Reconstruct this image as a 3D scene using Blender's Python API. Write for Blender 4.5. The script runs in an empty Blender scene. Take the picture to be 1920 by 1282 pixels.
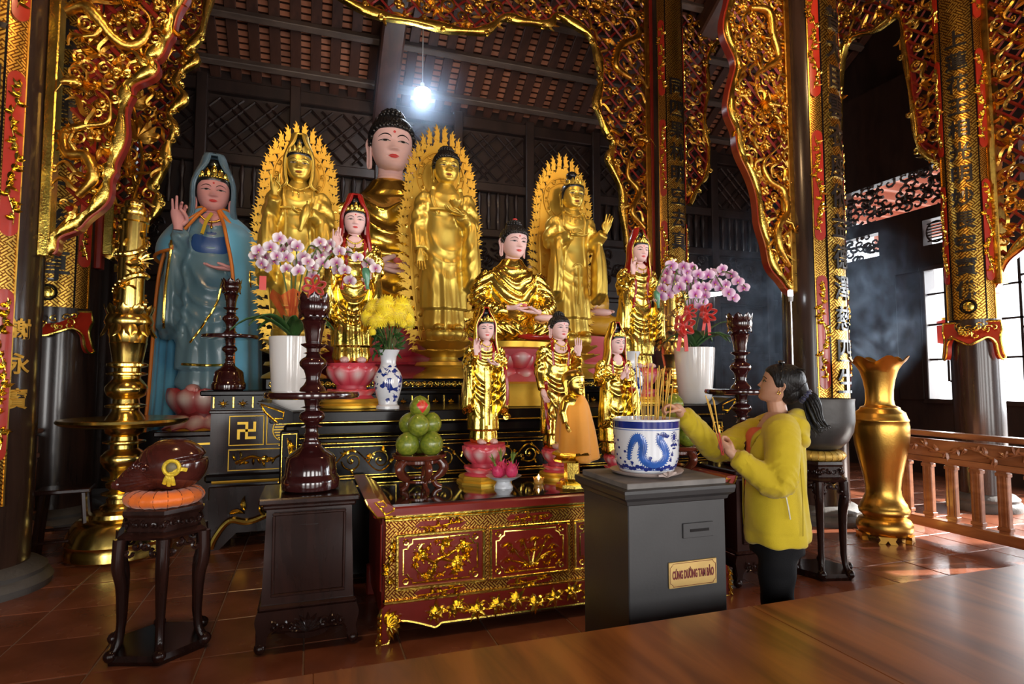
import bpy, bmesh, math, random
import numpy as np
from mathutils import Vector, Matrix, noise as mnoise

# ------------------------------------------------------------------ camera, world, lights, exposure
SC = bpy.context.scene
C = SC.collection
YAW, PITCH, FPX, CAMZ = math.radians(19.0), math.radians(3.7), 1100.0, 1.44
cam = bpy.data.objects.new('camera', bpy.data.cameras.new('camera'))
C.objects.link(cam)
cam.data.sensor_width = 36.0
cam.data.lens = 36.0 * FPX / 1920.0
cam.data.clip_start = 0.05
cam.location = (0, 0, CAMZ)
cam.rotation_euler = (math.pi / 2 + PITCH, 0, -YAW)
SC.camera = cam
world = bpy.data.worlds.new('sky'); SC.world = world; world.use_nodes = True
wn = world.node_tree.nodes['Background']
wn.inputs[0].default_value = (0.90, 0.95, 1.0, 1); wn.inputs[1].default_value = 2.2
SC.view_settings.view_transform = 'Standard'; SC.view_settings.look = 'None'
SC.view_settings.gamma = 1.0; SC.view_settings.use_curve_mapping = False
SC.view_settings.exposure = 0.1
def light(name, kind, loc, power, col=(1, 1, 1), rot=(0, 0, 0), size=None, sizey=None, radius=None):
    l = bpy.data.lights.new(name, kind); l.energy = power; l.color = col
    if kind == 'AREA':
        l.shape = 'RECTANGLE'; l.size = size; l.size_y = sizey
    if radius is not None: l.shadow_soft_size = radius
    o = bpy.data.objects.new(name, l); C.objects.link(o); o.location = loc; o.rotation_euler = rot
    return o
# daylight through the doors of the temple front behind the camera, and through the windows of the right wall
for k_, x_ in enumerate((-4.3, -1.5, 1.3, 4.1, 6.9)):
    light('door_daylight', 'AREA', (x_, -4.75, 1.75), 120, (1.0, 0.97, 0.93), (math.radians(90), 0, 0), 1.5, 2.9)
light('window_daylight', 'AREA', (9.75, 4.6, 2.2), 620, (0.92, 0.96, 1.0), (math.radians(90), 0, math.radians(90)), 7.5, 2.4)
sun = light('sun', 'SUN', (12, 0, 6), 20.0, (1.0, 0.95, 0.88)); sun.data.angle = math.radians(1.5)
_sd = Vector((-math.cos(math.radians(27))*math.cos(math.radians(14)), math.cos(math.radians(27))*math.sin(math.radians(14)), -math.sin(math.radians(27))))
sun.rotation_euler = _sd.to_track_quat('-Z', 'Y').to_euler()
# warm ceiling lamps of the hall
light('warm_lamp_a', 'POINT', (-0.6, 2.6, 5.6), 120, (1.0, 0.62, 0.30), radius=0.25)
light('warm_lamp_b', 'POINT', (3.6, 2.6, 5.6), 120, (1.0, 0.62, 0.30), radius=0.25)

# ------------------------------------------------------------------ pixel helpers
_F = Vector((math.sin(YAW) * math.cos(PITCH), math.cos(YAW) * math.cos(PITCH), math.sin(PITCH)))
_R = Vector((math.cos(YAW), -math.sin(YAW), 0)); _U = _R.cross(_F)
CAM = Vector((0, 0, CAMZ))
def ray(px, py): return _F + _R * ((px - 960) / FPX) - _U * ((py - 641) / FPX)
def atY(px, py, Y): d = ray(px, py); return CAM + d * (Y / d.y)
def atX(px, py, X): d = ray(px, py); return CAM + d * (X / d.x)
def atZ(px, py, Z): d = ray(px, py); return CAM + d * ((Z - CAMZ) / d.z)

# ------------------------------------------------------------------ materials
MATS = {}
def _nt(name):
    m = bpy.data.materials.new(name); m.use_nodes = True; MATS[name] = m
    nt = m.node_tree; b = nt.nodes['Principled BSDF']
    return m, nt, b
def node(nt, t, **kw):
    n = nt.nodes.new(t)
    for k, v in kw.items():
        if k.startswith('i_'): n.inputs[k[2:].replace('_', ' ')].default_value = v
        else: setattr(n, k, v)
    return n
def pm(name, col, rough=0.5, metal=0.0, var=0.12, scale=6.0, bump=0.0, bscale=40.0, coat=0.0, spec=0.5, col2=None, sheen=0.0, stretch=None, detail=4.0, rvar=0.0, emit=None, estr=0.0):
    """plain procedural material: noise colour variation, fine bump"""
    m, nt, b = _nt(name)
    tc = node(nt, 'ShaderNodeTexCoord'); src = tc.outputs['Object']
    if stretch:
        mp = node(nt, 'ShaderNodeMapping'); mp.inputs['Scale'].default_value = stretch
        nt.links.new(src, mp.inputs[0]); src = mp.outputs[0]
    nz = node(nt, 'ShaderNodeTexNoise'); nz.inputs['Scale'].default_value = scale; nz.inputs['Detail'].default_value = detail
    nt.links.new(src, nz.inputs['Vector'])
    rp = node(nt, 'ShaderNodeValToRGB')
    c = np.array(col[:3], float)
    a = c * (1 - var); z = np.array(col2[:3]) if col2 else np.minimum(c * (1 + var), 1)
    rp.color_ramp.elements[0].position = 0.3; rp.color_ramp.elements[1].position = 0.7
    rp.color_ramp.elements[0].color = (*a, 1); rp.color_ramp.elements[1].color = (*z, 1)
    nt.links.new(nz.outputs['Fac'], rp.inputs[0]); nt.links.new(rp.outputs[0], b.inputs['Base Color'])
    b.inputs['Roughness'].default_value = rough; b.inputs['Metallic'].default_value = metal
    b.inputs['Specular IOR Level'].default_value = spec
    b.inputs['Coat Weight'].default_value = coat; b.inputs['Coat Roughness'].default_value = 0.08
    if sheen: b.inputs['Sheen Weight'].default_value = sheen
    if rvar:
        mr = node(nt, 'ShaderNodeMapRange'); mr.inputs['To Min'].default_value = max(0.02, rough - rvar); mr.inputs['To Max'].default_value = rough + rvar
        nt.links.new(nz.outputs['Fac'], mr.inputs[0]); nt.links.new(mr.outputs[0], b.inputs['Roughness'])
    if bump:
        n2 = node(nt, 'ShaderNodeTexNoise'); n2.inputs['Scale'].default_value = bscale; n2.inputs['Detail'].default_value = 3
        nt.links.new(src, n2.inputs['Vector'])
        bp = node(nt, 'ShaderNodeBump'); bp.inputs['Strength'].default_value = bump; bp.inputs['Distance'].default_value = 0.02
        nt.links.new(n2.outputs['Fac'], bp.inputs['Height']); nt.links.new(bp.outputs[0], b.inputs['Normal'])
    if emit:
        b.inputs['Emission Color'].default_value = (*emit, 1); b.inputs['Emission Strength'].default_value = estr
    return m
def fret_mat(name, gold, dark, scale=14.0, rough=0.3, metal=1.0):
    """gilded key-fret ground: two interlocking rotated brick courses, grooves recessed"""
    m, nt, b = _nt(name)
    tc = node(nt, 'ShaderNodeTexCoord')
    def brick(rot, sc):
        mp = node(nt, 'ShaderNodeMapping'); mp.inputs['Rotation'].default_value = (0, 0, math.radians(rot)); mp.inputs['Scale'].default_value = (sc, sc, sc)
        nt.links.new(tc.outputs['UV'], mp.inputs[0])
        br = node(nt, 'ShaderNodeTexBrick'); br.offset = 0.5
        br.inputs['Scale'].default_value = 1.0; br.inputs['Mortar Size'].default_value = 0.10; br.inputs['Mortar Smooth'].default_value = 0.3
        br.inputs['Brick Width'].default_value = 1.6; br.inputs['Row Height'].default_value = 0.42
        nt.links.new(mp.outputs[0], br.inputs['Vector'])
        return br
    b1, b2 = brick(45, scale), brick(-45, scale)
    ck = node(nt, 'ShaderNodeTexChecker'); mp = node(nt, 'ShaderNodeMapping')
    mp.inputs['Rotation'].default_value = (0, 0, math.radians(45)); mp.inputs['Scale'].default_value = (scale * .6,) * 3
    nt.links.new(tc.outputs['UV'], mp.inputs[0]); nt.links.new(mp.outputs[0], ck.inputs['Vector']); ck.inputs['Scale'].default_value = 1.0
    mx = node(nt, 'ShaderNodeMix'); nt.links.new(ck.outputs['Fac'], mx.inputs[0]); nt.links.new(b1.outputs['Fac'], mx.inputs[2]); nt.links.new(b2.outputs['Fac'], mx.inputs[3])
    cm = node(nt, 'ShaderNodeMix', data_type='RGBA'); nt.links.new(mx.outputs[0], cm.inputs[0])
    cm.inputs[6].default_value = (*gold, 1); cm.inputs[7].default_value = (*dark, 1)
    nt.links.new(cm.outputs[2], b.inputs['Base Color'])
    b.inputs['Metallic'].default_value = metal; b.inputs['Roughness'].default_value = rough
    bp = node(nt, 'ShaderNodeBump', invert=True); bp.inputs['Strength'].default_value = 0.8; bp.inputs['Distance'].default_value = 0.01
    nt.links.new(mx.outputs[0], bp.inputs['Height']); nt.links.new(bp.outputs[0], b.inputs['Normal'])
    return m
def col_attr_mat(name, rough=0.4, coat=0.2, spec=0.5, bump=0.0, metal=0.0):
    m, nt, b = _nt(name)
    a = node(nt, 'ShaderNodeAttribute', attribute_name='Col'); nt.links.new(a.outputs['Color'], b.inputs['Base Color'])
    b.inputs['Roughness'].default_value = rough; b.inputs['Coat Weight'].default_value = coat; b.inputs['Specular IOR Level'].default_value = spec
    b.inputs['Metallic'].default_value = metal
    nz = node(nt, 'ShaderNodeTexNoise'); nz.inputs['Scale'].default_value = 30
    bp = node(nt, 'ShaderNodeBump'); bp.inputs['Strength'].default_value = bump; bp.inputs['Distance'].default_value = 0.01
    nt.links.new(nz.outputs['Fac'], bp.inputs['Height']); nt.links.new(bp.outputs[0], b.inputs['Normal'])
    return m
def wood_mat(name, c1, c2, scale=(1, 12, 12), rough=0.3, coat=0.3, bump=0.05, fine=3.0):
    m, nt, b = _nt(name)
    tc = node(nt, 'ShaderNodeTexCoord'); mp = node(nt, 'ShaderNodeMapping'); mp.inputs['Scale'].default_value = scale
    nt.links.new(tc.outputs['Object'], mp.inputs[0])
    nz = node(nt, 'ShaderNodeTexNoise'); nz.inputs['Scale'].default_value = 1.2; nz.inputs['Detail'].default_value = 8; nz.inputs['Distortion'].default_value = 1.2
    nt.links.new(mp.outputs[0], nz.inputs['Vector'])
    n2 = node(nt, 'ShaderNodeTexNoise'); n2.inputs['Scale'].default_value = fine; nt.links.new(tc.outputs['Object'], n2.inputs['Vector'])
    ad = node(nt, 'ShaderNodeMath', operation='ADD'); nt.links.new(nz.outputs['Fac'], ad.inputs[0])
    ml = node(nt, 'ShaderNodeMath', operation='MULTIPLY'); ml.inputs[1].default_value = 0.35; nt.links.new(n2.outputs['Fac'], ml.inputs[0]); nt.links.new(ml.outputs[0], ad.inputs[1])
    rp = node(nt, 'ShaderNodeValToRGB'); rp.color_ramp.elements[0].position = 0.45; rp.color_ramp.elements[1].position = 0.85
    rp.color_ramp.elements[0].color = (*c1, 1); rp.color_ramp.elements[1].color = (*c2, 1)
    nt.links.new(ad.outputs[0], rp.inputs[0]); nt.links.new(rp.outputs[0], b.inputs['Base Color'])
    b.inputs['Roughness'].default_value = rough; b.inputs['Coat Weight'].default_value = coat; b.inputs['Coat Roughness'].default_value = 0.1
    if bump:
        bp = node(nt, 'ShaderNodeBump'); bp.inputs['Strength'].default_value = bump; bp.inputs['Distance'].default_value = 0.01
        nt.links.new(nz.outputs['Fac'], bp.inputs['Height']); nt.links.new(bp.outputs[0], b.inputs['Normal'])
    return m

GOLD = pm('gold_leaf', (0.93, 0.66, 0.13), 0.20, 1.0, 0.12, 9, 0.10, 60, rvar=0.06)
GOLDD = pm('gold_carving', (0.66, 0.37, 0.065), 0.30, 1.0, 0.25, 12, 0.12, 60, rvar=0.08)
GOLDV = pm('gold_ribbon', (0.80, 0.52, 0.10), 0.26, 1.0, 0.22, 9, 0.12, 50, rvar=0.08)
GOLDS = pm('gold_satin', (0.82, 0.585, 0.11), 0.38, 0.80, 0.08, 3, 0.03, 30)
GOLDP = pm('gold_paint', (0.80, 0.50, 0.06), 0.42, 0.7, 0.12, 5, 0.04, 40)
HALOG = pm('halo_gold', (0.80, 0.49, 0.065), 0.40, 0.65, 0.10, 4, 0.03, 40)
BRASS = pm('polished_brass', (0.93, 0.66, 0.17), 0.21, 1.0, 0.08, 6, 0.02, 40)
VASEG = pm('vase_gold', (0.66, 0.37, 0.075), 0.33, 1.0, 0.15, 5, 0.05, 70)
RED = pm('red_lacquer', (0.22, 0.016, 0.010), 0.28, 0, 0.15, 4, 0.02, 30, coat=0.4)
REDD = pm('dark_red_lacquer', (0.21, 0.014, 0.010), 0.30, 0, 0.2, 4, 0.02, 30, coat=0.3)
REDP = pm('bright_red_paint', (0.42, 0.025, 0.010), 0.30, 0, 0.15, 5, 0.03, 50, coat=0.4)
BLACKL = pm('black_lacquer', (0.008, 0.006, 0.006), 0.20, 0, 0.3, 5, 0.01, 30, coat=0.03, spec=0.13)
INK = pm('black_character', (0.012, 0.010, 0.010), 0.30, 0, 0.3, 20, 0.05, 60, coat=0.3)
DARKW = wood_mat('dark_lacquered_wood', (0.011, 0.0045, 0.0035), (0.030, 0.011, 0.008), (6, 6, 1), 0.20, 0.10, 0.02)
DARKW.node_tree.nodes['Principled BSDF'].inputs['Specular IOR Level'].default_value = .32
COLW = wood_mat('column_wood', (0.016, 0.009, 0.007), (0.045, 0.024, 0.017), (7, 7, .6), 0.24, 0.3, 0.03)
ROSEW = pm('rosewood_gloss', (0.032, 0.006, 0.006), 0.14, 0, 0.3, 8, 0.0, 30, coat=0.8)
WALLW = wood_mat('wall_dark_wood', (0.012, 0.006, 0.005), (0.031, 0.015, 0.011), (5, 5, 1), 0.45, 0.1, 0.05)
WOODM = wood_mat('platform_wood', (0.085, 0.026, 0.008), (0.27, 0.095, 0.030), (1.1, 9, 9), 0.22, 0.35, 0.02, fine=1.5)
WOODR = wood_mat('railing_wood', (0.22, 0.075, 0.028), (0.42, 0.17, 0.075), (9, 2, 9), 0.30, 0.3, 0.03)
PINKSKIN = pm('painted_pink_skin', (0.84, 0.56, 0.54), 0.55, 0, 0.03, 3, 0.0, spec=.3)
PINKSKIN2 = pm('painted_rose_skin', (0.76, 0.36, 0.34), 0.5, 0, 0.04, 3, 0.0, spec=.3)
HAIRB = pm('painted_black_hair', (0.010, 0.010, 0.011), 0.28, 0, 0.3, 20, 0.05, 60, coat=0.2)
LIPS = pm('painted_red_lips', (0.72, 0.06, 0.06), 0.35, 0, 0.1)
EYEW = pm('painted_eye_grey', (0.42, 0.36, 0.34), 0.4, 0, 0.05)
WHITEP = pm('white_glazed_ceramic', (0.82, 0.80, 0.78), 0.14, 0, 0.03, 3, coat=0.5)
CLOTHO = pm('orange_cloth', (0.95, 0.38, 0.035), 0.7, 0, 0.06, 4, 0.1, 200, sheen=0.3)
PETAL = col_attr_mat('painted_lotus_petal', 0.35, 0.3)
COLP = col_attr_mat('vertex_painted', 0.5, 0.0, bump=0.05)

# ------------------------------------------------------------------ mesh builder
def sm(t): t = np.clip(t, 0, 1); return t * t * (3 - 2 * t)
def interp(z, tab):
    t = np.array(tab, float); return np.interp(z, t[:, 0], t[:, 1])
def smooth_interp(z, tab):
    """monotone-ish cubic (catmull-rom) through table"""
    t = np.array(tab, float); x, y = t[:, 0], t[:, 1]
    m = np.gradient(y, x)
    z = np.clip(np.asarray(z, float), x[0], x[-1])
    i = np.clip(np.searchsorted(x, z) - 1, 0, len(x) - 2)
    h = x[i + 1] - x[i]; u = (z - x[i]) / h
    return (2*u**3 - 3*u**2 + 1)*y[i] + (u**3 - 2*u**2 + u)*h*m[i] + (-2*u**3 + 3*u**2)*y[i+1] + (u**3 - u**2)*h*m[i+1]
def crom(pts, n=8, closed=False):
    """catmull-rom resample of a polyline"""
    P = np.array(pts, float); N = len(P); out = []
    segs = N if closed else N - 1
    for i in range(segs):
        if closed: p0, p1, p2, p3 = P[(i-1) % N], P[i], P[(i+1) % N], P[(i+2) % N]
        else: p0, p1, p2, p3 = P[max(i-1, 0)], P[i], P[i+1], P[min(i+2, N-1)]
        for k in range(n):
            t = k / n
            out.append(0.5*((2*p1) + (-p0+p2)*t + (2*p0-5*p1+4*p2-p3)*t*t + (-p0+3*p1-3*p2+p3)*t**3))
    if not closed: out.append(P[-1])
    return np.array(out)
class MB:
    def __init__(s): s.V = []; s.Fc = []; s.n = 0; s.UV = {}; s.cols = []
    def add(s, v, f, M=None, col=None):
        v = np.asarray(v, float).reshape(-1, 3)
        if M is not None:
            M = np.array(M); v = v @ M[:3, :3].T + M[:3, 3]
        s.V.append(v); o = s.n
        if isinstance(f, np.ndarray): s.Fc.extend((f + o).tolist())
        else: s.Fc.extend([[i + o for i in q] for q in f])
        s.cols.append(np.tile(np.array([1, 1, 1, 1.0]), (len(v), 1)) if col is None else np.asarray(col, float).reshape(-1, 4) if np.ndim(col) > 1 else np.tile(np.array([*col[:3], 1.0]), (len(v), 1)))
        s.n += len(v); return s
    def merge(s, o, M=None):
        if o.n: s.add(np.concatenate(o.V), [list(f) for f in o.Fc], M, np.concatenate(o.cols))
        return s
    def verts(s): return np.concatenate(s.V) if s.V else np.zeros((0, 3))
    def box(s, c, d, b=0.0, M=None):
        c = np.array(c, float); h = np.array(d, float) / 2
        if b <= 0:
            sg = np.array([[x, y, z] for x in (-1, 1) for y in (-1, 1) for z in (-1, 1)], float)
            return s.add(c + sg * h, [(0, 1, 3, 2), (4, 6, 7, 5), (0, 4, 5, 1), (2, 3, 7, 6), (0, 2, 6, 4), (1, 5, 7, 3)], M)
        b = min(b, min(h) * 0.95); v = []; idx = {}
        for x in (-1, 1):
            for y in (-1, 1):
                for z in (-1, 1):
                    for a in range(3):
                        q = np.array([x, y, z], float) * (h - b); q[a] = (x, y, z)[a] * h[a]
                        idx[(x, y, z, a)] = len(v); v.append(c + q)
        f = []
        for a in range(3):
            b1, b2 = (a + 1) % 3, (a + 2) % 3
            for sg in (-1, 1):
                q = []
                for s1, s2 in ((-1, -1), (1, -1), (1, 1), (-1, 1)):
                    k = [0, 0, 0]; k[a] = sg; k[b1] = s1; k[b2] = s2; q.append(idx[(*k, a)])
                f.append(q if sg > 0 else q[::-1])
            for s1 in (-1, 1):
                for s2 in (-1, 1):
                    k0 = [0, 0, 0]; k0[b1] = s1; k0[b2] = s2; k1 = list(k0); k0[a] = -1; k1[a] = 1
                    q = [idx[(*k0, b1)], idx[(*k1, b1)], idx[(*k1, b2)], idx[(*k0, b2)]]
                    f.append(q if s1 * s2 < 0 else q[::-1])
        for x in (-1, 1):
            for y in (-1, 1):
                for z in (-1, 1):
                    q = [idx[(x, y, z, 0)], idx[(x, y, z, 1)], idx[(x, y, z, 2)]]
                    f.append(q if x * y * z > 0 else q[::-1])
        return s.add(np.array(v), f, M)
    def loft(s, rings, closed=True, cap=True, M=None, col=None):
        R = np.asarray(rings, float); n, m = R.shape[:2]
        i = np.arange(n - 1)[:, None]; j = np.arange(m if closed else m - 1)[None, :]; j2 = (j + 1) % m
        f = np.stack([i*m + j, i*m + j2, (i+1)*m + j2, (i+1)*m + j], -1).reshape(-1, 4)
        fl = f.tolist()
        if cap and closed:
            fl.append(list(range(m))[::-1]); fl.append([(n-1)*m + k for k in range(m)])
        if col is not None and np.ndim(col) == 3: col = np.asarray(col).reshape(-1, 4)
        return s.add(R.reshape(-1, 3), fl, M, col)
    def lathe(s, prof, n=32, M=None, cap=True, c=(0, 0)):
        a = np.linspace(0, 2*math.pi, n, endpoint=False); p = np.array(prof, float)
        R = np.stack([c[0] + p[:, :1]*np.cos(a), c[1] + p[:, :1]*np.sin(a), np.repeat(p[:, 1:2], n, 1)], -1)
        return s.loft(R, True, cap, M)
    def tube(s, path, r, n=8, cap=True, M=None, closed=False, flat=1.0, up=None):
        P = np.array(path, float); k = len(P); r = np.broadcast_to(np.array(r, float), (k,)) if np.ndim(r) <= 1 else r
        T = np.gradient(P, axis=0)
        if closed: T = np.roll(P, -1, 0) - np.roll(P, 1, 0)
        T /= (np.linalg.norm(T, axis=1, keepdims=True) + 1e-12)
        u = np.array(up if up is not None else ([0, 0, 1] if abs(T[0][2]) < 0.9 else [1, 0, 0]), float)
        a = np.linspace(0, 2*math.pi, n, endpoint=False); rings = []
        for i in range(k):
            if up is not None: u = np.array(up, float)
            u = u - T[i] * (u @ T[i]); nu = np.linalg.norm(u)
            if nu < 1e-6: u = np.array([0.3, 0.5, 0.8]); u -= T[i]*(u@T[i]); nu = np.linalg.norm(u)
            u = u / nu; w = np.cross(T[i], u)
            rings.append(P[i] + r[i]*(np.cos(a)[:, None]*u*flat + np.sin(a)[:, None]*w))
        if closed: rings.append(rings[0])
        return s.loft(np.array(rings), True, cap and not closed, M)
    def sphere(s, c, r, n=12, m=8, M=None):
        r = np.broadcast_to(np.array(r, float), (3,))
        t = np.linspace(0.02, math.pi - 0.02, m + 1); a = np.linspace(0, 2*math.pi, n, endpoint=False)
        R = np.stack([np.sin(t)[:, None]*np.cos(a)*r[0], np.sin(t)[:, None]*np.sin(a)*r[1], -np.cos(t)[:, None]*np.ones(n)*r[2]], -1) + np.array(c)
        return s.loft(R, True, True, M)
    def prism(s, poly, d0, d1, axis='y', M=None):
        """2-D outline (u,v) extruded from d0 to d1 along axis; y: (u,d,v), z: (u,v,d), x: (d,u,v)"""
        p = np.array(poly, float); n = len(p)
        def put(d):
            dd = np.full(n, float(d))
            return np.stack([p[:, 0], dd, p[:, 1]], -1) if axis == 'y' else np.stack([p[:, 0], p[:, 1], dd], -1) if axis == 'z' else np.stack([dd, p[:, 0], p[:, 1]], -1)
        f = [list(range(n)), [n + k for k in range(n)][::-1]] + [[k, k + n, (k+1) % n + n, (k+1) % n] for k in range(n)]
        return s.add(np.concatenate([put(d0), put(d1)]), f, M)
    def grid(s, P, M=None, col=None):
        return s.loft(P, False, False, M, col)
    def build(s, name, mat, parent=None, smooth=40, uv=None, color=False, fixn=True):
        me = bpy.data.meshes.new(name)
        me.from_pydata(s.verts().tolist(), [], s.Fc)
        if fixn:
            bm = bmesh.new(); bm.from_mesh(me); bmesh.ops.recalc_face_normals(bm, faces=bm.faces); bm.to_mesh(me); bm.free()
        for mm in (mat if isinstance(mat, (list, tuple)) else [mat]): me.materials.append(mm)
        if smooth:
            me.polygons.foreach_set('use_smooth', np.ones(len(me.polygons), bool))
            if smooth < 180: me.set_sharp_from_angle(angle=math.radians(smooth))
        if uv is not None:
            ul = me.uv_layers.new(name='UVMap'); li = np.zeros(len(me.loops), int); me.loops.foreach_get('vertex_index', li)
            ul.data.foreach_set('uv', np.asarray(uv(s.verts()), float)[li].ravel())
        if color:
            ca = me.color_attributes.new('Col', 'FLOAT_COLOR', 'POINT'); ca.data.foreach_set('color', np.concatenate(s.cols).ravel())
        o = bpy.data.objects.new(name, me); C.objects.link(o)
        if parent is not None: o.parent = parent
        return o
def obj_of(me, name, parent=None, loc=(0, 0, 0), rot=(0, 0, 0), scale=(1, 1, 1)):
    o = bpy.data.objects.new(name, me); C.objects.link(o); o.parent = parent
    o.location = loc; o.rotation_euler = rot; o.scale = scale
    return o
def tag(o, label, cat, group=None):
    o['label'] = label; o['category'] = cat
    if group: o['group'] = group
    return o
def thing(name, label, cat, loc=(0, 0, 0), rotz=0.0, group=None, scale=1.0):
    o = bpy.data.objects.new(name, None); C.objects.link(o); o.empty_display_size = 0.1
    o.location = loc; o.rotation_euler = (0, 0, rotz); o.scale = (scale,)*3
    return tag(o, label, cat, group)
def struct(o): o['kind'] = 'structure'; return o
def stuff(o): o['kind'] = 'stuff'; return o
def dup(root, loc, rotz=0.0, label=None, scale=None):
    def cp(o, par):
        c = o.copy(); C.objects.link(c); c.parent = par
        for ch in o.children: cp(ch, c)
        return c
    r = cp(root, None); r.location = loc; r.rotation_euler = (0, 0, rotz)
    if scale is not None: r.scale = (scale,)*3
    if label: r['label'] = label
    return r
def T(loc=(0, 0, 0), rz=0.0, rx=0.0, ry=0.0, s=1.0):
    return Matrix.Translation(loc) @ Matrix.Rotation(rz, 4, 'Z') @ Matrix.Rotation(ry, 4, 'Y') @ Matrix.Rotation(rx, 4, 'X') @ Matrix.Scale(s, 4)
def mirrorx(mb):
    o = MB(); v = mb.verts() * np.array([-1, 1, 1]); o.add(v, [list(f)[::-1] for f in mb.Fc], None, np.concatenate(mb.cols)); return o
def remesh(mb, voxel, smooth_it=4, factor=0.5):
    """fuse overlapping pieces into one continuous surface; returns verts, faces, normals"""
    o = mb.build('tmp', GOLD, None, smooth=0)
    md = o.modifiers.new('r', 'REMESH'); md.mode = 'VOXEL'; md.voxel_size = voxel; md.adaptivity = 0
    if smooth_it:
        m2 = o.modifiers.new('s', 'SMOOTH'); m2.factor = factor; m2.iterations = smooth_it
    dg = bpy.context.evaluated_depsgraph_get(); e = o.evaluated_get(dg); me = e.to_mesh()
    n = len(me.vertices); v = np.zeros(n*3); me.vertices.foreach_get('co', v)
    nn = np.zeros(n*3); me.vertex_normals.foreach_get('vector', nn)
    f = [list(p.vertices) for p in me.polygons]
    e.to_mesh_clear(); d = o.data; bpy.data.objects.remove(o); bpy.data.meshes.remove(d)
    return v.reshape(-1, 3), f, nn.reshape(-1, 3)
def mb_of(v, f, col=None):
    m = MB(); m.add(v, f, None, col); return m
def text_mb(body, size=1.0, extrude=0.01, align='CENTER', bold=0.0, bevel=0.0, sx=1.0):
    """filled lettering standing in the x-z plane, front towards -y, centred"""
    cu = bpy.data.curves.new('txt', 'FONT'); cu.body = body; cu.size = size; cu.extrude = extrude
    cu.align_x = 'CENTER'; cu.align_y = 'CENTER'; cu.offset = bold; cu.resolution_u = 3
    o = bpy.data.objects.new('txt', cu); C.objects.link(o)
    dg = bpy.context.evaluated_depsgraph_get(); e = o.evaluated_get(dg); me = e.to_mesh()
    v = np.zeros(len(me.vertices)*3); me.vertices.foreach_get('co', v); v = v.reshape(-1, 3)
    f = [list(p.vertices) for p in me.polygons]; e.to_mesh_clear()
    bpy.data.objects.remove(o); bpy.data.curves.remove(cu)
    m = MB()
    if len(v):
        m.add(np.stack([v[:, 0]*sx, -v[:, 2], v[:, 1]], -1), f)
    return m
def in_poly(pt, poly):
    x, y = pt; c = False; n = len(poly); j = n - 1
    for i in range(n):
        xi, yi = poly[i]; xj, yj = poly[j]
        if (yi > y) != (yj > y) and x < (xj - xi)*(y - yi)/(yj - yi + 1e-12) + xi: c = not c
        j = i
    return c
def poly_dist(pt, poly):
    P = np.array(poly); Q = np.roll(P, -1, 0); d = Q - P; t = np.clip(((pt - P)*d).sum(1)/((d*d).sum(1) + 1e-12), 0, 1)
    return np.min(np.linalg.norm(P + d*t[:, None] - pt, axis=1))
# ================================================================== the hall: floor, walls, roof
rng = random.Random(7)
TILEM = pm('terracotta_tile', (0.20, 0.062, 0.030), 0.26, 0, 0.3, 2.2, 0.05, 25, coat=0.12, col2=(0.30, 0.10, 0.052), rvar=0.06)
GROUT = pm('grout', (0.26, 0.17, 0.13), 0.8, 0, 0.2, 20)
floor = MB().box((1.5, 1.5, -0.06), (24, 24, 0.112)).build('floor', GROUT, smooth=0); struct(floor)
TS = 0.5
tile_me = MB().box((0, 0, -0.006), (TS - 0.008, TS - 0.008, 0.012), 0.003).build('tile', TILEM, floor, smooth=0)
me = tile_me.data; first = True
near, rest = [], []
for i in range(-9, 20):
    for j in range(-4, 21):
        x, y = (i + .5)*TS, (j + .5)*TS
        d = _R.dot(Vector((x, y, 0))), _F.dot(Vector((x, y, 0)))
        vis = d[1] > 1.5 and abs(d[0]/d[1]) < 0.98 and 2.6 < y < 8.0 and -3.6 < x < 8.4
        (near if vis else rest).append((x, y))
near.sort(key=lambda p: math.hypot(*p)); rest += near[290:]; near = near[:290]
for x, y in near:
    o = tile_me if first else obj_of(me, 'tile', floor)
    first = False; o.location = (x, y, rng.uniform(-.001, .0008)); o.rotation_euler = (rng.uniform(-.0015, .0015), rng.uniform(-.0015, .0015), 0)
mb = MB()
for x, y in rest: mb.box((x, y, -0.006), (TS - .008, TS - .008, .012))
stuff(mb.build('distant_tiles', TILEM, floor, smooth=0))

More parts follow.
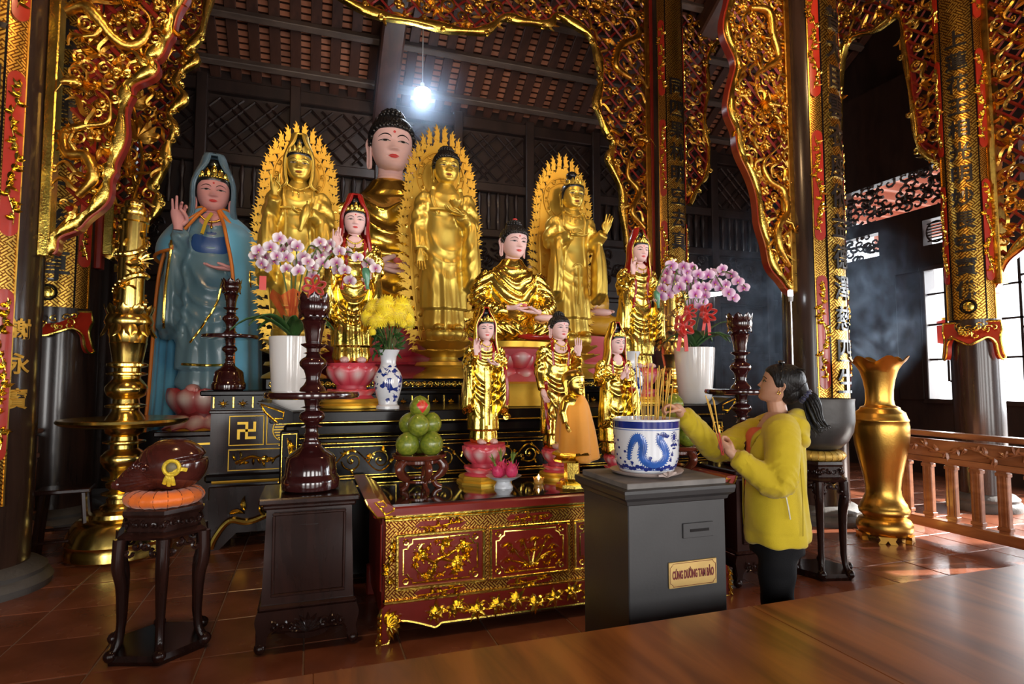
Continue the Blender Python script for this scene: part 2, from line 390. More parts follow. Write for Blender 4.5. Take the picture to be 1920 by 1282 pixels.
# ---- back wall
YB = 9.6
wb = struct(MB().box((1.5, YB + .1, 3.2), (15.4, .2, 6.4)).build('wall_back', WALLW, smooth=0))
for z, h in ((0.15, .3), (1.9, .16), (3.0, .14), (3.95, .14), (4.75, .16), (5.85, .2)):
    MB().box((1.5, YB - .05, z), (15.2, .14, h), .015).build('rail', WALLW, wb, smooth=0)
PX = [-5.6, -4.2, -2.9, -1.6, -0.3, 1.0, 2.3, 3.6, 4.9, 6.2, 7.5, 8.8]
for x in PX:
    MB().box((x, YB - .06, 3.0), (.16, .18, 6.0), .015).build('post', WALLW, wb, smooth=0)
for a, b in zip(PX[:-1], PX[1:]):
    m = MB(); w = b - a - .16; cx = (a + b)/2                     # fret frieze under the roof
    z0, z1 = 4.9, 5.7; st = .16
    for k in range(int((w + (z1 - z0))/st) + 1):
        for sgn in (1, -1):
            u0 = a + .08 + k*st - (z1 - z0) if sgn > 0 else a + .08 + k*st
            p, q = (u0, z0), (u0 + sgn*(z1 - z0), z1)
            lo, hi = a + .09, b - .09
            def clip(p, q):
                (x0, y0), (x1, y1) = p, q; t0, t1 = 0, 1
                for lim, s_ in ((lo, 1), (hi, -1)):
                    f0, f1 = s_*(x0 - lim), s_*(x1 - lim)
                    if f0 < 0 and f1 < 0: return None
                    if f0 < 0: t0 = max(t0, f0/(f0 - f1))
                    if f1 < 0: t1 = min(t1, f0/(f0 - f1))
                return (x0 + (x1-x0)*t0, y0 + (y1-y0)*t0), (x0 + (x1-x0)*t1, y0 + (y1-y0)*t1)
            r = clip(p, q)
            if r:
                (x0, y0), (x1, y1) = r
                if k % 3 != 2: m.tube([(x0, YB - .03, y0), (x1, YB - .03, y1)], .018, 4)
    stuff(m.build('fret_lattice', WALLW, wb, smooth=0))
    m = MB()                                                        # baluster band
    for k in range(6):
        x = a + .15 + (w - .14)*(k + .5)/6
        m.lathe([(.02, 4.03), (.03, 4.08), (.045, 4.2), (.025, 4.33), (.02, 4.36), (.035, 4.48), (.045, 4.56), (.02, 4.67)], 8, T((x, YB - .05, 0)))
    stuff(m.build('turned_balusters', WALLW, wb))
    for z0, z1 in ((2.05, 2.93), (.35, 1.8)):
        MB().box((cx, YB - .02, (z0 + z1)/2), (w - .14, .06, z1 - z0 - .1), .025).build('panel', WALLW, wb, smooth=0)
    m = MB(); r2 = random.Random(int(a*10)); z0, z1 = 3.1, 3.87       # carved openwork panel
    for k in range(26):
        u, v = r2.uniform(a + .2, b - .2), r2.uniform(z0 + .06, z1 - .06); ph = r2.uniform(0, 6.28)
        t = np.linspace(0, 1, 10); ang = ph + t*7; rr = .10*(1 - .85*t)
        m.tube(np.stack([u + rr*np.cos(ang), np.full(10, YB - .03), v + rr*np.sin(ang)], -1), .016*(1.2 - .7*t), 4)
    stuff(m.build('carved_openwork', WALLW, wb))

# ---- left wall with a lattice door, right wall with windows
wl = struct(MB().box((-6.1, 2.5, 3.2), (.2, 14.4, 6.4)).build('wall_left', WALLW, smooth=0))
for y in np.arange(-4, 9.5, 1.35):
    MB().box((-5.96, y, 3.0), (.12, .14, 6.0), .015).build('post', WALLW, wl, smooth=0)
m = MB()
for y in np.arange(7.4, 9.4, .16): m.box((-5.97, y, 2.0), (.03, .02, 1.8))
for z in np.arange(1.1, 2.95, .3): m.box((-5.965, 8.4, z), (.03, 2.0, .02))
stuff(m.build('lattice', WALLW, wl, smooth=0))

XR = 9.0
wr = struct(MB().box((XR + .1, 7.2, .55), (.2, 5.0, 1.1)).build('wall_right', WALLW, smooth=0))
WIN = [(6.44, 5.80), (5.48, 4.80)]           # window openings along the wall (y far, y near)
DOORS = [(4.45, 2.75), (2.25, .45), (-.1, -1.9)]   # open doorways further along, outside the frame
ZW0, ZW1 = 1.12, 3.15
def wpiece(y0, y1, z0, z1, nm='wall_panel'):
    return MB().box((XR + .1, (y0 + y1)/2, (z0 + z1)/2), (.2, abs(y1 - y0), z1 - z0)).build(nm, WALLW, wr, smooth=0)
edges = [9.7] + [v for w_ in WIN + DOORS for v in w_] + [-3.3]
for k in range(0, len(edges), 2): wpiece(edges[k], edges[k + 1], 1.1 if edges[k] > 4.6 else 0, ZW1)
wpiece(9.7, -3.3, ZW1, 3.52); wpiece(9.7, -3.3, 3.92, 4.12); wpiece(9.7, -3.3, 4.75, 6.4)
VENT = [(8.75, 8.1, 'bal'), (7.85, 5.3, 'carve'), (5.1, 2.4, 'carve'), (2.2, -1, 'carve')]
prev = 9.7
for y1, y0, k_ in VENT:
    wpiece(prev, y1, 4.12, 4.75); prev = y0
    m = MB(); r2 = random.Random(int(y1*7))
    if k_ == 'bal':
        for q in range(4):
            yy = y0 + (y1 - y0)*(q + .5)/4
            m.lathe([(.03, 4.12), (.05, 4.2), (.07, 4.32), (.035, 4.45), (.03, 4.5), (.055, 4.6), (.06, 4.68), (.03, 4.75)], 10, T((XR + .06, yy, 0)))
        stuff(m.build('turned_balusters', WALLW, wr))
    else:
        nsc = int((y1 - y0)*34)
        for q in range(nsc):
            u, v = r2.uniform(y0, y1), r2.uniform(4.13, 4.74); ph = r2.uniform(0, 6.28); t = np.linspace(0, 1, 9); ang = ph + t*6; rr = .12*(1 - .85*t)
            m.tube(np.stack([np.full(9, XR + .05), u + rr*np.cos(ang), v + rr*np.sin(ang)*.8], -1), .024*(1.2 - .6*t), 4)
        stuff(m.build('carved_openwork', WALLW, wr))
wpiece(prev, -3.3, 4.12, 4.75)
prev = 9.7
for y1, y0, k_ in ((8.45, 7.2, 'o'), (6.45, 6.1, 's'), (4.9, 3.6, 'o')):
    wpiece(prev, y1, 3.52, 3.92); prev = y0
    m = MB(); r2 = random.Random(int(y1*11))
    if k_ == 'o':
        for q in range(int((y1 - y0)*32)):
            u, v = r2.uniform(y0, y1), r2.uniform(3.54, 3.9); ph = r2.uniform(0, 6.28); t = np.linspace(0, 1, 9); ang = ph + t*6; rr = .10*(1 - .85*t)
            m.tube(np.stack([np.full(9, XR + .05), u + rr*np.cos(ang), v + rr*np.sin(ang)*.7], -1), .022*(1.2 - .6*t), 4)
    else:
        cy, cz = (y0 + y1)/2, 3.72; a = np.linspace(0, 2*math.pi, 25)
        m.tube(np.stack([np.full(25, XR + .05), cy + .15*np.cos(a), cz + .16*np.sin(a)], -1), .014, 5)
        for q in range(-3, 4): m.box((XR + .05, cy, cz + q*.045), (.03, .26, .018))
    stuff(m.build('carved_openwork', WALLW, wr))
wpiece(prev, -3.3, 3.52, 3.92)
for n_, (y1, y0) in enumerate(WIN):
    wf = MB(); t = .045
    wf.box((XR - .02, y1, (ZW0 + ZW1)/2), (.12, .07, ZW1 - ZW0), .01); wf.box((XR - .02, y0, (ZW0 + ZW1)/2), (.12, .07, ZW1 - ZW0), .01)
    wf.box((XR - .02, (y0 + y1)/2, ZW0), (.14, y1 - y0 + .1, .07), .01); wf.box((XR - .02, (y0 + y1)/2, ZW1), (.12, y1 - y0 + .1, .07), .01)
    wo = struct(wf.build('window_%d' % (n_ + 1), WALLW, smooth=0))
    cy = (y0 + y1)/2; w_ = y1 - y0
    for yy, za, zb in ((cy + .02, ZW0 + .3, ZW1), (cy - w_*.24, ZW0, ZW0 + .3)):
        MB().box((XR, yy, (za + zb)/2), (.04, .035, zb - za)).build('mullion', WALLW, wo, smooth=0)
    for yy, zz in ((.25, 2.75), (-.25, 2.85), (.25, 1.75), (-.25, 2.15), (-.25, 1.42), (.25, 2.28)):
        MB().box((XR, cy + yy*w_, zz), (.04, w_*.52, .028)).build('glazing_bar', WALLW, wo, smooth=0)
    MB().box((XR - .005, cy + w_*.5 + .28, (ZW0 + ZW1)/2), (.05, .42, ZW1 - ZW0), .02).build('shutter', WALLW, wo, smooth=0)
# porch outside the right wall: salmon painted rafters over a pale terrace
PORCH = pm('salmon_paint', (0.62, 0.26, 0.18), 0.6, 0, .08)
struct(MB().box((13.2, 3.2, -.06), (8.0, 16, .1)).build('terrace', pm('pale_terrace', (.55, .50, .45), .6, 0, .1), smooth=0))
por = struct(MB().box((10.6, 3.2, 4.95), (3.0, 13, .06)).build('porch_ceiling', PORCH, smooth=0))
for y in np.arange(-3, 9.6, .42):
    MB().box((10.6, y, 4.86), (3.0, .09, .12)).build('rafter', PORCH, por, smooth=0)
struct(MB().box((12.05, 3.2, 4.55), (.12, 13, .34)).build('porch_beam', PORCH, smooth=0))

# ---- front wall with five doorways behind the camera
wfr = struct(MB().box((1.5, -5.1, 4.9), (15.4, .2, 3.4)).build('wall_front', WALLW, smooth=0))
dx = [-6.2] + [v for x_ in (-4.3, -1.5, 1.3, 4.1, 6.9) for v in (x_ - .75, x_ + .75)] + [9.2]
for k in range(0, len(dx), 2):
    MB().box(((dx[k] + dx[k+1])/2, -5.1, 1.6), (dx[k+1] - dx[k], .2, 3.2)).build('wall_pier', WALLW, wfr, smooth=0)
# ---- roof: sheathing, tile courses, purlins, rafters
ROOFT = pm('roof_tile_clay', (0.24, 0.085, 0.040), 0.7, 0, 0.35, 3.0, 0.1, 30)
RAFT = wood_mat('rafter_wood', (0.035, 0.014, 0.009), (0.075, 0.030, 0.019), (6, 2, 6), .5, .05, .05)
PURL = wood_mat('purlin_wood', (0.060, 0.042, 0.034), (0.105, 0.075, 0.060), (2, 8, 8), .5, .05, .05)
SL = 0.62; ZE = 5.95
def rz_(y): return ZE + SL*(YB - y)
YR = 2.5
cl = MB()
for ya, yb, za, zb in ((YB + .4, YR, rz_(YB + .4), rz_(YR)), (YR, -5.4, rz_(YR), rz_(YR) - SL*(YR + 5.4))):
    cl.loft([[(-6.4, ya, za + .24), (9.4, ya, za + .24), (9.4, ya, za + .20), (-6.4, ya, za + .20)], [(-6.4, yb, zb + .24), (9.4, yb, zb + .24), (9.4, yb, zb + .20), (-6.4, yb, zb + .20)]])
ceil = struct(cl.build('ceiling', RAFT, smooth=0))
m = MB(); ang = math.atan(SL); stp = .085
for k in range(66):
    y = YB + .2 - k*stp
    m.box((1.5, 0, 0), (15.6, .062, .02), 0, Matrix.Translation((0, y, rz_(y) + .16)) @ Matrix.Rotation(-ang - .35, 4, 'X'))
stuff(m.build('tile_courses', ROOFT, ceil, smooth=0))
rl = math.hypot(6.0, 6.0*SL)
raf = MB().box((0, 0, 0), (.15, rl, .06), .006).build('rafter', RAFT, ceil, smooth=0)
x = -6.0; k = 0
while x < 9.2:
    o = raf if k == 0 else obj_of(raf.data, 'rafter', ceil)
    o.location = (x, YB + .2 - 3.0, rz_(YB + .2 - 3.0) + .11); o.rotation_euler = (-ang, 0, 0); x += .285; k += 1
for k in range(9):
    y = YB - .28 - k*.62
    o = MB().box((0, 0, 0), (15.2, .10, .13), .012).build('purlin', PURL, ceil, smooth=0)
    o.location = (1.5, y, rz_(y) + .02); o.rotation_euler = (-ang, 0, 0)
for xb in (1.05, -3.6, 5.9):
    o = MB().box((0, 0, 0), (.34, rl + 1.5, .34), .03).build('main_rafter', RAFT, ceil, smooth=0)
    o.location = (xb, 6.3, rz_(6.3) - .16); o.rotation_euler = (-ang, 0, 0)
m = MB().prism([(YB + .3, 6.2), (YR, 10.6), (-5.4, 5.6), (-5.4, 6.2)], 9.2, 9.3, 'x'); struct(m.build('gable_wall_right', WALLW, smooth=0))
m = MB().prism([(YB + .3, 6.2), (YR, 10.6), (-5.4, 5.6), (-5.4, 6.2)], -6.2, -6.1, 'x'); struct(m.build('gable_wall_left', WALLW, smooth=0))

# ================================================================== columns and couplet boards
FRET = fret_mat('gilt_fret', (0.86, 0.55, 0.10), (0.20, 0.075, 0.015), 17.0)
FRETF = fret_mat('gilt_fret_fine', (0.82, 0.50, 0.10), (0.20, 0.07, 0.015), 24.0)
STONE = pm('column_stone', (0.09, 0.085, 0.08), .6, 0, .25, 8, .2, 30)
CR = 0.29
def column(name, label, x, y, h=7.6, r=CR):
    t = thing(name, label, 'column', (x, y, 0), 0, 'round temple columns')
    MB().lathe([(r*1.02, .16), (r*1.03, 1.2), (r, 3.5), (r*.96, h)], 40).build('shaft', COLW, t)
    MB().lathe([(r*1.45, 0), (r*1.5, .05), (r*1.42, .09), (r*1.35, .10), (r*1.38, .13), (r*1.2, .17), (r*1.05, .18)], 40).build('stone_base', STONE, t)
    return t
def carc(mb, r0, r1, a0, a1, z0, z1, n=10, round_end=0.0):
    a = np.linspace(a0, a1, n); rings = []
    zs = [z0, z1]
    if round_end > 0:
        q = np.linspace(0, 1, 5); zs = list(z0 + round_end*(1 - np.cos(q*math.pi/2))) + list(z1 - round_end*(1 - np.cos(q[::-1]*math.pi/2)))
    am = (a0 + a1)/2; hw = (a1 - a0)/2
    for z in zs:
        k = 1.0
        if round_end > 0:
            d = min(z - z0, z1 - z); k = math.sqrt(max(1e-4, 1 - max(0, 1 - d/round_end)**2))
        aa = am + (a - am)*max(k, .12)
        outer = np.stack([r1*np.cos(aa), r1*np.sin(aa), np.full(n, z)], -1); inner = np.stack([r0*np.cos(aa), r0*np.sin(aa), np.full(n, z)], -1)[::-1]
        rings.append(np.concatenate([outer, inner]))
    return mb.loft(np.array(rings))
def leaf(mb, p, ang, L, W, y=0.0, lift=.012, curl=0.3):
    """small carved leaf in the u-v plane, front towards -y"""
    ts = np.linspace(0, 1, 5); rows = []
    for t in ts:
        a = ang + curl*t; c = np.array([p[0] + L*t*math.cos(a), p[1] + L*t*math.sin(a)]); w = W*math.sin(math.pi*min(1, t*.85 + .12))*(1 - t*.2)
        if t == 1: w = W*.04
        n_ = np.array([-math.sin(a), math.cos(a)])
        e0, e1 = c - n_*w, c + n_*w
        rows.append([(e0[0], y, e0[1]), (c[0], y - lift, c[1]), (e1[0], y, e1[1])])
    return mb.grid(np.array(rows))
def vine(mb, u0, v0, v1, amp, rs, y=0.0, r=.0035, leafL=.06, step=.06):
    n = max(8, int((v1 - v0)/.03)); v = np.linspace(v0, v1, n); ph = rs.uniform(0, 6)
    u = u0 + amp*np.sin((v - v0)*14 + ph)
    mb.tube(np.stack([u, np.full(n, y - .006), v], -1), r, 5)
    k = v0 + .04
    while k < v1 - .03:
        uu = u0 + amp*math.sin((k - v0)*14 + ph); s_ = rs.choice((-1, 1))
        for da in (-.7, 0, .7):
            leaf(mb, (uu, k), math.pi/2 - s_*.9 + da*s_, leafL*rs.uniform(.7, 1.15), leafL*.27, y - .004, .012, rs.uniform(-.4, .4))
        k += step*rs.uniform(.8, 1.25)
    return mb
def wrap(mb, r, phi, zoff=0.0):
    """bend a flat x-z sheet (front -y) round a vertical cylinder of radius r, facing direction phi"""
    o = MB()
    if mb.n:
        v = mb.verts(); a = phi + v[:, 0]/r; rr = r - v[:, 1]
        o.add(np.stack([rr*np.cos(a), rr*np.sin(a), v[:, 2] + zoff], -1), [list(f) for f in mb.Fc])
    return o
def couplet(name, label, x, y, phi, z0, z1, chars, zc0, pitch, csize, half=math.radians(30), side=math.radians(17), r=CR*1.03, sides=(1, -1), foot=False, seed=1, seglen=1.15):
    t = thing(name, label, 'couplet board', (x, y, 0), 0, 'gilded couplet boards on the columns')
    rs = random.Random(seed); R0, R1 = r - .012, r + .028
    uvf = lambda v: np.stack([np.arctan2(v[:, 1], v[:, 0])*r*1.0, v[:, 2]], -1)
    m = carc(MB(), R0, R1, phi - half, phi + half, z0, z1, 14)
    m.build('fret_panel', FRET, t, uv=lambda v: np.stack([(np.unwrap(np.arctan2(v[:, 1], v[:, 0]) - phi))*r, v[:, 2]], -1))
    for s_ in (-1, 1):
        carc(MB(), R0, R1 + .008, phi + s_*half - .02, phi + s_*half + .02, z0, z1, 3).build('black_edge', BLACKL, t)
        if s_ not in sides: continue
        ac = phi + s_*(half + .02 + side/2)
        sg = MB(); carc(sg, R0, R1 - .008, ac - side/2, ac + side/2, z0, z1, 7)
        sg.build('side_strip', FRETF, t, uv=lambda v: np.stack([(np.arctan2(v[:, 1], v[:, 0]))*r, v[:, 2]], -1))
        carc(MB(), R0, R1, ac + s_*side/2 - .015, ac + s_*side/2 + .015, z0, z1, 3).build('outer_edge', GOLDD, t)
        z = z0 + (.30 if not foot else .42) + (0 if s_ > 0 else 0)
        while z < z1 - .3:
            ze = min(z + seglen, z1 - .05)
            p = carc(MB(), R0, R1 + .014, ac - side/2*.86, ac + side/2*.86, z, ze, 7, .06).build('red_panel', REDP, t)
            v = vine(MB(), 0, z + .08, ze - .06, .022, rs, 0)
            wrap(v, R1 + .016, ac).build('gilt_vine', GOLD, p)
            z = ze + .36
    zc = zc0
    for ch in chars:
        m = text_mb(ch, csize, .012, bold=.004)
        if m.n:
            bm = bmesh.new(); me = bpy.data.meshes.new('t'); me.from_pydata(m.verts().tolist(), [], m.Fc); bm.from_mesh(me)
            for q in np.linspace(-.4, .4, 7)*csize:
                bmesh.ops.bisect_plane(bm, geom=bm.verts[:] + bm.edges[:] + bm.faces[:], plane_co=(q, 0, 0), plane_no=(1, 0, 0))
            bm.verts.ensure_lookup_table(); vv = np.array([v.co[:] for v in bm.verts]); ff = [[v.index for v in f.verts] for f in bm.faces]
            bm.free(); bpy.data.meshes.remove(me)
            o = wrap(mb_of(vv, ff), R1 + .006, phi, zc).build('character', INK, t, smooth=0)
        zc -= pitch
    if foot:
        w = (half + side)*r*1.02
        f_ = MB(); ol = []
        pts = [(-w*1.05, 0), (w*1.05, 0), (w*1.12, -.10), (w*1.02, -.2), (w*1.12, -.34), (w*1.2, -.40), (w*1.05, -.42), (w*.92, -.36), (w*.84, -.24), (w*.6, -.18), (w*.3, -.22), (0, -.26)]
        ol = crom(pts[2:] + [(-a, b) for a, b in pts[2:-1]][::-1], 4)
        ol = np.concatenate([[(-w*1.05, 0), (w*1.05, 0)], ol])
        f_.prism(ol, -.05, .0)
        g = MB(); g.tube(np.stack([ol[:, 0], np.full(len(ol), -.055), ol[:, 1]], -1), .012, 6, closed=True)
        for q in range(16):
            u, v = rs.uniform(-w*.85, w*.85), rs.uniform(-.17, -.04); tt = np.linspace(0, 1, 9); an = rs.uniform(0, 6) + tt*6
            g.tube(np.stack([u + .035*(1 - .8*tt)*np.cos(an), np.full(9, -.06), v + .035*(1 - .8*tt)*np.sin(an)], -1), .007, 5)
        ft = wrap(f_, r + .02, phi, z0 - .03).build('scroll_foot', REDP, t)
        wrap(g, r + .02, phi, z0 - .03).build('gilt_scroll', GOLD, ft)
        mm = MB(); a = np.linspace(0, 2*math.pi, 21)
        mm.tube(np.stack([.07*np.cos(a), np.full(21, -.01), .07*np.sin(a)], -1), .012, 6)
        med = wrap(mm, R1, phi, z0 + .14).build('medallion_ring', BLACKL, t)
        mm = MB().sphere((0, 0, 0), (.06, .012, .06), 14, 8); wrap(mm, R1 + .004, phi, z0 + .14).build('medallion', GOLD, t)
    return t
FL = (-2.14, 5.08); FRc = (5.06, 4.85); BL = (-2.46, 7.25); BR = (5.00, 7.5); SD = (7.22, 4.62)
column('temple_column', 'dark round column beside the wooden fish drum, small stool at its foot', *FL)
column('temple_column', 'dark round column behind the bronze bowl and the woman, gold characters low on its shaft', *FRc)
column('temple_column', 'dark round column behind the tall brass candelabrum, couplet board with scrolled foot on it', *BL, r=.33)
column('temple_column', 'dark round column rising behind the right hand orchid pot', *BR)
column('temple_column', 'dark round column behind the railing before the bright windows', *SD, r=.235)
column('temple_column', 'plain dark column half hidden behind the brass candelabrum', -2.25, 8.35, r=.24)
D_ = math.radians
couplet('couplet_board', 'gilded couplet board on the column beside the wooden fish drum', FL[0], FL[1], D_(-100), .60, 7.2, '覺道圓成', 4.6, .62, .42, seed=3, half=D_(34), side=D_(20))
couplet('couplet_board', 'gilded couplet board with black characters on the column behind the bronze bowl', FRc[0], FRc[1], D_(-76), 1.05, 7.2, '普大目雲衣座依益德澤慈四生登', 5.22, .318, .27, seed=4, half=D_(32), side=D_(20), sides=(-1, 1))
couplet('couplet_board', 'gilded couplet board with scrolled red foot behind the brass candelabrum', BL[0], BL[1], D_(-88), 2.16, 7.2, '來法世慧如上慈尊', 5.28, .39, .36, seed=5, half=D_(33), side=D_(20), foot=True, seglen=1.6, r=.34)
couplet('couplet_board', 'gilded couplet board with black characters rising behind the right hand orchids', BR[0], BR[1], D_(-82), 2.3, 7.2, '同四果林明空去真', 5.75, .33, .28, seed=6, half=D_(30), side=D_(18))
couplet('couplet_board', 'gilded couplet board with scrolled foot on the column before the bright windows', SD[0], SD[1], D_(-158), 2.12, 7.2, '上蓮花王相光明妙長空寶佛', 5.35, .265, .215, seed=8, half=D_(34), side=D_(20), foot=True, r=.245)
GOLDTXT = pm('gold_lettering', (0.75, 0.42, 0.06), .4, .6, .1)
def column_text(col_xy, chars, phi, z, pitch, size):
    par = [o for o in C.objects if o.type == 'EMPTY' and o.get('category') == 'column' and abs(o.location.x - col_xy[0]) < .01 and abs(o.location.y - col_xy[1]) < .01][0]
    for ch in chars:
        wrap(text_mb(ch, size, .002, bold=.003), CR*1.03 + .006, phi, z).build('gold_character', GOLDTXT, par, smooth=0); z -= pitch
column_text(FL, '謝永寶', D_(-34), 1.78, .24, .15)
column_text(FRc, '謝恩', D_(-118), 1.63, .22, .16)
# ================================================================== carved and gilded valances between the columns
def spiral(mb, p, R, turns, ph, r0, y, sgn=1, ball=True):
    n = 14; t = np.linspace(0, 1, n); a = ph + sgn*t*turns*2*math.pi; rr = R*(1 - .86*t)
    P = np.stack([p[0] + rr*np.cos(a), y - .02*t, p[1] + rr*np.sin(a)], -1)
    mb.tube(P, r0*(1.25 - .75*t), 5)
    if ball: mb.sphere(P[-1], r0*1.3, 6, 4)
    return P[0]
def motif(mb, p, rs, y, S=1.0):
    k = rs.random(); ph = rs.uniform(0, 6.28); sg = rs.choice((-1, 1))
    if k < .34:
        s0 = spiral(mb, p, .075*S*rs.uniform(.7, 1.2), rs.uniform(1.0, 1.6), ph, .012*S, y, sg)
        a = ph + sg*math.pi/2 + math.pi
        for d in (-.5, .1, .6): leaf(mb, (s0[0], s0[2]), a + d, .10*S*rs.uniform(.7, 1.2), .020*S, y, .018, rs.uniform(-.8, .8))
    elif k < .62:
        for d in np.linspace(-1.1, 1.1, rs.choice((3, 4, 5))):
            leaf(mb, p, ph + d, .12*S*rs.uniform(.7, 1.2), .022*S, y, .022, rs.uniform(-.9, .9))
        mb.sphere((p[0], y - .012, p[1]), (.018*S, .02, .018*S), 7, 5)
    elif k < .82:
        n = 12; t = np.linspace(0, 1, n); L = .22*S
        u = (t - .5)*L; v = .045*S*np.sin(t*6.28)
        c, s_ = math.cos(ph), math.sin(ph)
        P = np.stack([p[0] + u*c - v*s_, y - .015 - .02*np.sin(t*3.14), p[1] + u*s_ + v*c], -1)
        mb.tube(P, .016*S*(.35 + np.sin(t*3.14)*.8), 5)
        spiral(mb, (P[-1][0] + .02*math.cos(ph + 1.6), P[-1][2] + .02*math.sin(ph + 1.6)), .03*S, 1.1, ph - 1.6, .008*S, y - .015)
    else:
        for q in range(4):
            a = ph + q*1.57; mb.sphere((p[0] + .032*S*math.cos(a), y - .012, p[1] + .032*S*math.sin(a)), (.028*S, .022, .028*S), 7, 5)
        spiral(mb, p, .03*S, 1.2, ph, .008*S, y - .03)
def dragon(path, r, y, rs, name, parent, mat=None, head_up=1):
    """scaly serpent body winding in the u-v plane with fins, claws and a horned head"""
    P2 = crom(path, 16); L = np.concatenate([[0], np.cumsum(np.linalg.norm(np.diff(P2, axis=0), axis=1))])
    n = int(L[-1]/.013); tt = np.linspace(0, L[-1], n)
    u = np.interp(tt, L, P2[:, 0]); v = np.interp(tt, L, P2[:, 1]); q = tt/L[-1]
    rad = r*np.clip(.25 + 1.1*np.sin(np.clip(q*1.15 + .12, 0, 1)*math.pi)**.7, .2, 1.2)
    yy = y - .05 - .03*np.sin(q*9)
    m = MB(); P = np.stack([u, yy, v], -1); Tn = np.gradient(P, axis=0); Tn /= np.linalg.norm(Tn, axis=1, keepdims=True)
    K = 12; a = np.linspace(0, 2*math.pi, K, endpoint=False); rings = []
    for i in range(n):
        nx = np.array([-Tn[i][2], 0, Tn[i][0]]); ny = np.array([0, -1, 0])
        mod = 1 + .10*np.cos(i*math.pi*.5)*np.where(np.arange(K) % 2 == 0, 1, -1)
        rings.append(P[i] + rad[i]*(np.cos(a)[:, None]*nx + np.sin(a)[:, None]*ny)*mod[:, None])
    m.loft(np.array(rings))
    for i in range(4, n - 4, 4):                                     # dorsal fin
        nx = np.array([-Tn[i][2], Tn[i][0]]); sgn = 1
        leaf(m, (u[i] + nx[0]*rad[i]*.8, v[i] + nx[1]*rad[i]*.8), math.atan2(nx[1], nx[0]) + .5, rad[i]*.85, rad[i]*.28, yy[i] - .01, .012, .3)
    for fr in (.3, .68):                                             # legs with claws
        i = int(n*fr); nx = np.array([-Tn[i][2], Tn[i][0]])*-1
        p0 = np.array([u[i], v[i]]); p1 = p0 + nx*rad[i]*2.2 + np.array([Tn[i][0], Tn[i][2]])*rad[i]*1.2; p2 = p1 + nx*rad[i]*1.4 - np.array([Tn[i][0], Tn[i][2]])*rad[i]*.5
        m.tube([(p0[0], yy[i], p0[1]), (p1[0], yy[i] - .03, p1[1]), (p2[0], yy[i] - .03, p2[1])], [rad[i]*.6, rad[i]*.42, rad[i]*.3], 7)
        for d in (-.8, -.25, .3, .85): leaf(m, p2, math.atan2(nx[1], nx[0]) + d, rad[i]*1.3, rad[i]*.22, yy[i] - .03, .015, .7)
        for d in (-.6, 0, .6): leaf(m, p1, math.atan2(-nx[1], -nx[0]) + d + 2.2, rad[i]*1.6, rad[i]*.3, yy[i] - .01, .015, .8)
    i = n - 1; dr = np.array([Tn[i][0], Tn[i][2]]); nr = np.array([-dr[1], dr[0]]); ph = math.atan2(dr[1], dr[0]); c0 = np.array([u[i], v[i]]); y0 = yy[i] - .03
    m.sphere((c0[0] + dr[0]*r, y0, c0[1] + dr[1]*r), (r*1.5, r*1.25, r*1.35), 12, 8)
    m.tube([(c0[0] + dr[0]*r, y0 - .01, c0[1] + dr[1]*r), (c0[0] + dr[0]*r*2.6 + nr[0]*r*.5, y0 - .03, c0[1] + dr[1]*r*2.6 + nr[1]*r*.5), (c0[0] + dr[0]*r*3.3 + nr[0]*r*.9, y0 - .03, c0[1] + dr[1]*r*3.3 + nr[1]*r*.9)], [r*1.0, r*.75, r*.5], 9)
    m.tube([(c0[0] + dr[0]*r*.9 - nr[0]*r*.4, y0, c0[1] + dr[1]*r*.9 - nr[1]*r*.4), (c0[0] + dr[0]*r*2.6 - nr[0]*r*.9, y0 - .01, c0[1] + dr[1]*r*2.6 - nr[1]*r*.9)], [r*.7, r*.35], 8)
    for s_ in (-.4, .5):
        m.sphere((c0[0] + dr[0]*r*1.5 + nr[0]*r*(.7 + s_*.3), y0 - r*1.0, c0[1] + dr[1]*r*1.5 + nr[1]*r*(.7 + s_*.3)), r*.36, 8, 6)
        hp = [(c0[0] + nr[0]*r*.9 + dr[0]*r*.5, y0 - .01, c0[1] + nr[1]*r*.9 + dr[1]*r*.5)]
        hp.append((hp[0][0] - dr[0]*r*1.4 + nr[0]*r*(.6 + s_*.5), y0 - .03, hp[0][2] - dr[1]*r*1.4 + nr[1]*r*(.6 + s_*.5)))
        hp.append((hp[1][0] - dr[0]*r*1.0 + nr[0]*r*.9, y0 - .03, hp[1][2] - dr[1]*r*1.0 + nr[1]*r*.9))
        m.tube(hp, [r*.32, r*.22, r*.06], 6)
    for d in np.linspace(-2.4, 2.4, 11):                             # flaming mane
        leaf(m, (c0[0] - dr[0]*r*.2, c0[1] - dr[1]*r*.2), ph + math.pi + d*.62, r*rs.uniform(2.2, 3.6), r*.34, y0 + .015, .02, rs.choice((-1, 1))*.9)
    for s_ in (-1, 1):                                               # whiskers
        t = np.linspace(0, 1, 10); m.tube(np.stack([c0[0] + dr[0]*r*(3.0 + 1.2*t) + nr[0]*s_*r*(.6 + 2.4*t**1.4), y0 - .02 + 0*t, c0[1] + dr[1]*r*(3 - 2*t*t) + nr[1]*s_*r*(.6 + 2.4*t)], -1), r*.16*(1.1 - t), 5)
    return m.build(name, mat or GOLDD, parent, smooth=60, fixn=False)
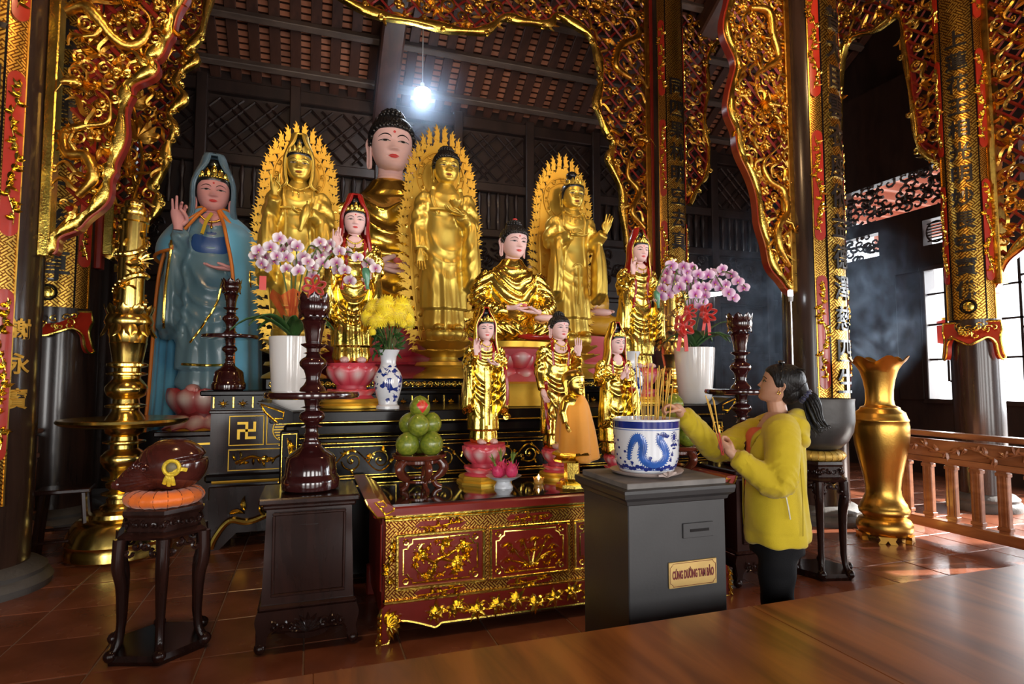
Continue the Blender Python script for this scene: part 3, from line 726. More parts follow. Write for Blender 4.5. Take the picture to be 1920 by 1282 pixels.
def lotus_carving(p, S, y, parent, name='carved_lotus'):
    m = MB()
    for d in np.linspace(-1.35, 1.35, 9): leaf(m, (p[0], p[1]), math.pi/2 + d, .17*S*(1 - .2*abs(d)), .045*S, y - .01, .03, .15*np.sign(d))
    for d in np.linspace(-.9, .9, 5): leaf(m, (p[0], p[1] + .0), math.pi/2 + d, .13*S, .045*S, y - .03, .035, 0)
    for d in (-1.75, 1.75): leaf(m, p, math.pi/2 + d, .15*S, .04*S, y - .01, .02, -.5*np.sign(d))
    t = np.linspace(0, 1, 10)
    m.tube(np.stack([p[0] + .03*S*np.sin(t*5), np.full(10, y - .01), p[1] - t*.55*S], -1), .013*S, 5)
    m.tube(np.stack([p[0] - .10*S*t + .02, np.full(10, y - .01), p[1] - .5*S*(1 - t) + .0*t], -1), .009*S, 5)
    m.sphere((p[0] - .08*S, y - .015, p[1] + .02*S), (.03*S, .025*S, .05*S), 8, 6)
    return m.build(name, GOLDD, parent, smooth=60)
def valance(name, label, plane, const, free, closing, seed=1, flip=1, density=.095, S=1.0, border=.032, dragons=(), lotus=(), bars=.105, frames=(), depth=.06, group='carved gilt valances between the columns'):
    """free: pixel outline of the free edge (ribbon border); closing: extra (u,z) points closing the panel.  Plane y=const or x=const."""
    def uv(p): 
        w = atY(p[0], p[1], const) if plane == 'y' else atX(p[0], p[1], const)
        return ((w.x if plane == 'y' else -w.y*flip), w.z)
    rs = random.Random(seed)
    fe = np.array([uv(p) for p in free]); fc = crom(fe, 5)
    poly = np.concatenate([fc, np.array(closing, float)]) if len(closing) else fc
    t = thing(name, label, 'carved valance', (0, const, 0) if plane == 'y' else (const, 0, 0), 0 if plane == 'y' else math.pi/2*(-1), group)
    # for x planes the local x axis runs along world -y, local -y faces world -x
    pl = [tuple(p) for p in poly]
    ua, ub = poly[:, 0].min(), poly[:, 0].max(); va, vb = poly[:, 1].min(), poly[:, 1].max()
    m = MB(); k = 0                                                   # red stepped lattice behind the carving
    for sg in (1, -1):
        c = (va - ub if sg > 0 else va + ua)
        end = (vb - ua if sg > 0 else vb + ub)
        while c < end:
            us = np.arange(ua, ub, .035); run = []
            for u_ in us:
                v_ = u_ + c if sg > 0 else c - u_
                if va < v_ < vb and in_poly((u_, v_), pl): run.append((u_, v_))
                else:
                    if len(run) > 2: m.tube([(run[0][0], .018*sg, run[0][1]), (run[-1][0], .018*sg, run[-1][1])], .017, 4)
                    run = []
            if len(run) > 2: m.tube([(run[0][0], .018*sg, run[0][1]), (run[-1][0], .018*sg, run[-1][1])], .017, 4)
            c += bars*1.414*S
    stuff(m.build('red_lattice', REDD, t, smooth=0))
    P = np.stack([fc[:, 0], np.full(len(fc), -.02), fc[:, 1]], -1)
    Tn = np.gradient(fc, axis=0); Tn /= np.linalg.norm(Tn, axis=1, keepdims=True); Nn = np.stack([-Tn[:, 1], Tn[:, 0]], -1)
    b = MB()
    wv = border*(1 + .35*np.sin(np.arange(len(fc))*.8))
    q = np.stack([np.concatenate([[fc[i, 0] + Nn[i, 0]*s_*wv[i], yy, fc[i, 1] + Nn[i, 1]*s_*wv[i]] for s_, yy in ((-1, .03), (-1, -.045), (-.55, -.062), (.55, -.062), (1, -.045), (1, .03))]).reshape(6, 3) for i in range(len(fc))])
    b.loft(q); bo = b.build('gilt_border', GOLDV, t, smooth=50)
    rb = MB(); cx, cv = poly.mean(0)
    sgn = np.sign(((np.array([cx, cv]) - fc)*Nn).sum(1).mean())
    q = np.stack([np.concatenate([[fc[i, 0] - Nn[i, 0]*sgn*(wv[i] + d), yy, fc[i, 1] - Nn[i, 1]*sgn*(wv[i] + d)] for d, yy in ((-.01, .05), (-.01, -.03), (.016, -.03), (.016, .05))]).reshape(4, 3) for i in range(len(fc))])
    rb.loft(q); rb.build('red_edge', RED, bo, smooth=50)
    for i in range(4, len(fc) - 4, 7):                                # curled leaf buds along the ribbon
        g = MB(); p = fc[i] + Nn[i]*sgn*border*1.2
        spiral(g, p, .035*S, 1.3, rs.uniform(0, 6), .010*S, -.05)
        leaf(g, fc[i], math.atan2(Nn[i][1]*sgn, Nn[i][0]*sgn) + .8, .09*S, .02*S, -.05, .02, .8)
        stuff(g.build('ribbon_curl', GOLDV, bo))
    occ = []
    for dp, r_ in dragons:
        pp = [uv(p) for p in dp]; dragon(pp, r_, 0, rs, 'carved_dragon', t)
        cc = crom(pp, 10); occ += [(c, r_*1.6) for c in cc]
    for lp, ls in lotus:
        p = uv(lp); lotus_carving(p, ls, -.02, t); occ.append((np.array(p), .12*ls))
    pts = []
    tries = 0; g = MB(); A = (ub - ua)*(vb - va); N = int(A/(density*density*S*S)*5)
    for _ in range(N):
        p = np.array([rs.uniform(ua, ub), rs.uniform(va, vb)])
        if not in_poly(p, pl) or poly_dist(p, poly) < .03: continue
        if any(np.hypot(*(p - o)) < density*S for o in pts): continue
        if any(np.hypot(*(p - o)) < d for o, d in occ): continue
        pts.append(p); motif(g, p, rs, -.012 - rs.uniform(0, .02), S)
    stuff(g.build('gilt_scrollwork', GOLDD, t, smooth=60, fixn=False))
    for (u0, u1, z0, z1, mt) in frames:
        MB().box(((u0 + u1)/2, -.01, (z0 + z1)/2), (abs(u1 - u0), .12, z1 - z0), .008).build('frame_strip', mt, t, smooth=0)
    return t
def ux(px, py, Y): return atY(px, py, Y).x
# front left bracket
Yv = FL[1] - .02; u0 = ux(98, 250, Yv)
valance('carved_valance', 'carved gilt dragon bracket hanging beside the tall brass candelabrum', 'y', Yv,
        [(90, 474), (104, 446), (140, 420), (176, 394), (200, 352), (204, 322), (214, 300), (228, 240), (234, 185), (246, 160), (286, 130), (282, 110), (306, 86), (312, 62), (334, 12), (350, -40), (395, -150)],
        [(-.55, 6.0), (u0 + .1, 6.0), (u0 + .1, 2.5)], seed=11, density=.085, border=.036,
        dragons=[([(150, 372), (182, 340), (168, 300), (132, 292), (125, 255), (160, 240), (205, 235), (212, 200), (190, 176), (160, 168)], .034),
                 ([(128, 30), (165, 24), (190, 45), (215, 75), (245, 90), (275, 75), (285, 45), (262, 20), (235, 5)], .040)],
        frames=[(u0 - .035, u0 + .035, 2.32, 6.0, GOLD), (u0 - .13, u0 - .045, 2.15, 6.0, RED)])
# front right bracket
Yv = FRc[1] - .02; u1 = FRc[0] - .30
valance('carved_valance', 'carved gilt dragon bracket hanging above the woman in yellow', 'y', Yv,
        [(1490, 548), (1468, 530), (1446, 496), (1432, 446), (1422, 393), (1410, 332), (1390, 297), (1383, 258), (1370, 218), (1368, 175), (1382, 131), (1368, 87), (1358, 40), (1372, -20), (1350, -120)],
        [(3.75, 6.3), (u1, 6.3), (u1, 2.5)], seed=12, density=.085, border=.034,
        dragons=[([(1474, 500), (1452, 470), (1448, 430), (1468, 400), (1465, 360), (1438, 340), (1425, 310), (1445, 285), (1462, 262), (1450, 240)], .036),
                 ([(1400, 20), (1430, 30), (1440, 70), (1455, 110), (1430, 130), (1408, 150), (1412, 185), (1428, 200)], .036)],
        frames=[(u1 - .04, u1 + .03, 2.35, 6.3, GOLDD), (u1 + .04, u1 + .12, 2.28, 6.3, RED)])
# back left bracket
Yv = BL[1] - .05; u0 = ux(208, 420, BL[1] - .05)
valance('carved_valance', 'carved gilt lotus bracket behind the tip of the brass candelabrum', 'y', Yv,
        [(204, 486), (222, 462), (262, 428), (290, 404), (298, 368), (286, 350), (310, 315), (312, 280), (328, 245), (318, 215), (346, 184), (332, 162), (336, 140), (368, 112), (350, 98), (378, 62), (392, 0), (420, -60), (520, -120), (640, -110)],
        [(.1, 7.0), (u0, 7.0), (u0, 3.1)], seed=13, density=.10, border=.04, lotus=[((262, 262), 1.5), ((250, 200), 1.3)],
        frames=[(u0 - .05, u0 + .04, 2.75, 7.0, GOLD), (u0 - .13, u0 - .055, 2.6, 7.0, RED)])
# back right bracket with the long arch over the statues
Yv = BR[1] - .08; u1 = BR[0] - .32
valance('carved_valance', 'carved gilt arch valance hung above the statues, reaching down beside the orchids', 'y', Yv,
        [(1212, 520), (1196, 486), (1180, 470), (1170, 420), (1166, 362), (1142, 300), (1150, 270), (1132, 235), (1118, 195), (1126, 150), (1120, 105), (1100, 62), (1045, 30), (1030, 46), (985, 42), (945, 34), (915, 56), (870, 60), (800, 46), (715, 30), (640, -2), (600, -40)],
        [(.1, 7.3), (u1, 7.3), (u1, 3.6)], seed=14, density=.12, S=1.25, border=.045, bars=.13,
        dragons=[([(1180, 150), (1150, 130), (1160, 90), (1195, 70), (1185, 40), (1150, 35), (1120, 20)], .045), ([(1205, 430), (1180, 400), (1195, 360), (1175, 330), (1180, 290), (1200, 270)], .040)],
        frames=[(u1 - .05, u1 + .03, 3.1, 7.3, GOLDD), (u1 + .035, u1 + .16, 2.6, 7.3, RED)])
# small bracket on the far side of that column
valance('carved_valance', 'narrow carved gilt bracket on the far side of the column behind the orchids', 'y', BR[1] + .05,
        [(1292, 384), (1306, 352), (1322, 330), (1326, 280), (1318, 225), (1326, 166), (1324, 112), (1345, 80), (1392, 62), (1440, 50)],
        [(7.2, 7.2), (5.45, 7.2), (5.45, 4.6)], seed=15, density=.12, S=1.2, border=.03)
# side bay valances in the plane of the railing columns
valance('carved_valance', 'carved gilt bracket spanning the side bay above the golden vase', 'x', SD[0],
        [(1572, 336), (1574, 245), (1584, 88), (1640, 58), (1688, 30), (1700, 105), (1712, 183), (1721, 253), (1732, 284), (1760, 306), (1782, 312)],
        [(-4.95, 7.2), (-7.0, 7.2)], seed=16, flip=1, density=.12, S=1.2, border=.03)
valance('carved_valance', 'carved gilt bracket at the edge of the windows beyond the railing', 'x', SD[0],
        [(1858, 540), (1884, 494), (1922, 452), (1990, 380), (2050, 250), (2200, 100)],
        [(-2.3, 7.2), (-4.3, 7.2), (-4.3, 3.0)], seed=17, flip=1, density=.11, S=1.2, border=.04,
        frames=[(-4.36, -4.28, 2.5, 7.0, GOLDD), (-4.42, -4.37, 2.4, 7.0, RED)])
# ================================================================== altars and furniture
def gilt_scrolls(mb, u0, u1, v0, v1, rs, y=-.004, r=.0055, leafs=True, n=None):
    """running gilded scroll vine filling a long panel"""
    L = u1 - u0; h = v1 - v0; n = n or max(2, int(L/(h*.95))); w = L/n; vm = (v0 + v1)/2
    for k in range(n):
        sg = 1 if k % 2 == 0 else -1; c = (u0 + (k + .5)*w, vm)
        t = np.linspace(0, 1, 22); a = math.pi + sg*0 + t*2.6*math.pi*sg*-1; R = h*.40*(1 - .78*t)
        mb.tube(np.stack([c[0] + R*np.cos(a), np.full(22, y), c[1] + R*np.sin(a)], -1), r*(1.2 - .5*t), 5)
        mb.sphere((c[0], y - .004, c[1]), (r*2.6, r*2, r*2.6), 7, 5)
        t = np.linspace(0, 1, 12); x0 = c[0] - w*.5
        mb.tube(np.stack([x0 + t*w, np.full(12, y), vm - sg*h*.42*np.sin(t*math.pi)], -1), r, 5)
        for q in range(5):
            aa = rs.uniform(0, 6.28); p = (c[0] + h*.36*math.cos(aa), c[1] + h*.36*math.sin(aa))
            if leafs:
                for d in (-.5, .3): leaf(mb, p, aa + d + 1, h*.22*rs.uniform(.7, 1.2), h*.045, y, .008, rs.uniform(-.8, .8))
            mb.sphere((p[0] + h*.05, y - .003, p[1]), (r*1.7, r*1.5, r*1.7), 6, 4)
    return mb
def rect_frame(mb, u0, u1, v0, v1, w, y0, y1):
    for a, b, c, d in ((u0, u1, v0, v0 + w), (u0, u1, v1 - w, v1), (u0, u0 + w, v0 + w, v1 - w), (u1 - w, u1, v0 + w, v1 - w)):
        mb.box(((a + b)/2, (y0 + y1)/2, (c + d)/2), (b - a, y1 - y0, d - c), min(w, y1 - y0)*.25)
    return mb
def cartouche(u0, u1, v0, v1, c):
    k = c*.42; pts = []
    for (x, y, sx, sy) in ((u0, v0, 1, 1), (u1, v0, -1, 1), (u1, v1, -1, -1), (u0, v1, 1, -1)):
        q = [(x, y + sy*c), (x + sx*k, y + sy*c), (x + sx*c*.62, y + sy*c*.62), (x + sx*c, y + sy*k), (x + sx*c, y)]
        pts += q if (sx*sy > 0) else q[::-1]
    return pts
def branch(mb, pts, r, y): 
    P = crom(pts, 6); mb.tube(np.stack([P[:, 0], np.full(len(P), y), P[:, 1]], -1), np.linspace(r, r*.4, len(P)), 5); return P
def star_leaves(mb, p, n, L, y, rs, spread=6.28, ph=0.0, W=.17):
    for k in range(n): leaf(mb, p, ph + spread*k/max(1, n - (0 if spread > 6 else 1)), L*rs.uniform(.8, 1.15), L*W, y, .012, rs.uniform(-.3, .3))
    mb.sphere((p[0], y - .008, p[1]), (L*.16, .01, L*.16), 7, 5)
def plum_spray(mb, u0, u1, v0, v1, rs, y):
    w, h = u1 - u0, v1 - v0; f = lambda a, b: (u0 + a*w, v0 + b*h)
    branch(mb, [f(.3, .02), f(.38, .25), f(.42, .45), f(.55, .55), f(.72, .68), f(.85, .82)], .016, y)
    branch(mb, [f(.40, .4), f(.25, .55), f(.15, .75), f(.2, .92)], .011, y); branch(mb, [f(.5, .5), f(.68, .42), f(.85, .5), f(.95, .3)], .011, y)
    branch(mb, [f(.3, .05), f(.15, .2), f(.08, .4)], .006, y); branch(mb, [f(.55, .55), f(.5, .8), f(.56, .92)], .006, y)
    for a, b, L in ((.2, .62, .2), (.56, .88, .17), (.84, .76, .2), (.74, .36, .22), (.72, .16, .15), (.3, .12, .16), (.9, .5, .11), (.1, .4, .1)):
        star_leaves(mb, f(a, b), 8, L*h*1.25, y, rs, ph=rs.uniform(0, 6), W=.21)
    for a, b in ((.4, .3), (.62, .62), (.3, .8), (.95, .66), (.5, .68), (.1, .6), (.6, .3), (.42, .95)): star_leaves(mb, f(a, b), 6, .10*h, y, rs, ph=rs.uniform(0, 6), W=.24)
    for k in range(40): mb.sphere((u0 + rs.uniform(.05, .95)*w, y - .004, v0 + rs.uniform(.1, .95)*h), .0065, 6, 4)
    for k in range(9): leaf(mb, f(rs.uniform(.12, .55), .02 + .05*rs.random()), rs.uniform(.3, 2.8), h*.16, h*.03, y, .01, rs.uniform(-.6, .6))
def bamboo_spray(mb, u0, u1, v0, v1, rs, y):
    w, h = u1 - u0, v1 - v0; f = lambda a, b: (u0 + a*w, v0 + b*h)
    for p in ([f(.5, .1), f(.45, .4), f(.36, .8)], [f(.52, .1), f(.56, .45), f(.58, .85)], [f(.55, .12), f(.66, .4), f(.8, .85)], [f(.48, .12), f(.3, .35), f(.12, .75)], [f(.56, .1), f(.75, .35), f(.92, .42)], [f(.45, .1), f(.25, .22), f(.1, .3)]): branch(mb, p, .009, y)
    for a, b, L in ((.36, .82, .2), (.58, .85, .22), (.8, .88, .2), (.12, .75, .2), (.22, .58, .17), (.68, .62, .18), (.88, .62, .2), (.92, .36, .17), (.45, .55, .2), (.1, .36, .16), (.18, .14, .2), (.75, .35, .15), (.56, .6, .15)):
        for d in np.linspace(-1.1, 1.1, 6): leaf(mb, f(a, b), -math.pi/2 + d + rs.uniform(-.25, .25), L*h*rs.uniform(.95, 1.35), L*h*.15, y, .012, rs.uniform(-.2, .2))
    for k in range(20): leaf(mb, f(rs.uniform(.3, .85), .02 + .08*rs.random()), rs.uniform(.3, 2.8), h*.14, h*.03, y, .012, rs.uniform(-.6, .6))
def apron_poly(w, zt, zb, foot, inner, n=1):
    """table apron with cabriole corner feet, symmetric about x=0"""
    half = [(w, zt), (w, zb + .18), (w + .012, zb + .12), (w + .02, zb + .05), (w + .005, 0), (w - .05, 0), (w - .035, .04), (w - .06, zb*.55), (w - .10, zb*.75), (w - .16, zb + .005), (w - .24, zb*.95), (w - .32, zb*.72), (w - .36, zb*.5), (w - .42, zb*.5)]
    return half
MIRROR = pm('dark_glass_top', (0.020, 0.010, 0.008), .06, 0, .2, 3, coat=.8)
REDF = fret_mat('gilt_fret_on_red', (0.78, 0.47, 0.09), (0.16, .02, .01), 30.0, .35)

def red_altar():
    X0, X1, Y0, Y1, H = .40, 2.69, 3.38, 4.20, .73
    w = (X1 - X0)/2; d = Y1 - Y0
    t = thing('altar_table', 'red lacquered altar table with gilded flower panels, fruit and small statues on it', 'altar table', ((X0 + X1)/2, Y0, 0))
    rs = random.Random(21)
    MB().box((0, d/2, H - .028), (2*w + .10, d + .04, .055), .008).build('table_top', RED, t, smooth=0)
    MB().box((0, d/2 + .0, H + .003), (2*w - .02, d - .05, .006)).build('glass_sheet', MIRROR, t, smooth=0)
    for s_ in (-1, 1):                                               # raised scroll ends
        p = MB().prism([(s_*(w + .03), H - .055), (s_*(w - .07), H - .055), (s_*(w - .06), H + .002), (s_*(w + .03), H + .055), (s_*(w + .10), H + .055), (s_*(w + .085), H + .02)], -.022, d + .02).build('raised_end', RED, t, smooth=0)
        g = MB(); e = .006
        sq = [(s_*(w - .06), H + .0), (s_*(w - .06), H + .04 - .055), (s_*(w - .015), H - .035), (s_*(w + .045), H + .035), (s_*(w + .0), H + .04), (s_*(w - .02), H + .012), (s_*(w + .01), H + .008)]
        g.tube([(u, -.026, v) for u, v in sq], .006, 4); g.tube([(s_*(w - .07), -.026, H - .05), (s_*(w + .03), -.026, H - .05), (s_*(w + .085), -.026, H + .02), (s_*(w + .1), -.026, H + .053)], .006, 4)
        g.build('gilt_key', GOLD, p, smooth=0)
    MB().box((0, -.022, H - .052), (2*w - .1, .012, .010)).build('gilt_line', GOLD, t, smooth=0)
    MB().box((0, d/2 + .03, .38), (2*w - .02, d - .1, .56)).build('carcass', RED, t, smooth=0)
    zb, zt = .215, .655
    MB().box((0, .012, (zb + zt)/2), (2*w - .04, .03, zt - zb)).build('fret_ground', REDF, t, smooth=0, uv=lambda v: v[:, [0, 2]])
    n = 4; pw = (2*w - .12)/n
    for k in range(n):
        u0, u1 = -w + .06 + k*pw + .012, -w + .06 + (k + 1)*pw - .012; v0, v1 = zb + .055, zt - .075
        pn = MB().box(((u0 + u1)/2, -.004, (v0 + v1)/2), (u1 - u0, .024, v1 - v0)).build('panel', RED, t, smooth=0)
        rect_frame(MB(), u0, u1, v0, v1, .018, -.032, -.010).build('gilt_frame', GOLD, pn, smooth=0)
        g = MB(); ct = cartouche(u0 + .045, u1 - .045, v0 + .035, v1 - .035, .05); g.tube([(a, -.019, b) for a, b in ct], .0055, 5, closed=True)
        for a in (u0 + .058, u1 - .058):
            for b in (v0 + .048, v1 - .048):
                tt = np.linspace(0, 6.28, 12); g.tube(np.stack([a + .014*np.cos(tt), np.full(12, -.019), b + .014*np.sin(tt)], -1), .005, 5)
        g.build('gilt_cartouche', GOLD, pn)
        g = MB(); (plum_spray if k % 2 == 0 else bamboo_spray)(g, u0 + .075, u1 - .07, v0 + .045, v1 - .045, rs, -.020)
        g.build('flower_carving', GOLD, pn, smooth=60, fixn=False)
        for (z0, z1) in ((zt - .066, zt - .014), (zb + .006, zb + .05)):
            c = (u0 + u1)/2; L = .15
            ins = MB().prism([(c - L, (z0 + z1)/2), (c - L + .03, z1 - .002), (c + L - .03, z1 - .002), (c + L, (z0 + z1)/2), (c + L - .03, z0 + .002), (c - L + .03, z0 + .002)], -.012, -.002).build('vine_inset', RED, t, smooth=0)
            vv = vine(MB(), 0, -L + .02, L - .02, .010, rs, 0, .004, .035, .035); P = vv.verts(); q = mb_of(np.stack([P[:, 2] + c, P[:, 1] - .012, P[:, 0] + (z0 + z1)/2], -1), [list(f) for f in vv.Fc]); q.build('gilt_vine', GOLD, ins, fixn=False)
    for s_ in (-1, 1):
        rs2 = random.Random(5); vv = vine(MB(), s_*(w - .045), zb + .06, zt - .09, .012, rs2, -.006, .004, .04, .04); vv.build('gilt_vine', GOLD, t, fixn=False)
    for z in (zb - .004, zt + .004): MB().box((0, .0, z), (2*w - .02, .05, .018), .005).build('gilt_moulding', GOLD, t, smooth=0)
    half = [(w - .02, .205), (w, .19), (w + .015, .13), (w + .01, .06), (w + .03, 0), (w - .03, 0), (w - .045, .03), (w - .03, .075), (w - .06, .105), (w - .12, .112), (w - .2, .09), (w - .26, .068), (w - .3, .055), (w - .33, .075)]
    hp = [half[0]] + list(map(tuple, crom(half[1:], 4)))
    pl = hp + [(-a, b) for a, b in hp[::-1]]
    ap = MB().prism(pl, -.03, .02).build('apron', RED, t, smooth=0)
    lo = [p for p in hp[1:]]; lo = lo + [(-a, b) for a, b in lo[::-1]]
    MB().tube([(a, -.032, b) for a, b in lo], .007, 5).build('gilt_edge', GOLD, ap)
    for k in range(15):
        g = MB(); u = -w + .3 + k*(2*w - .6)/14; star_leaves(g, (u, .135 + .018*math.sin(k*2.1)), 8, .070, -.034, rs, ph=rs.uniform(0, 6), W=.2)
        branch(g, [(u, .13), (u + .04, .15 + .02*math.sin(k)), (u + .08, .13)], .006, -.034)
        for q in range(4): g.sphere((u + rs.uniform(-.06, .06), -.036, .13 + rs.uniform(-.04, .04)), .006, 6, 4)
        g.build('flower_spray', GOLD, ap, smooth=60, fixn=False)
    for s_ in (-1, 1):
        g = MB()
        for d_ in np.linspace(-.7, 1.9, 7): leaf(g, (s_*(w - .03), .10), (math.pi - d_ if s_ > 0 else d_), .09, .018, -.034, .014, .5*s_)
        for q in range(5): leaf(g, (s_*(w + .005), .17 - q*.035), -math.pi/2 + s_*.4, .05, .016, -.034, .014, .3)
        g.build('acanthus_corner', GOLD, ap, smooth=60, fixn=False)
    for s_ in (-1, 1):
        MB().box((s_*(w - .02), d - .05, .1), (.06, .06, .2), .01).build('back_leg', RED, t, smooth=0)
        MB().box((s_*(w - .01), d/2, .43), (.02, d - .16, .38), .006).build('end_panel', RED, t, smooth=0)
    return t
red_altar()

def black_altar():
    X0, X1, Y0, Y1, H = -.22, 3.45, 4.26, 5.42, 1.225
    w = (X1 - X0)/2; d = Y1 - Y0; rs = random.Random(31)
    t = thing('altar_table', 'black lacquered altar table with gilded scroll panel, orchids and vases on it', 'altar table', ((X0 + X1)/2, Y0, 0))
    MB().box((0, d/2, H - .04), (2*w + .06, d, .075), .008).build('table_top', BLACKL, t, smooth=0)
    for s_ in (-1, 1):
        p = MB().prism([(s_*(w + .0), H - .078), (s_*(w - .12), H - .078), (s_*(w - .12), H), (s_*(w + .02), H + .06), (s_*(w + .10), H + .07), (s_*(w + .06), H)], -.02, d).build('raised_end', BLACKL, t, smooth=0)
        g = MB(); g.tube([(s_*(w - .02), -.024, H - .07), (s_*(w + .055), -.024, H + .0), (s_*(w + .085), -.024, H + .055), (s_*(w - .06), -.024, H + .0), (s_*(w - .06), -.024, H - .045), (s_*(w - .005), -.024, H - .045)], .007, 4); g.build('gilt_key', GOLD, p, smooth=0)
    for z, th in ((H - .078, .010), (H - .185, .008), (H - .225, .008), (.755, .012), (.70, .014)):
        MB().box((0, -.004 if z > 1.1 else .03, z), (2*w - .06, .02, th), .003).build('gilt_line', GOLD, t, smooth=0)
    MB().box((0, d/2 + .04, .62), (2*w - .16, d - .1, 1.08)).build('carcass', BLACKL, t, smooth=0)
    MB().box((0, .05, H - .13), (2*w - .12, .07, .09), .02).build('frieze_moulding', BLACKL, t, smooth=0)
    MB().box((0, .035, H - .205), (2*w - .2, .05, .035), .01).build('frieze_moulding', BLACKL, t, smooth=0)
    n = 5; pw = (2*w - .36)/n
    for k in range(n):
        u0, u1 = -w + .18 + k*pw + .02, -w + .18 + (k + 1)*pw - .02
        pn = MB().box(((u0 + u1)/2, .034, .875), (u1 - u0, .02, .20), .004).build('panel', BLACKL, t, smooth=0)
        rect_frame(MB(), u0, u1, .772, .978, .007, .016, .028).build('gilt_frame', GOLD, pn, smooth=0)
        gilt_scrolls(MB(), u0 + .02, u1 - .02, .785, .965, rs, .020).build('gilt_scrolls', GOLD, pn, fixn=False)
    for s_ in (-1, 1):
        lg = MB().box((s_*(w - .10), .05, .56), (.12, .1, 1.08), .01).build('leg', BLACKL, t, smooth=0)
        g = MB(); rect_frame(g, s_*(w - .10) - .05, s_*(w - .10) + .05, .62, 1.08, .008, -.006, .004); vine(g, s_*(w - .10), .66, 1.05, .014, rs, -.004, .006, .05, .05); g.build('gilt_panel', GOLD, lg, fixn=False)
        gg = MB(); gg.lathe([(.03, .16), (.045, .2), (.03, .25), (.05, .3), (.03, .36), (.04, .45)], 10, T((s_*(w - .16), -.006, .35))); gg.build('gilt_finial', GOLD, lg)
        MB().box((s_*(w - .10), d - .08, .55), (.12, .1, 1.06), .01).build('leg', BLACKL, t, smooth=0)
    return t
black_altar()

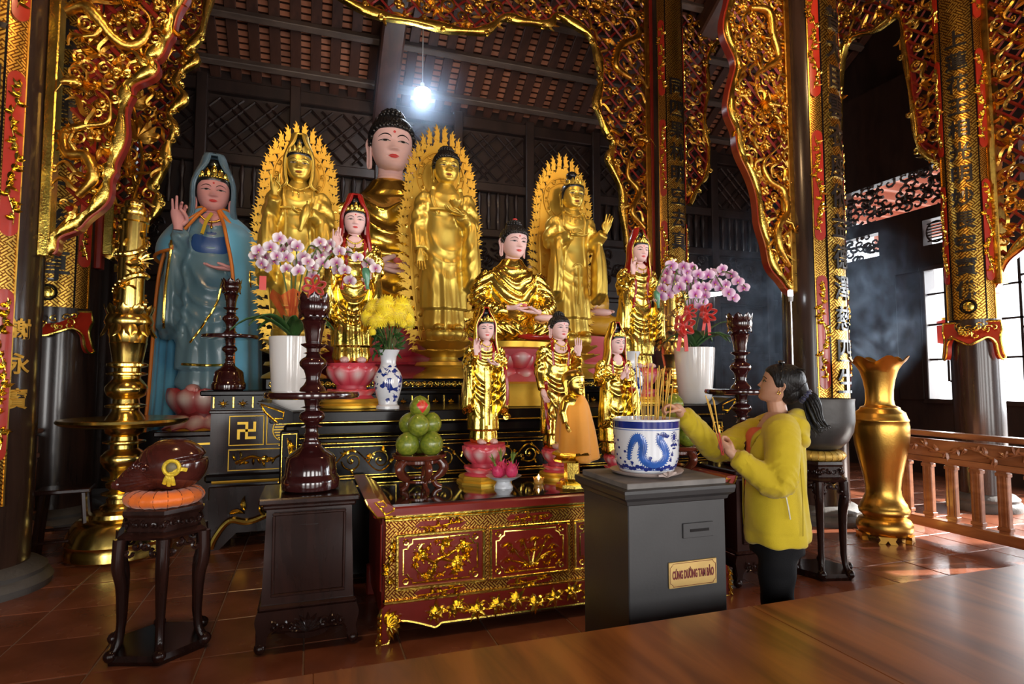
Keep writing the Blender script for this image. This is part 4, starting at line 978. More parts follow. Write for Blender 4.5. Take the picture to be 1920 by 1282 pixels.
def rear_altar():
    X0, X1, Y0, Y1, H = -.82, 3.58, 5.62, 8.30, 1.345
    w = (X1 - X0)/2; d = Y1 - Y0; rs = random.Random(41)
    t = thing('altar_table', 'long dark wooden altar behind, carrying the halo statues, gold swastika and roundel panels', 'altar table', ((X0 + X1)/2, Y0, 0))
    MB().box((0, .29, H - .02), (2*w + .12, .62, .045), .01).build('table_top', BLACKL, t, smooth=0)
    MB().box((0, .30, .72), (2*w - .04, .50, 1.2)).build('carcass', DARKW, t, smooth=0)
    MB().box((.21, .6 + (d - .6)/2, .67), (2*w - .42, d - .6, 1.3)).build('rear_carcass', DARKW, t, smooth=0)
    k = 0; u = -w + .04; cell = .155
    while u + cell < w:
        g = MB(); c = u + cell/2
        MB().box((u + .004, -.012 + .03, 1.245), (.014, .03, .10), .003).build('gilt_stile', GOLD, t, smooth=0)
        for dd in np.linspace(-1.2, 1.2, 5): leaf(g, (c, 1.225), math.pi/2 + dd, .05, .013, .026, .012, .3*np.sign(dd))
        for dd in (-2.2, -2.8, 2.2, 2.8): leaf(g, (c, 1.225), math.pi/2 + dd, .035, .010, .026, .010, 0)
        g.sphere((c, .02, 1.225), .012, 7, 5); g.build('gilt_ornament', GOLD, t, fixn=False)
        u += cell; k += 1
    MB().box((0, .035, 1.245), (2*w - .04, .03, .12)).build('ornament_band', BLACKL, t, smooth=0)
    MB().box((0, .02, 1.165), (2*w - .02, .06, .03), .008).build('moulding', DARKW, t, smooth=0)
    # panels low on the front, alternating swastika, roundel
    pw = .30; n = int((2*w - .3)/pw); u = -w + .16
    for k in range(n):
        u0, u1 = u + k*pw + .008, u + (k + 1)*pw - .008
        pn = MB().box(((u0 + u1)/2, .035, 1.0), (u1 - u0, .03, .26)).build('panel', DARKW, t, smooth=0)
        rect_frame(MB(), u0, u1, .87, 1.13, .010, .008, .022).build('gilt_frame', GOLDP, pn, smooth=0)
        g = MB(); c, z = (u0 + u1)/2, 1.0; a = .075; q = .022
        if k % 2 == 0:
            g.box((c, .016, z), (q, .012, 2*a)); g.box((c, .016, z), (2*a, .012, q))
            g.box((c + a/2, .0162, z + a - q/2), (a, .012, q)) if False else None
            g.box((c - a/2, .0162, z + a - q/2), (a, .012, q)); g.box((c + a/2, .0162, z - a + q/2), (a, .012, q))
            g.box((c + a - q/2, .0162, z + a/2), (q, .012, a)); g.box((c - a + q/2, .0162, z - a/2), (q, .012, a))
            g.build('gilt_swastika', GOLDP, pn, smooth=0)
        else:
            tt = np.linspace(0, 2*math.pi, 28); g.tube(np.stack([c + .088*np.cos(tt), np.full(28, .016), z + .098*np.sin(tt)], -1), .007, 6)
            for q_ in range(-3, 4): g.box((c, .016, z + q_*.024), (2*math.sqrt(.088**2 - (q_*.024)**2)*.86 if abs(q_) > 0 else .17, .012, .010))
            g.build('gilt_roundel', GOLDP, pn, smooth=60)
    for k in range(int((2*w - .3)/.6)):
        u0 = -w + .16 + k*.6; g = MB()
        pn = MB().box((u0 + .3, .035, .745), (.585, .03, .19)).build('panel', DARKW, t, smooth=0)
        rect_frame(MB(), u0 + .008, u0 + .592, .655, .84, .009, .008, .022).build('gilt_frame', GOLDP, pn, smooth=0)
        branch(g, [(u0 + .07, .72), (u0 + .2, .77), (u0 + .33, .73), (u0 + .45, .78), (u0 + .53, .74)], .016, .012)
        for q in range(14): leaf(g, (u0 + .07 + q*.035, .745 + .02*math.sin(q*1.7)), rs.uniform(0, 6.28), .06, .013, .012, .012, rs.uniform(-.8, .8))
        g.sphere((u0 + .30, .0, .75), (.03, .02, .03), 8, 6); g.build('gilt_dragon', GOLD, pn, fixn=False)
    MB().tube([(-w + .05, .0, .57), (w - .05, .0, .57)], .018, 8).build('gilt_rod', GOLDP, t)
    MB().box((0, .03, .60), (2*w + .02, .1, .07), .02).build('moulding', BLACKL, t, smooth=0)
    MB().box((0, .03, .47), (2*w - .05, .06, .12), .01).build('waist', DARKW, t, smooth=0)
    for s_ in (-1, 1):
        g = MB()
        P = crom([(s_*(w - .9), .40), (s_*(w - .7), .42), (s_*(w - .55), .30), (s_*(w - .35), .22), (s_*(w - .2), .24), (s_*(w - .1), .12), (s_*(w - .06), .02)], 6)
        g.tube(np.stack([P[:, 0], np.full(len(P), -.02), P[:, 1]], -1), .026, 8)
        for q in range(2): spiral(g, (s_*(w - .5 - q*.22), .34), .085, 1.4, 0, .018, -.02, s_)
        for q in range(6): leaf(g, (s_*(w - .2 - q*.12), .30 + .03*math.sin(q)), rs.uniform(.5, 2.6), .12, .024, -.02, .02, .6*s_)
        lg = MB().prism([(s_*w, .42), (s_*(w - 1.0), .42), (s_*(w - .7), .36), (s_*(w - .3), .18), (s_*(w - .12), 0), (s_*w, 0)], -.0, .05).build('cabriole_leg', DARKW, t, smooth=0)
        g.build('gilt_scroll', GOLD, lg, fixn=False)
        MB().box((s_*(w - .08), .5, .21), (.14, .14, .42), .01).build('back_leg', DARKW, t, smooth=0)
    # upper black step with gilt scrolls
    r = MB().box((.21, .28 + (d - .28)/2, H + .055), (2*w - .44, d - .28, .105), .01).build('upper_step', BLACKL, t, smooth=0)
    gilt_scrolls(MB(), -w + .46, w - .04, H + .02, H + .085, rs, .272, .005).build('gilt_scrolls', GOLD, r, fixn=False)
    return t
rear_altar()
ZST = 1.345 + .1075      # standing height of the halo statues

def cabinet(x0, y0, label, s=1.0):
    t = thing('pedestal_cabinet', label, 'cabinet', (x0, y0, 0), 0, 'rosewood pedestal cabinets')
    MB().box((0, .24, .79), (.58, .50, .035), .008).build('top', DARKW, t, smooth=0)
    MB().box((0, .24, .76), (.54, .46, .03), .01).build('moulding', DARKW, t, smooth=0)
    b = MB(); b.loft([[(-a, .24 - c, z), (a, .24 - c, z), (a, .24 + c, z), (-a, .24 + c, z)] for a, c, z in ((.262, .225, .24), (.245, .21, .75))])
    b.build('body', DARKW, t, smooth=0)
    d = MB().box((0, .018, .51), (.40, .02, .42), .008).build('door_panel', DARKW, t, smooth=0)
    rect_frame(MB(), -.21, .21, .29, .73, .016, .0, .022).build('panel_frame', DARKW, d, smooth=0)
    MB().box((0, .004, .655), (.1, .012, .006)).build('pull', DARKW, d, smooth=0)
    MB().box((0, .24, .235), (.56, .49, .03), .012).build('base_moulding', DARKW, t, smooth=0)
    half = [(.28, .22), (.295, .17), (.28, .10), (.285, .04), (.235, .04), (.225, .09), (.19, .125), (.14, .11), (.09, .075), (0, .06)]
    hp = list(map(tuple, crom(half, 3))); pl = hp + [(-a, b) for a, b in hp[-2::-1]]
    ap = MB().prism(pl, .0, .035).build('apron', DARKW, t, smooth=30)
    g = MB(); rs = random.Random(2)
    for dd in np.linspace(-1.3, 1.3, 9): leaf(g, (0, .10), math.pi/2 + dd, .10, .018, -.002, .014, .2*np.sign(dd))
    for s_ in (-1, 1):
        for q in range(3): spiral(g, (s_*(.09 + q*.05), .14), .026, 1.2, q, .007, -.003, s_)
        leaf(g, (s_*.08, .11), math.pi/2 - s_*1.2, .12, .02, -.003, .014, -.4*s_)
    g.build('shell_carving', DARKW, ap, fixn=False)
    for sx in (-1, 1):
        for sy in (0, 1):
            f = MB(); f.sphere((sx*.262, .02 + sy*.44, .032), (.034, .034, .032), 12, 8); f.box((sx*.262, .03 + sy*.42, .10), (.05, .06, .12), .012)
            f.build('foot', DARKW, t)
        MB().box((sx*.27, .24, .17), (.03, .44, .09), .01).build('side_apron', DARKW, t, smooth=0)
    return t
cb = cabinet(-0.012, 3.42, 'rosewood pedestal cabinet under the large dark candlestick beside the red altar')
cb.scale = (.90, .94, 1.0); cb.location.x = .018
dup(cb, (3.08, 3.42, 0), 0, 'rosewood pedestal cabinet half hidden behind the woman in yellow')

def petals_ring(mb, n, r, z, L, W, tilt, thick=.012, cup=.3, ph=0.0):
    for k in range(n):
        a = ph + 2*math.pi*k/n; rows = []
        for t in np.linspace(0, 1, 6):
            w = W*math.sin(math.pi*(.18 + .82*t))**.8 if t < 1 else W*.03
            w = W*(.45 + .75*t - 1.2*max(0, t - .55)**1.5*2.2) if t < 1 else .002
            rr = r + L*t*math.sin(tilt) + cup*L*t*(1 - t)*.6; zz = z + L*t*math.cos(tilt)
            row = []
            for s_ in np.linspace(-1, 1, 5):
                q = s_*w; rad = rr - cup*W*.5*s_*s_
                row.append((rad*math.cos(a) - q*math.sin(a), rad*math.sin(a) + q*math.cos(a), zz))
            rows.append(row)
        mb.grid(np.array(rows))
    return mb
def candlestick(x, y, z, label, s=1.0):
    t = thing('candlestick', label, 'candlestick', (x, y, z), 0, 'turned rosewood candlesticks', s)
    MB().lathe([(.0, .0), (.135, 0), (.158, .012), (.162, .05), (.158, .075), (.148, .085), (.146, .10), (.134, .185), (.122, .20), (.09, .225), (.062, .245), (.052, .262), (.052, .275)], 40, cap=False).build('base', ROSEW, t, smooth=50)
    MB().lathe([(.05, .262), (.042, .28), (.037, .30), (.044, .312), (.035, .325), (.036, .352), (.060, .360), (.036, .368), (.045, .385), (.07, .405), (.073, .42), (.066, .44), (.04, .455), (.038, .468), (.068, .474), (.04, .482), (.045, .51), (.052, .53)], 32, cap=False).build('lower_stem', ROSEW, t, smooth=50)
    MB().lathe([(.0, .522), (.24, .524), (.262, .53), (.268, .545), (.262, .562), (.24, .566), (.0, .568)], 48, cap=False).build('drip_plate', ROSEW, t, smooth=50)
    MB().lathe([(.075, .568), (.07, .585), (.05, .605), (.04, .625), (.038, .635), (.07, .641), (.04, .648), (.045, .67), (.052, .69), (.075, .715), (.078, .735), (.066, .755), (.045, .768), (.038, .78), (.06, .788), (.038, .796), (.04, .815), (.07, .835), (.072, .842), (.042, .85), (.046, .86), (.05, .9), (.064, .965), (.072, .975), (.066, .985), (.05, .995)], 32, cap=False).build('upper_stem', ROSEW, t, smooth=50)
    lc = MB().lathe([(.05, .99), (.085, 1.02), (.095, 1.06), (.085, 1.10), (.06, 1.11)], 24, cap=False)
    lo = lc.build('lotus_cup', ROSEW, t, smooth=50)
    petals_ring(MB(), 8, .074, 1.045, .10, .036, .25).build('petals', ROSEW, lo, fixn=False); petals_ring(MB(), 8, .085, 1.05, -.06, .034, -.15, ph=.39).build('petals', ROSEW, lo, fixn=False)
    return t
cs = candlestick(0.018, 3.64, .8075, 'large dark turned candlestick with drip plate on the cabinet beside the red altar')
dup(cs, (3.10, 3.66, .8075), 0, 'dark turned candlestick with drip plate standing by the woman in yellow')
p_ = atY(428, 733, 5.73); dup(cs, (p_.x, 5.735, 1.3475), 0, 'dark turned candlestick before the blue robed statue', .87)

def candelabrum(x, y, label, s=1.0):
    t = thing('candelabrum', label, 'candelabrum', (x, y, 0), 0, 'tall brass dragon candelabra', s)
    u = .0047
    MB().lathe([(.30, .0), (.36, .01), (.385, .03), (.38, .09), (.372, .12), (.385, .14), (.36, .22), (.33, .28), (.30, .31), (.24, .33), (.235, .36), (.16, .38), (.15, .41), (.11, .43), (.11, .46)], 48, cap=False).build('base', BRASS, t, smooth=50)
    MB().lathe([(.105, .45), (.095, .48), (.15, .50), (.15, .51), (.085, .53), (.12, .56), (.12, .59), (.09, .605), (.15, .62), (.15, .63), (.09, .645), (.10, .68), (.14, .72), (.165, .77), (.165, .81), (.13, .85), (.10, .87), (.10, .90), (.155, .92), (.155, .93), (.10, .94), (.095, .97), (.14, 1.0), (.15, 1.05)], 40, cap=False).build('lower_stem', BRASS, t, smooth=50)
    MB().lathe([(0, 1.05), (.36, 1.055), (.45, 1.075), (.475, 1.095), (.47, 1.115), (.45, 1.12), (.0, 1.10)], 64, cap=False).build('drip_plate', BRASS, t, smooth=50)
    MB().lathe([(.15, 1.10), (.13, 1.14), (.10, 1.18), (.10, 1.2), (.15, 1.215), (.15, 1.23), (.10, 1.245), (.095, 1.28), (.14, 1.31), (.155, 1.35), (.155, 1.38), (.12, 1.43), (.10, 1.45), (.10, 1.47), (.15, 1.485), (.15, 1.495), (.10, 1.51), (.10, 1.54), (.15, 1.555), (.15, 1.575), (.11, 1.59), (.12, 1.65), (.135, 1.74), (.14, 1.75), (.135, 1.76), (.15, 1.87)], 40, cap=False).build('upper_stem', BRASS, t, smooth=50)
    co = MB().lathe([(.15, 1.86), (.17, 1.90), (.18, 1.93), (.17, 1.96), (.16, 1.99), (.11, 2.03), (.098, 2.05)], 40, cap=False).build('lotus_collar', BRASS, t, smooth=50)
    petals_ring(MB(), 10, .165, 1.93, -.14, .055, -.35).build('petals', BRASS, co, fixn=False); petals_ring(MB(), 10, .15, 1.96, .12, .05, .3, ph=.3).build('petals', BRASS, co, fixn=False)
    sh = MB().lathe([(.098, 2.02), (.10, 2.1), (.10, 2.78), (.115, 2.79), (.115, 2.83), (.10, 2.84)], 40, cap=False).build('shaft', BRASS, t, smooth=50)
    q = np.linspace(0, 1, 150); a = q*2*math.pi*2.6; z = 2.08 + q*.66; m = MB()
    rad = .028*(.5 + .6*np.sin(np.clip(q*1.1, 0, 1)*math.pi)); R_ = .105
    P = np.stack([R_*np.cos(a), R_*np.sin(a), z + .03*np.sin(q*25)], -1); m.tube(P, rad, 8)
    for i in range(3, 147, 3): m.sphere(P[i]*np.array([1.18, 1.18, 1]), rad[i]*.55, 6, 4)
    for k in range(40):
        aa = random.Random(k).uniform(0, 6.28); zz = random.Random(k + 90).uniform(2.06, 2.75); mm = MB(); leaf(mm, (0, 0), random.Random(k + 7).uniform(0, 6), .07, .014, 0, .02, .8)
        v = mm.verts(); an = aa + v[:, 0]/.105; rr = .105 - v[:, 1]; m.add(np.stack([rr*np.cos(an), rr*np.sin(an), zz + v[:, 2]], -1), [list(f) for f in mm.Fc])
    m.sphere((.06, -.125, 2.42), (.05, .04, .045), 10, 8); m.tube([(.06, -.13, 2.42), (.03, -.17, 2.40), (.0, -.18, 2.41)], [.04, .03, .018], 8)
    for dd in np.linspace(-2, 2, 8): m.tube([(.07, -.12, 2.43), (.10 + .05*math.cos(dd), -.13, 2.44 + .06*math.sin(dd)), (.13 + .06*math.cos(dd), -.12, 2.44 + .09*math.sin(dd))], [.012, .009, .002], 5)
    m.build('coiled_dragon', BRASS, sh, fixn=False)
    MB().lathe([(.09, 2.84), (.10, 2.86), (.095, 2.90), (.065, 2.915), (.075, 2.93), (.07, 2.965), (.03, 2.99), (.0, 3.0)], 24, cap=False).build('finial', BRASS, t, smooth=50)
    return t
p_ = atY(238, 715, 5.75)
cd = candelabrum(p_.x, 5.75, 'tall polished brass candelabrum with coiled dragon, standing beside the blue robed statue')
p_ = atY(1262, 715, 6.2); dup(cd, (p_.x, 6.2, 0), 0, 'tall polished brass candelabrum behind the right hand orchids')

def hex_ring(r, z, ph=math.pi/6, n=6): return [(r*math.cos(ph + 2*math.pi*k/n), r*math.sin(ph + 2*math.pi*k/n), z) for k in range(n)]
def hex_stool(x, y, label, H=.75, r=.25, rz=0.0):
    t = thing('hexagonal_stool', label, 'stool', (x, y, 0), rz, 'carved hexagonal stands')
    MB().loft([hex_ring(r*1.02, H - .035), hex_ring(r*1.06, H - .02), hex_ring(r*1.04, H)]).build('seat', DARKW, t, smooth=0)
    fr = MB().loft([hex_ring(r*.92, H - .11), hex_ring(r*.92, H - .035)]).build('pierced_frieze', DARKW, t, smooth=0)
    g = MB(); rs = random.Random(9); R = r*.92*math.cos(math.pi/6)
    for k in range(6):
        a = 2*math.pi*k/6 + math.pi/3 - math.pi/6 + math.pi/6
        mm = MB()
        for q in range(5): spiral(mm, (-.09 + q*.045, H - .073), .022, 1.1, q, .006, 0)
        v = mm.verts(); n_ = np.array([math.cos(a), math.sin(a)]); tt = np.array([-n_[1], n_[0]])
        g.add(np.stack([n_[0]*(R - v[:, 1]) + tt[0]*v[:, 0], n_[1]*(R - v[:, 1]) + tt[1]*v[:, 0], v[:, 2]], -1), [list(f) for f in mm.Fc])
    g.build('frieze_carving', DARKW, fr, fixn=False)
    MB().loft([hex_ring(r*1.12, H - .145), hex_ring(r*1.16, H - .13), hex_ring(r*1.0, H - .11)]).build('shoulder', DARKW, t, smooth=0)
    for k in range(6):
        a = math.pi/6 + 2*math.pi*k/6; c = np.array([math.cos(a), math.sin(a), 0])
        pts = [c*r*1.08 + [0, 0, H - .14], c*r*1.1 + [0, 0, H - .28], c*r*1.0 + [0, 0, H - .38], c*r*.98 + [0, 0, .2], c*r*1.02 + [0, 0, .1], c*r*1.16 + [0, 0, .055], c*r*1.2 + [0, 0, .03]]
        lg = MB().tube(crom(pts, 3), np.interp(np.linspace(0, 1, 19), [0, .3, .5, .85, 1], [.032, .03, .021, .022, .03]), 8).build('leg', DARKW, t, smooth=60)
        MB().sphere(c*r*1.2 + np.array([0, 0, .045]), .032, 10, 7).build('scroll_foot', DARKW, lg)
        a2 = a + math.pi/6; n_ = np.array([math.cos(a2), math.sin(a2)]); tt = np.array([-n_[1], n_[0]]); R = r*1.05*math.cos(math.pi/6); mm = MB()
        for s_ in (-1, 1):
            for q in range(3): spiral(mm, (s_*(.11 - q*.042), H - .175 - (2 - q)*.035*(1 if q < 2 else 0)), .024, 1.2, q + s_, .008, 0, s_)
            mm.tube([(s_*.125, 0, H - .15), (s_*.115, 0, H - .26), (s_*.095, 0, H - .3), (s_*.105, 0, H - .33)], .008, 5)
        v = mm.verts(); MB().add(np.stack([n_[0]*(R - v[:, 1]) + tt[0]*v[:, 0], n_[1]*(R - v[:, 1]) + tt[1]*v[:, 0], v[:, 2]], -1), [list(f) for f in mm.Fc]).build('pierced_spandrel', DARKW, t, fixn=False)
    MB().loft([hex_ring(r*1.24, 0), hex_ring(r*1.26, .02), hex_ring(r*1.2, .045)]).build('base_plate', DARKW, t, smooth=0)
    return t
p_ = atZ(312, 1190, .0); HS = (-.74, 3.72)
hs = hex_stool(HS[0], HS[1], 'dark carved hexagonal stand carrying the wooden fish drum', .76, .205, .2)
BS = (3.66, 3.50)
hs2 = hex_stool(BS[0], BS[1], 'dark carved hexagonal stand under the big bronze bowl', .84, .175, .25)

# small plain stool by the left column
p_ = atZ(112, 1058, 0)
t = thing('wooden_stool', 'small plain dark wooden stool at the foot of the column', 'stool', (p_.x, p_.y + .05, 0), .15)
MB().box((0, 0, .57), (.36, .26, .035), .008).build('seat', DARKW, t, smooth=0)
for sx in (-1, 1):
    for sy in (-1, 1):
        MB().tube([(sx*.13, sy*.09, .56), (sx*.18, sy*.12, 0)], [.022, .019], 6).build('leg', DARKW, t)
MB().tube([(-.165, -.11, .19), (.165, -.11, .19)], .013, 6).build('stretcher', DARKW, t); MB().tube([(-.165, .11, .24), (.165, .11, .24)], .013, 6).build('stretcher', DARKW, t)

# ------------------------------------------------------------------ donation box
BX = (1.30, 1.80, 2.25, 2.68)
BOXG = pm('grey_painted_metal', (0.034, 0.033, 0.034), .40, .0, .12, 5, .02, 80)
DUST = pm('dusty_grey_top', (0.17, 0.155, 0.145), .7, 0, .25, 9, .05, 60)
t = thing('donation_box', 'dark grey donation box with brass plate and coin slot, holding the incense bowl', 'donation box', ((BX[0] + BX[1])/2, BX[2], 0))
w = .25; d = .43; Hb = .995
MB().box((0, d/2, .46), (2*w, d, .92), .004).build('body', BOXG, t, smooth=0)
MB().loft([[(-a, d/2 - c, z), (a, d/2 - c, z), (a, d/2 + c, z), (-a, d/2 + c, z)] for a, c, z in ((w, d/2, .90), (w + .008, d/2 + .008, .905), (w + .012, d/2 + .012, .92), (w + .03, d/2 + .03, .935), (w + .034, d/2 + .034, .955), (w + .034, d/2 + .034, .968), (w + .01, d/2 + .01, .972))]).build('cornice', BOXG, t, smooth=0)
MB().box((0, d/2, .982), (2*w + .01, d + .01, .026), .003).build('lid', DUST, t, smooth=0)
sl = MB().box((.10, -.004, .775), (.16, .006, .065), .002).build('slot_plate', BOXG, t, smooth=0)
MB().box((.105, -.008, .775), (.098, .004, .012)).build('coin_slot', BLACKL, sl, smooth=0)
PLATE = pm('brass_plate', (.62, .42, .16), .38, .8, .15, 5, .02)
MAROON = pm('maroon_lettering', (.13, .008, .012), .4, 0, .1)
pc = (.068, .59); pw_, ph_ = .25, .112
pl = MB().box((pc[0], -.004, pc[1]), (pw_, .006, ph_), .002).build('name_plate', PLATE, t, smooth=0)
g = MB(); ct = cartouche(pc[0] - pw_/2 + .007, pc[0] + pw_/2 - .007, pc[1] - ph_/2 + .007, pc[1] + ph_/2 - .007, .014); g.tube([(a, -.0075, b) for a, b in ct], .0011, 4, closed=True); g.build('plate_border', MAROON, pl, smooth=0)
tm = text_mb('CÚNG DƯỜNG TAM BẢO', .046, .0008, bold=.0016, sx=.50); v = tm.verts(); k_ = .215/(v[:, 0].max() - v[:, 0].min()); zk = 1.0
mb_of(np.stack([v[:, 0]*k_ + pc[0], v[:, 1] - .0082, v[:, 2]*1.05 + pc[1] - .002], -1), [list(f) for f in tm.Fc]).build('lettering', MAROON, pl, smooth=0)

# ------------------------------------------------------------------ foreground wooden platform
t = thing('wooden_platform', 'broad polished brown wooden platform in front of the donation box', 'platform', (0, 0, 0))
WOODP = wood_mat('polished_boards', (0.100, 0.028, 0.006), (0.32, 0.105, 0.022), (6, .7, 6), .30, .05, .015, fine=1.2)
WOODP.node_tree.nodes['Principled BSDF'].inputs['Specular IOR Level'].default_value = .38
xs = np.linspace(-1.7, 5.22, 5)
for a, b in zip(xs[:-1], xs[1:]):
    MB().box(((a + b)/2, .55, .475), (b - a - .002, 3.0, .05), .002).build('board', WOODP, t, smooth=0)
MB().box((1.76, 2.02, .40), (6.9, .05, .12), .006).build('front_rail', WOODP, t, smooth=0)
for x in (-1.5, 1.8, 5.08):
    for y in (-.8, 1.85): MB().box((x, y, .225), (.12, .12, .45), .01).build('leg', WOODP, t, smooth=0)

# ------------------------------------------------------------------ railings
def railing(x, y0, y1, label, H=.95, name='railing'):
    t = thing(name, label, 'railing', (x, 0, 0), 0, 'wooden railings')
    L = y1 - y0; c = (y0 + y1)/2
    MB().box((0, c, H), (.13, L, .045), .012).build('top_rail', WOODR, t, smooth=0)
    r = MB().box((0, c, H - .13), (.06, L, .16), .006).build('carved_rail', WOODR, t, smooth=0)
    g = MB(); vv = vine(MB(), 0, y0 + .1, y1 - .1, .03, random.Random(3), 0, .008, .07, .08); v = vv.verts(); g.add(np.stack([-.034 + v[:, 1], v[:, 2], v[:, 0] + H - .13], -1), [list(f) for f in vv.Fc]); g.build('vine_carving', WOODR, r, fixn=False)
    MB().box((0, c, H - .235), (.09, L, .05), .008).build('mid_rail', WOODR, t, smooth=0)
    MB().box((0, c, .14), (.10, L, .09), .008).build('bottom_rail', WOODR, t, smooth=0)
    n = int(L/.205)
    for k in range(n):
        y = y0 + L*(k + .5)/n
        b = MB().box((0, y, .44), (.05, .085, .56), .006).build('baluster', WOODR, t, smooth=0)
        g = MB()
        for s_ in (-.02, .02): g.box((-.029, y + s_, .45), (.006, .010, .42))
        g.box((0, y, .66), (.06, .10, .03), .004); g.box((0, y, .22), (.06, .10, .03), .004)
        g.build('baluster_trim', WOODR, b, smooth=0)
    for k in range(max(2, int(L/1.5))):
        y = y0 + .25 + (L - .5)*k/(max(2, int(L/1.5)) - 1)
        f = crom([(-.24, 0), (-.22, .05), (-.12, .07), (-.07, .12), (.07, .12), (.12, .07), (.22, .05), (.24, 0)], 3)
        MB().prism(f, y - .035, y + .035).build('foot', WOODR, t, smooth=0)
    return t
railing(5.42, .3, 4.45, 'carved wooden railing running past the golden vase')
railing(-2.5, 5.5, 7.0, 'carved wooden railing between the columns behind the small stool', .95)

# dim shrine cabinet far behind the left columns
t = thing('side_cabinet', 'dim grey cabinet with a plant seen between the dark columns', 'cabinet', (-3.45, 9.0, 0), 0, None, 1.18)
GREYC = pm('grey_cabinet', (.10, .095, .10), .4, 0, .1)
MB().box((0, 0, .65), (1.6, .5, 1.25), .01).build('carcass', GREYC, t, smooth=0); MB().box((0, 0, 1.29), (1.7, .55, .04), .008).build('top', DARKW, t, smooth=0)
for k in range(3):
    dd = MB().box((-.5 + k*.5, -.26, .55), (.44, .02, .8), .006).build('door', GREYC, t, smooth=0); dr = MB().box((-.5 + k*.5, -.26, 1.1), (.44, .02, .22), .006).build('drawer', GREYC, t, smooth=0)
    MB().box((-.5 + k*.5, -.275, 1.1), (.12, .01, .04), .003).build('brass_pull', BRASS, dr, smooth=0)
# ================================================================== statue sculpting kit
_FW = [(0, .13), (.04, .20), (.1, .255), (.2, .315), (.35, .365), (.5, .385), (.65, .385), (.8, .34), (.9, .26), (.96, .16), (1.0, .02)]
_FF = [(0, .33), (.04, .37), (.1, .395), (.2, .40), (.35, .415), (.5, .41), (.65, .415), (.8, .375), (.9, .28), (.96, .17), (1.0, .02)]
_FB = [(0, .02), (.1, .12), (.2, .25), (.35, .39), (.5, .46), (.65, .47), (.8, .41), (.9, .30), (.96, .18), (1.0, .02)]
_PE = 2.35
def g2(x, z, cx, cz, sx, sz): return np.exp(-((x - cx)/sx)**2 - ((z - cz)/sz)**2)
def face_disp(x, z):
    ax = np.abs(x); d = np.zeros_like(x*z)
    t = np.clip((.545 - z)/(.545 - .345), 0, 1)
    d += np.where((z < .56) & (z > .30), (.012 + .085*t**1.25)*np.exp(-(ax/(.036 + .026*t))**2)*sm((z - .305)/.045), 0)
    d += .034*g2(ax, z, .062, .352, .034, .030)
    d += -.030*g2(ax, z, .15, .505, .085, .045) + .016*g2(ax, z, .155, .497, .065, .022)
    d += .014*g2(ax, z, .15, .585, .11, .035)
    d += .030*g2(ax, z, 0, .238, .075, .016) + .034*g2(ax, z, 0, .200, .065, .018) - .012*g2(ax, z, 0, .160, .07, .016) - .012*g2(ax, z, .105, .22, .02, .02)
    d += .030*g2(ax, z, 0, .075, .09, .06) + .018*g2(ax, z, .19, .33, .10, .10)
    return d
def face_y(x, z, off=0.0):
    w = smooth_interp(z, _FW); f = smooth_interp(z, _FF); q = np.clip(np.abs(x)/w, 0, .999)
    return -f*(1 - q**_PE)**(1/_PE) - face_disp(x, z) - off
def head_base(nt=72, nz=60):
    z = np.concatenate([np.linspace(0, .12, 8)[:-1], np.linspace(.12, .62, nz - 18)[:-1], np.linspace(.62, 1, 12)])
    th = np.linspace(-math.pi, math.pi, nt, endpoint=False); rings = []
    e = 2/_PE
    for zz in z:
        w, f, b = float(smooth_interp(zz, _FW)), float(smooth_interp(zz, _FF)), float(smooth_interp(zz, _FB))
        s, c = np.sin(th), np.cos(th)
        x = w*np.sign(s)*np.abs(s)**e; y = np.where(c > 0, -f*np.abs(c)**e, b*np.abs(c)**.95)
        y = y - np.where(c > 0, face_disp(x, np.full_like(x, zz))*sm(c*3), 0)
        rings.append(np.stack([x, y, np.full_like(x, zz)], -1))
    return rings, th, z
def surf_curve(pts, off=.006, n=12):
    P = crom(pts, n); return np.stack([P[:, 0], face_y(P[:, 0], P[:, 1], off), P[:, 1]], -1)
def surf_patch(mb, top, bot, off=.006, rows=5, n=14):
    """patch on the face between two curves (x,z)"""
    A, B = crom(top, n), crom(bot, n); R = []
    for t in np.linspace(0, 1, rows):
        P = A*(1 - t) + B*t; R.append(np.stack([P[:, 0], face_y(P[:, 0], P[:, 1], off), P[:, 1]], -1))
    return mb.grid(np.array(R))
def ear_mb(s_):
    ol = crom([(.0, .60), (.09, .58), (.13, .50), (.10, .40), (.07, .28), (.075, .16), (.05, .06), (.0, .04), (-.03, .10), (-.02, .30), (-.03, .48)], 4, True)
    m = MB(); m.prism(ol, -.018, .018, 'x'); m.tube([(s_*.022, a, b) for a, b in ol], .020, 6, closed=True)
    m.sphere((0, .03, .10), (.035, .045, .06), 10, 8)
    v = m.verts(); a = -s_*.35 + 0
    R = np.array(Matrix.Rotation(s_*-.45, 3, 'Z')); v = v @ R.T + np.array([s_*.385, .02, .0])
    o = MB(); o.add(v, [list(f) for f in m.Fc]); return o
def hairline(th):
    a = np.abs(th); return np.interp(a, [0, .75, 1.15, 1.45, 1.75, 2.2, math.pi], [.745, .715, .62, .42, .40, .16, .10])
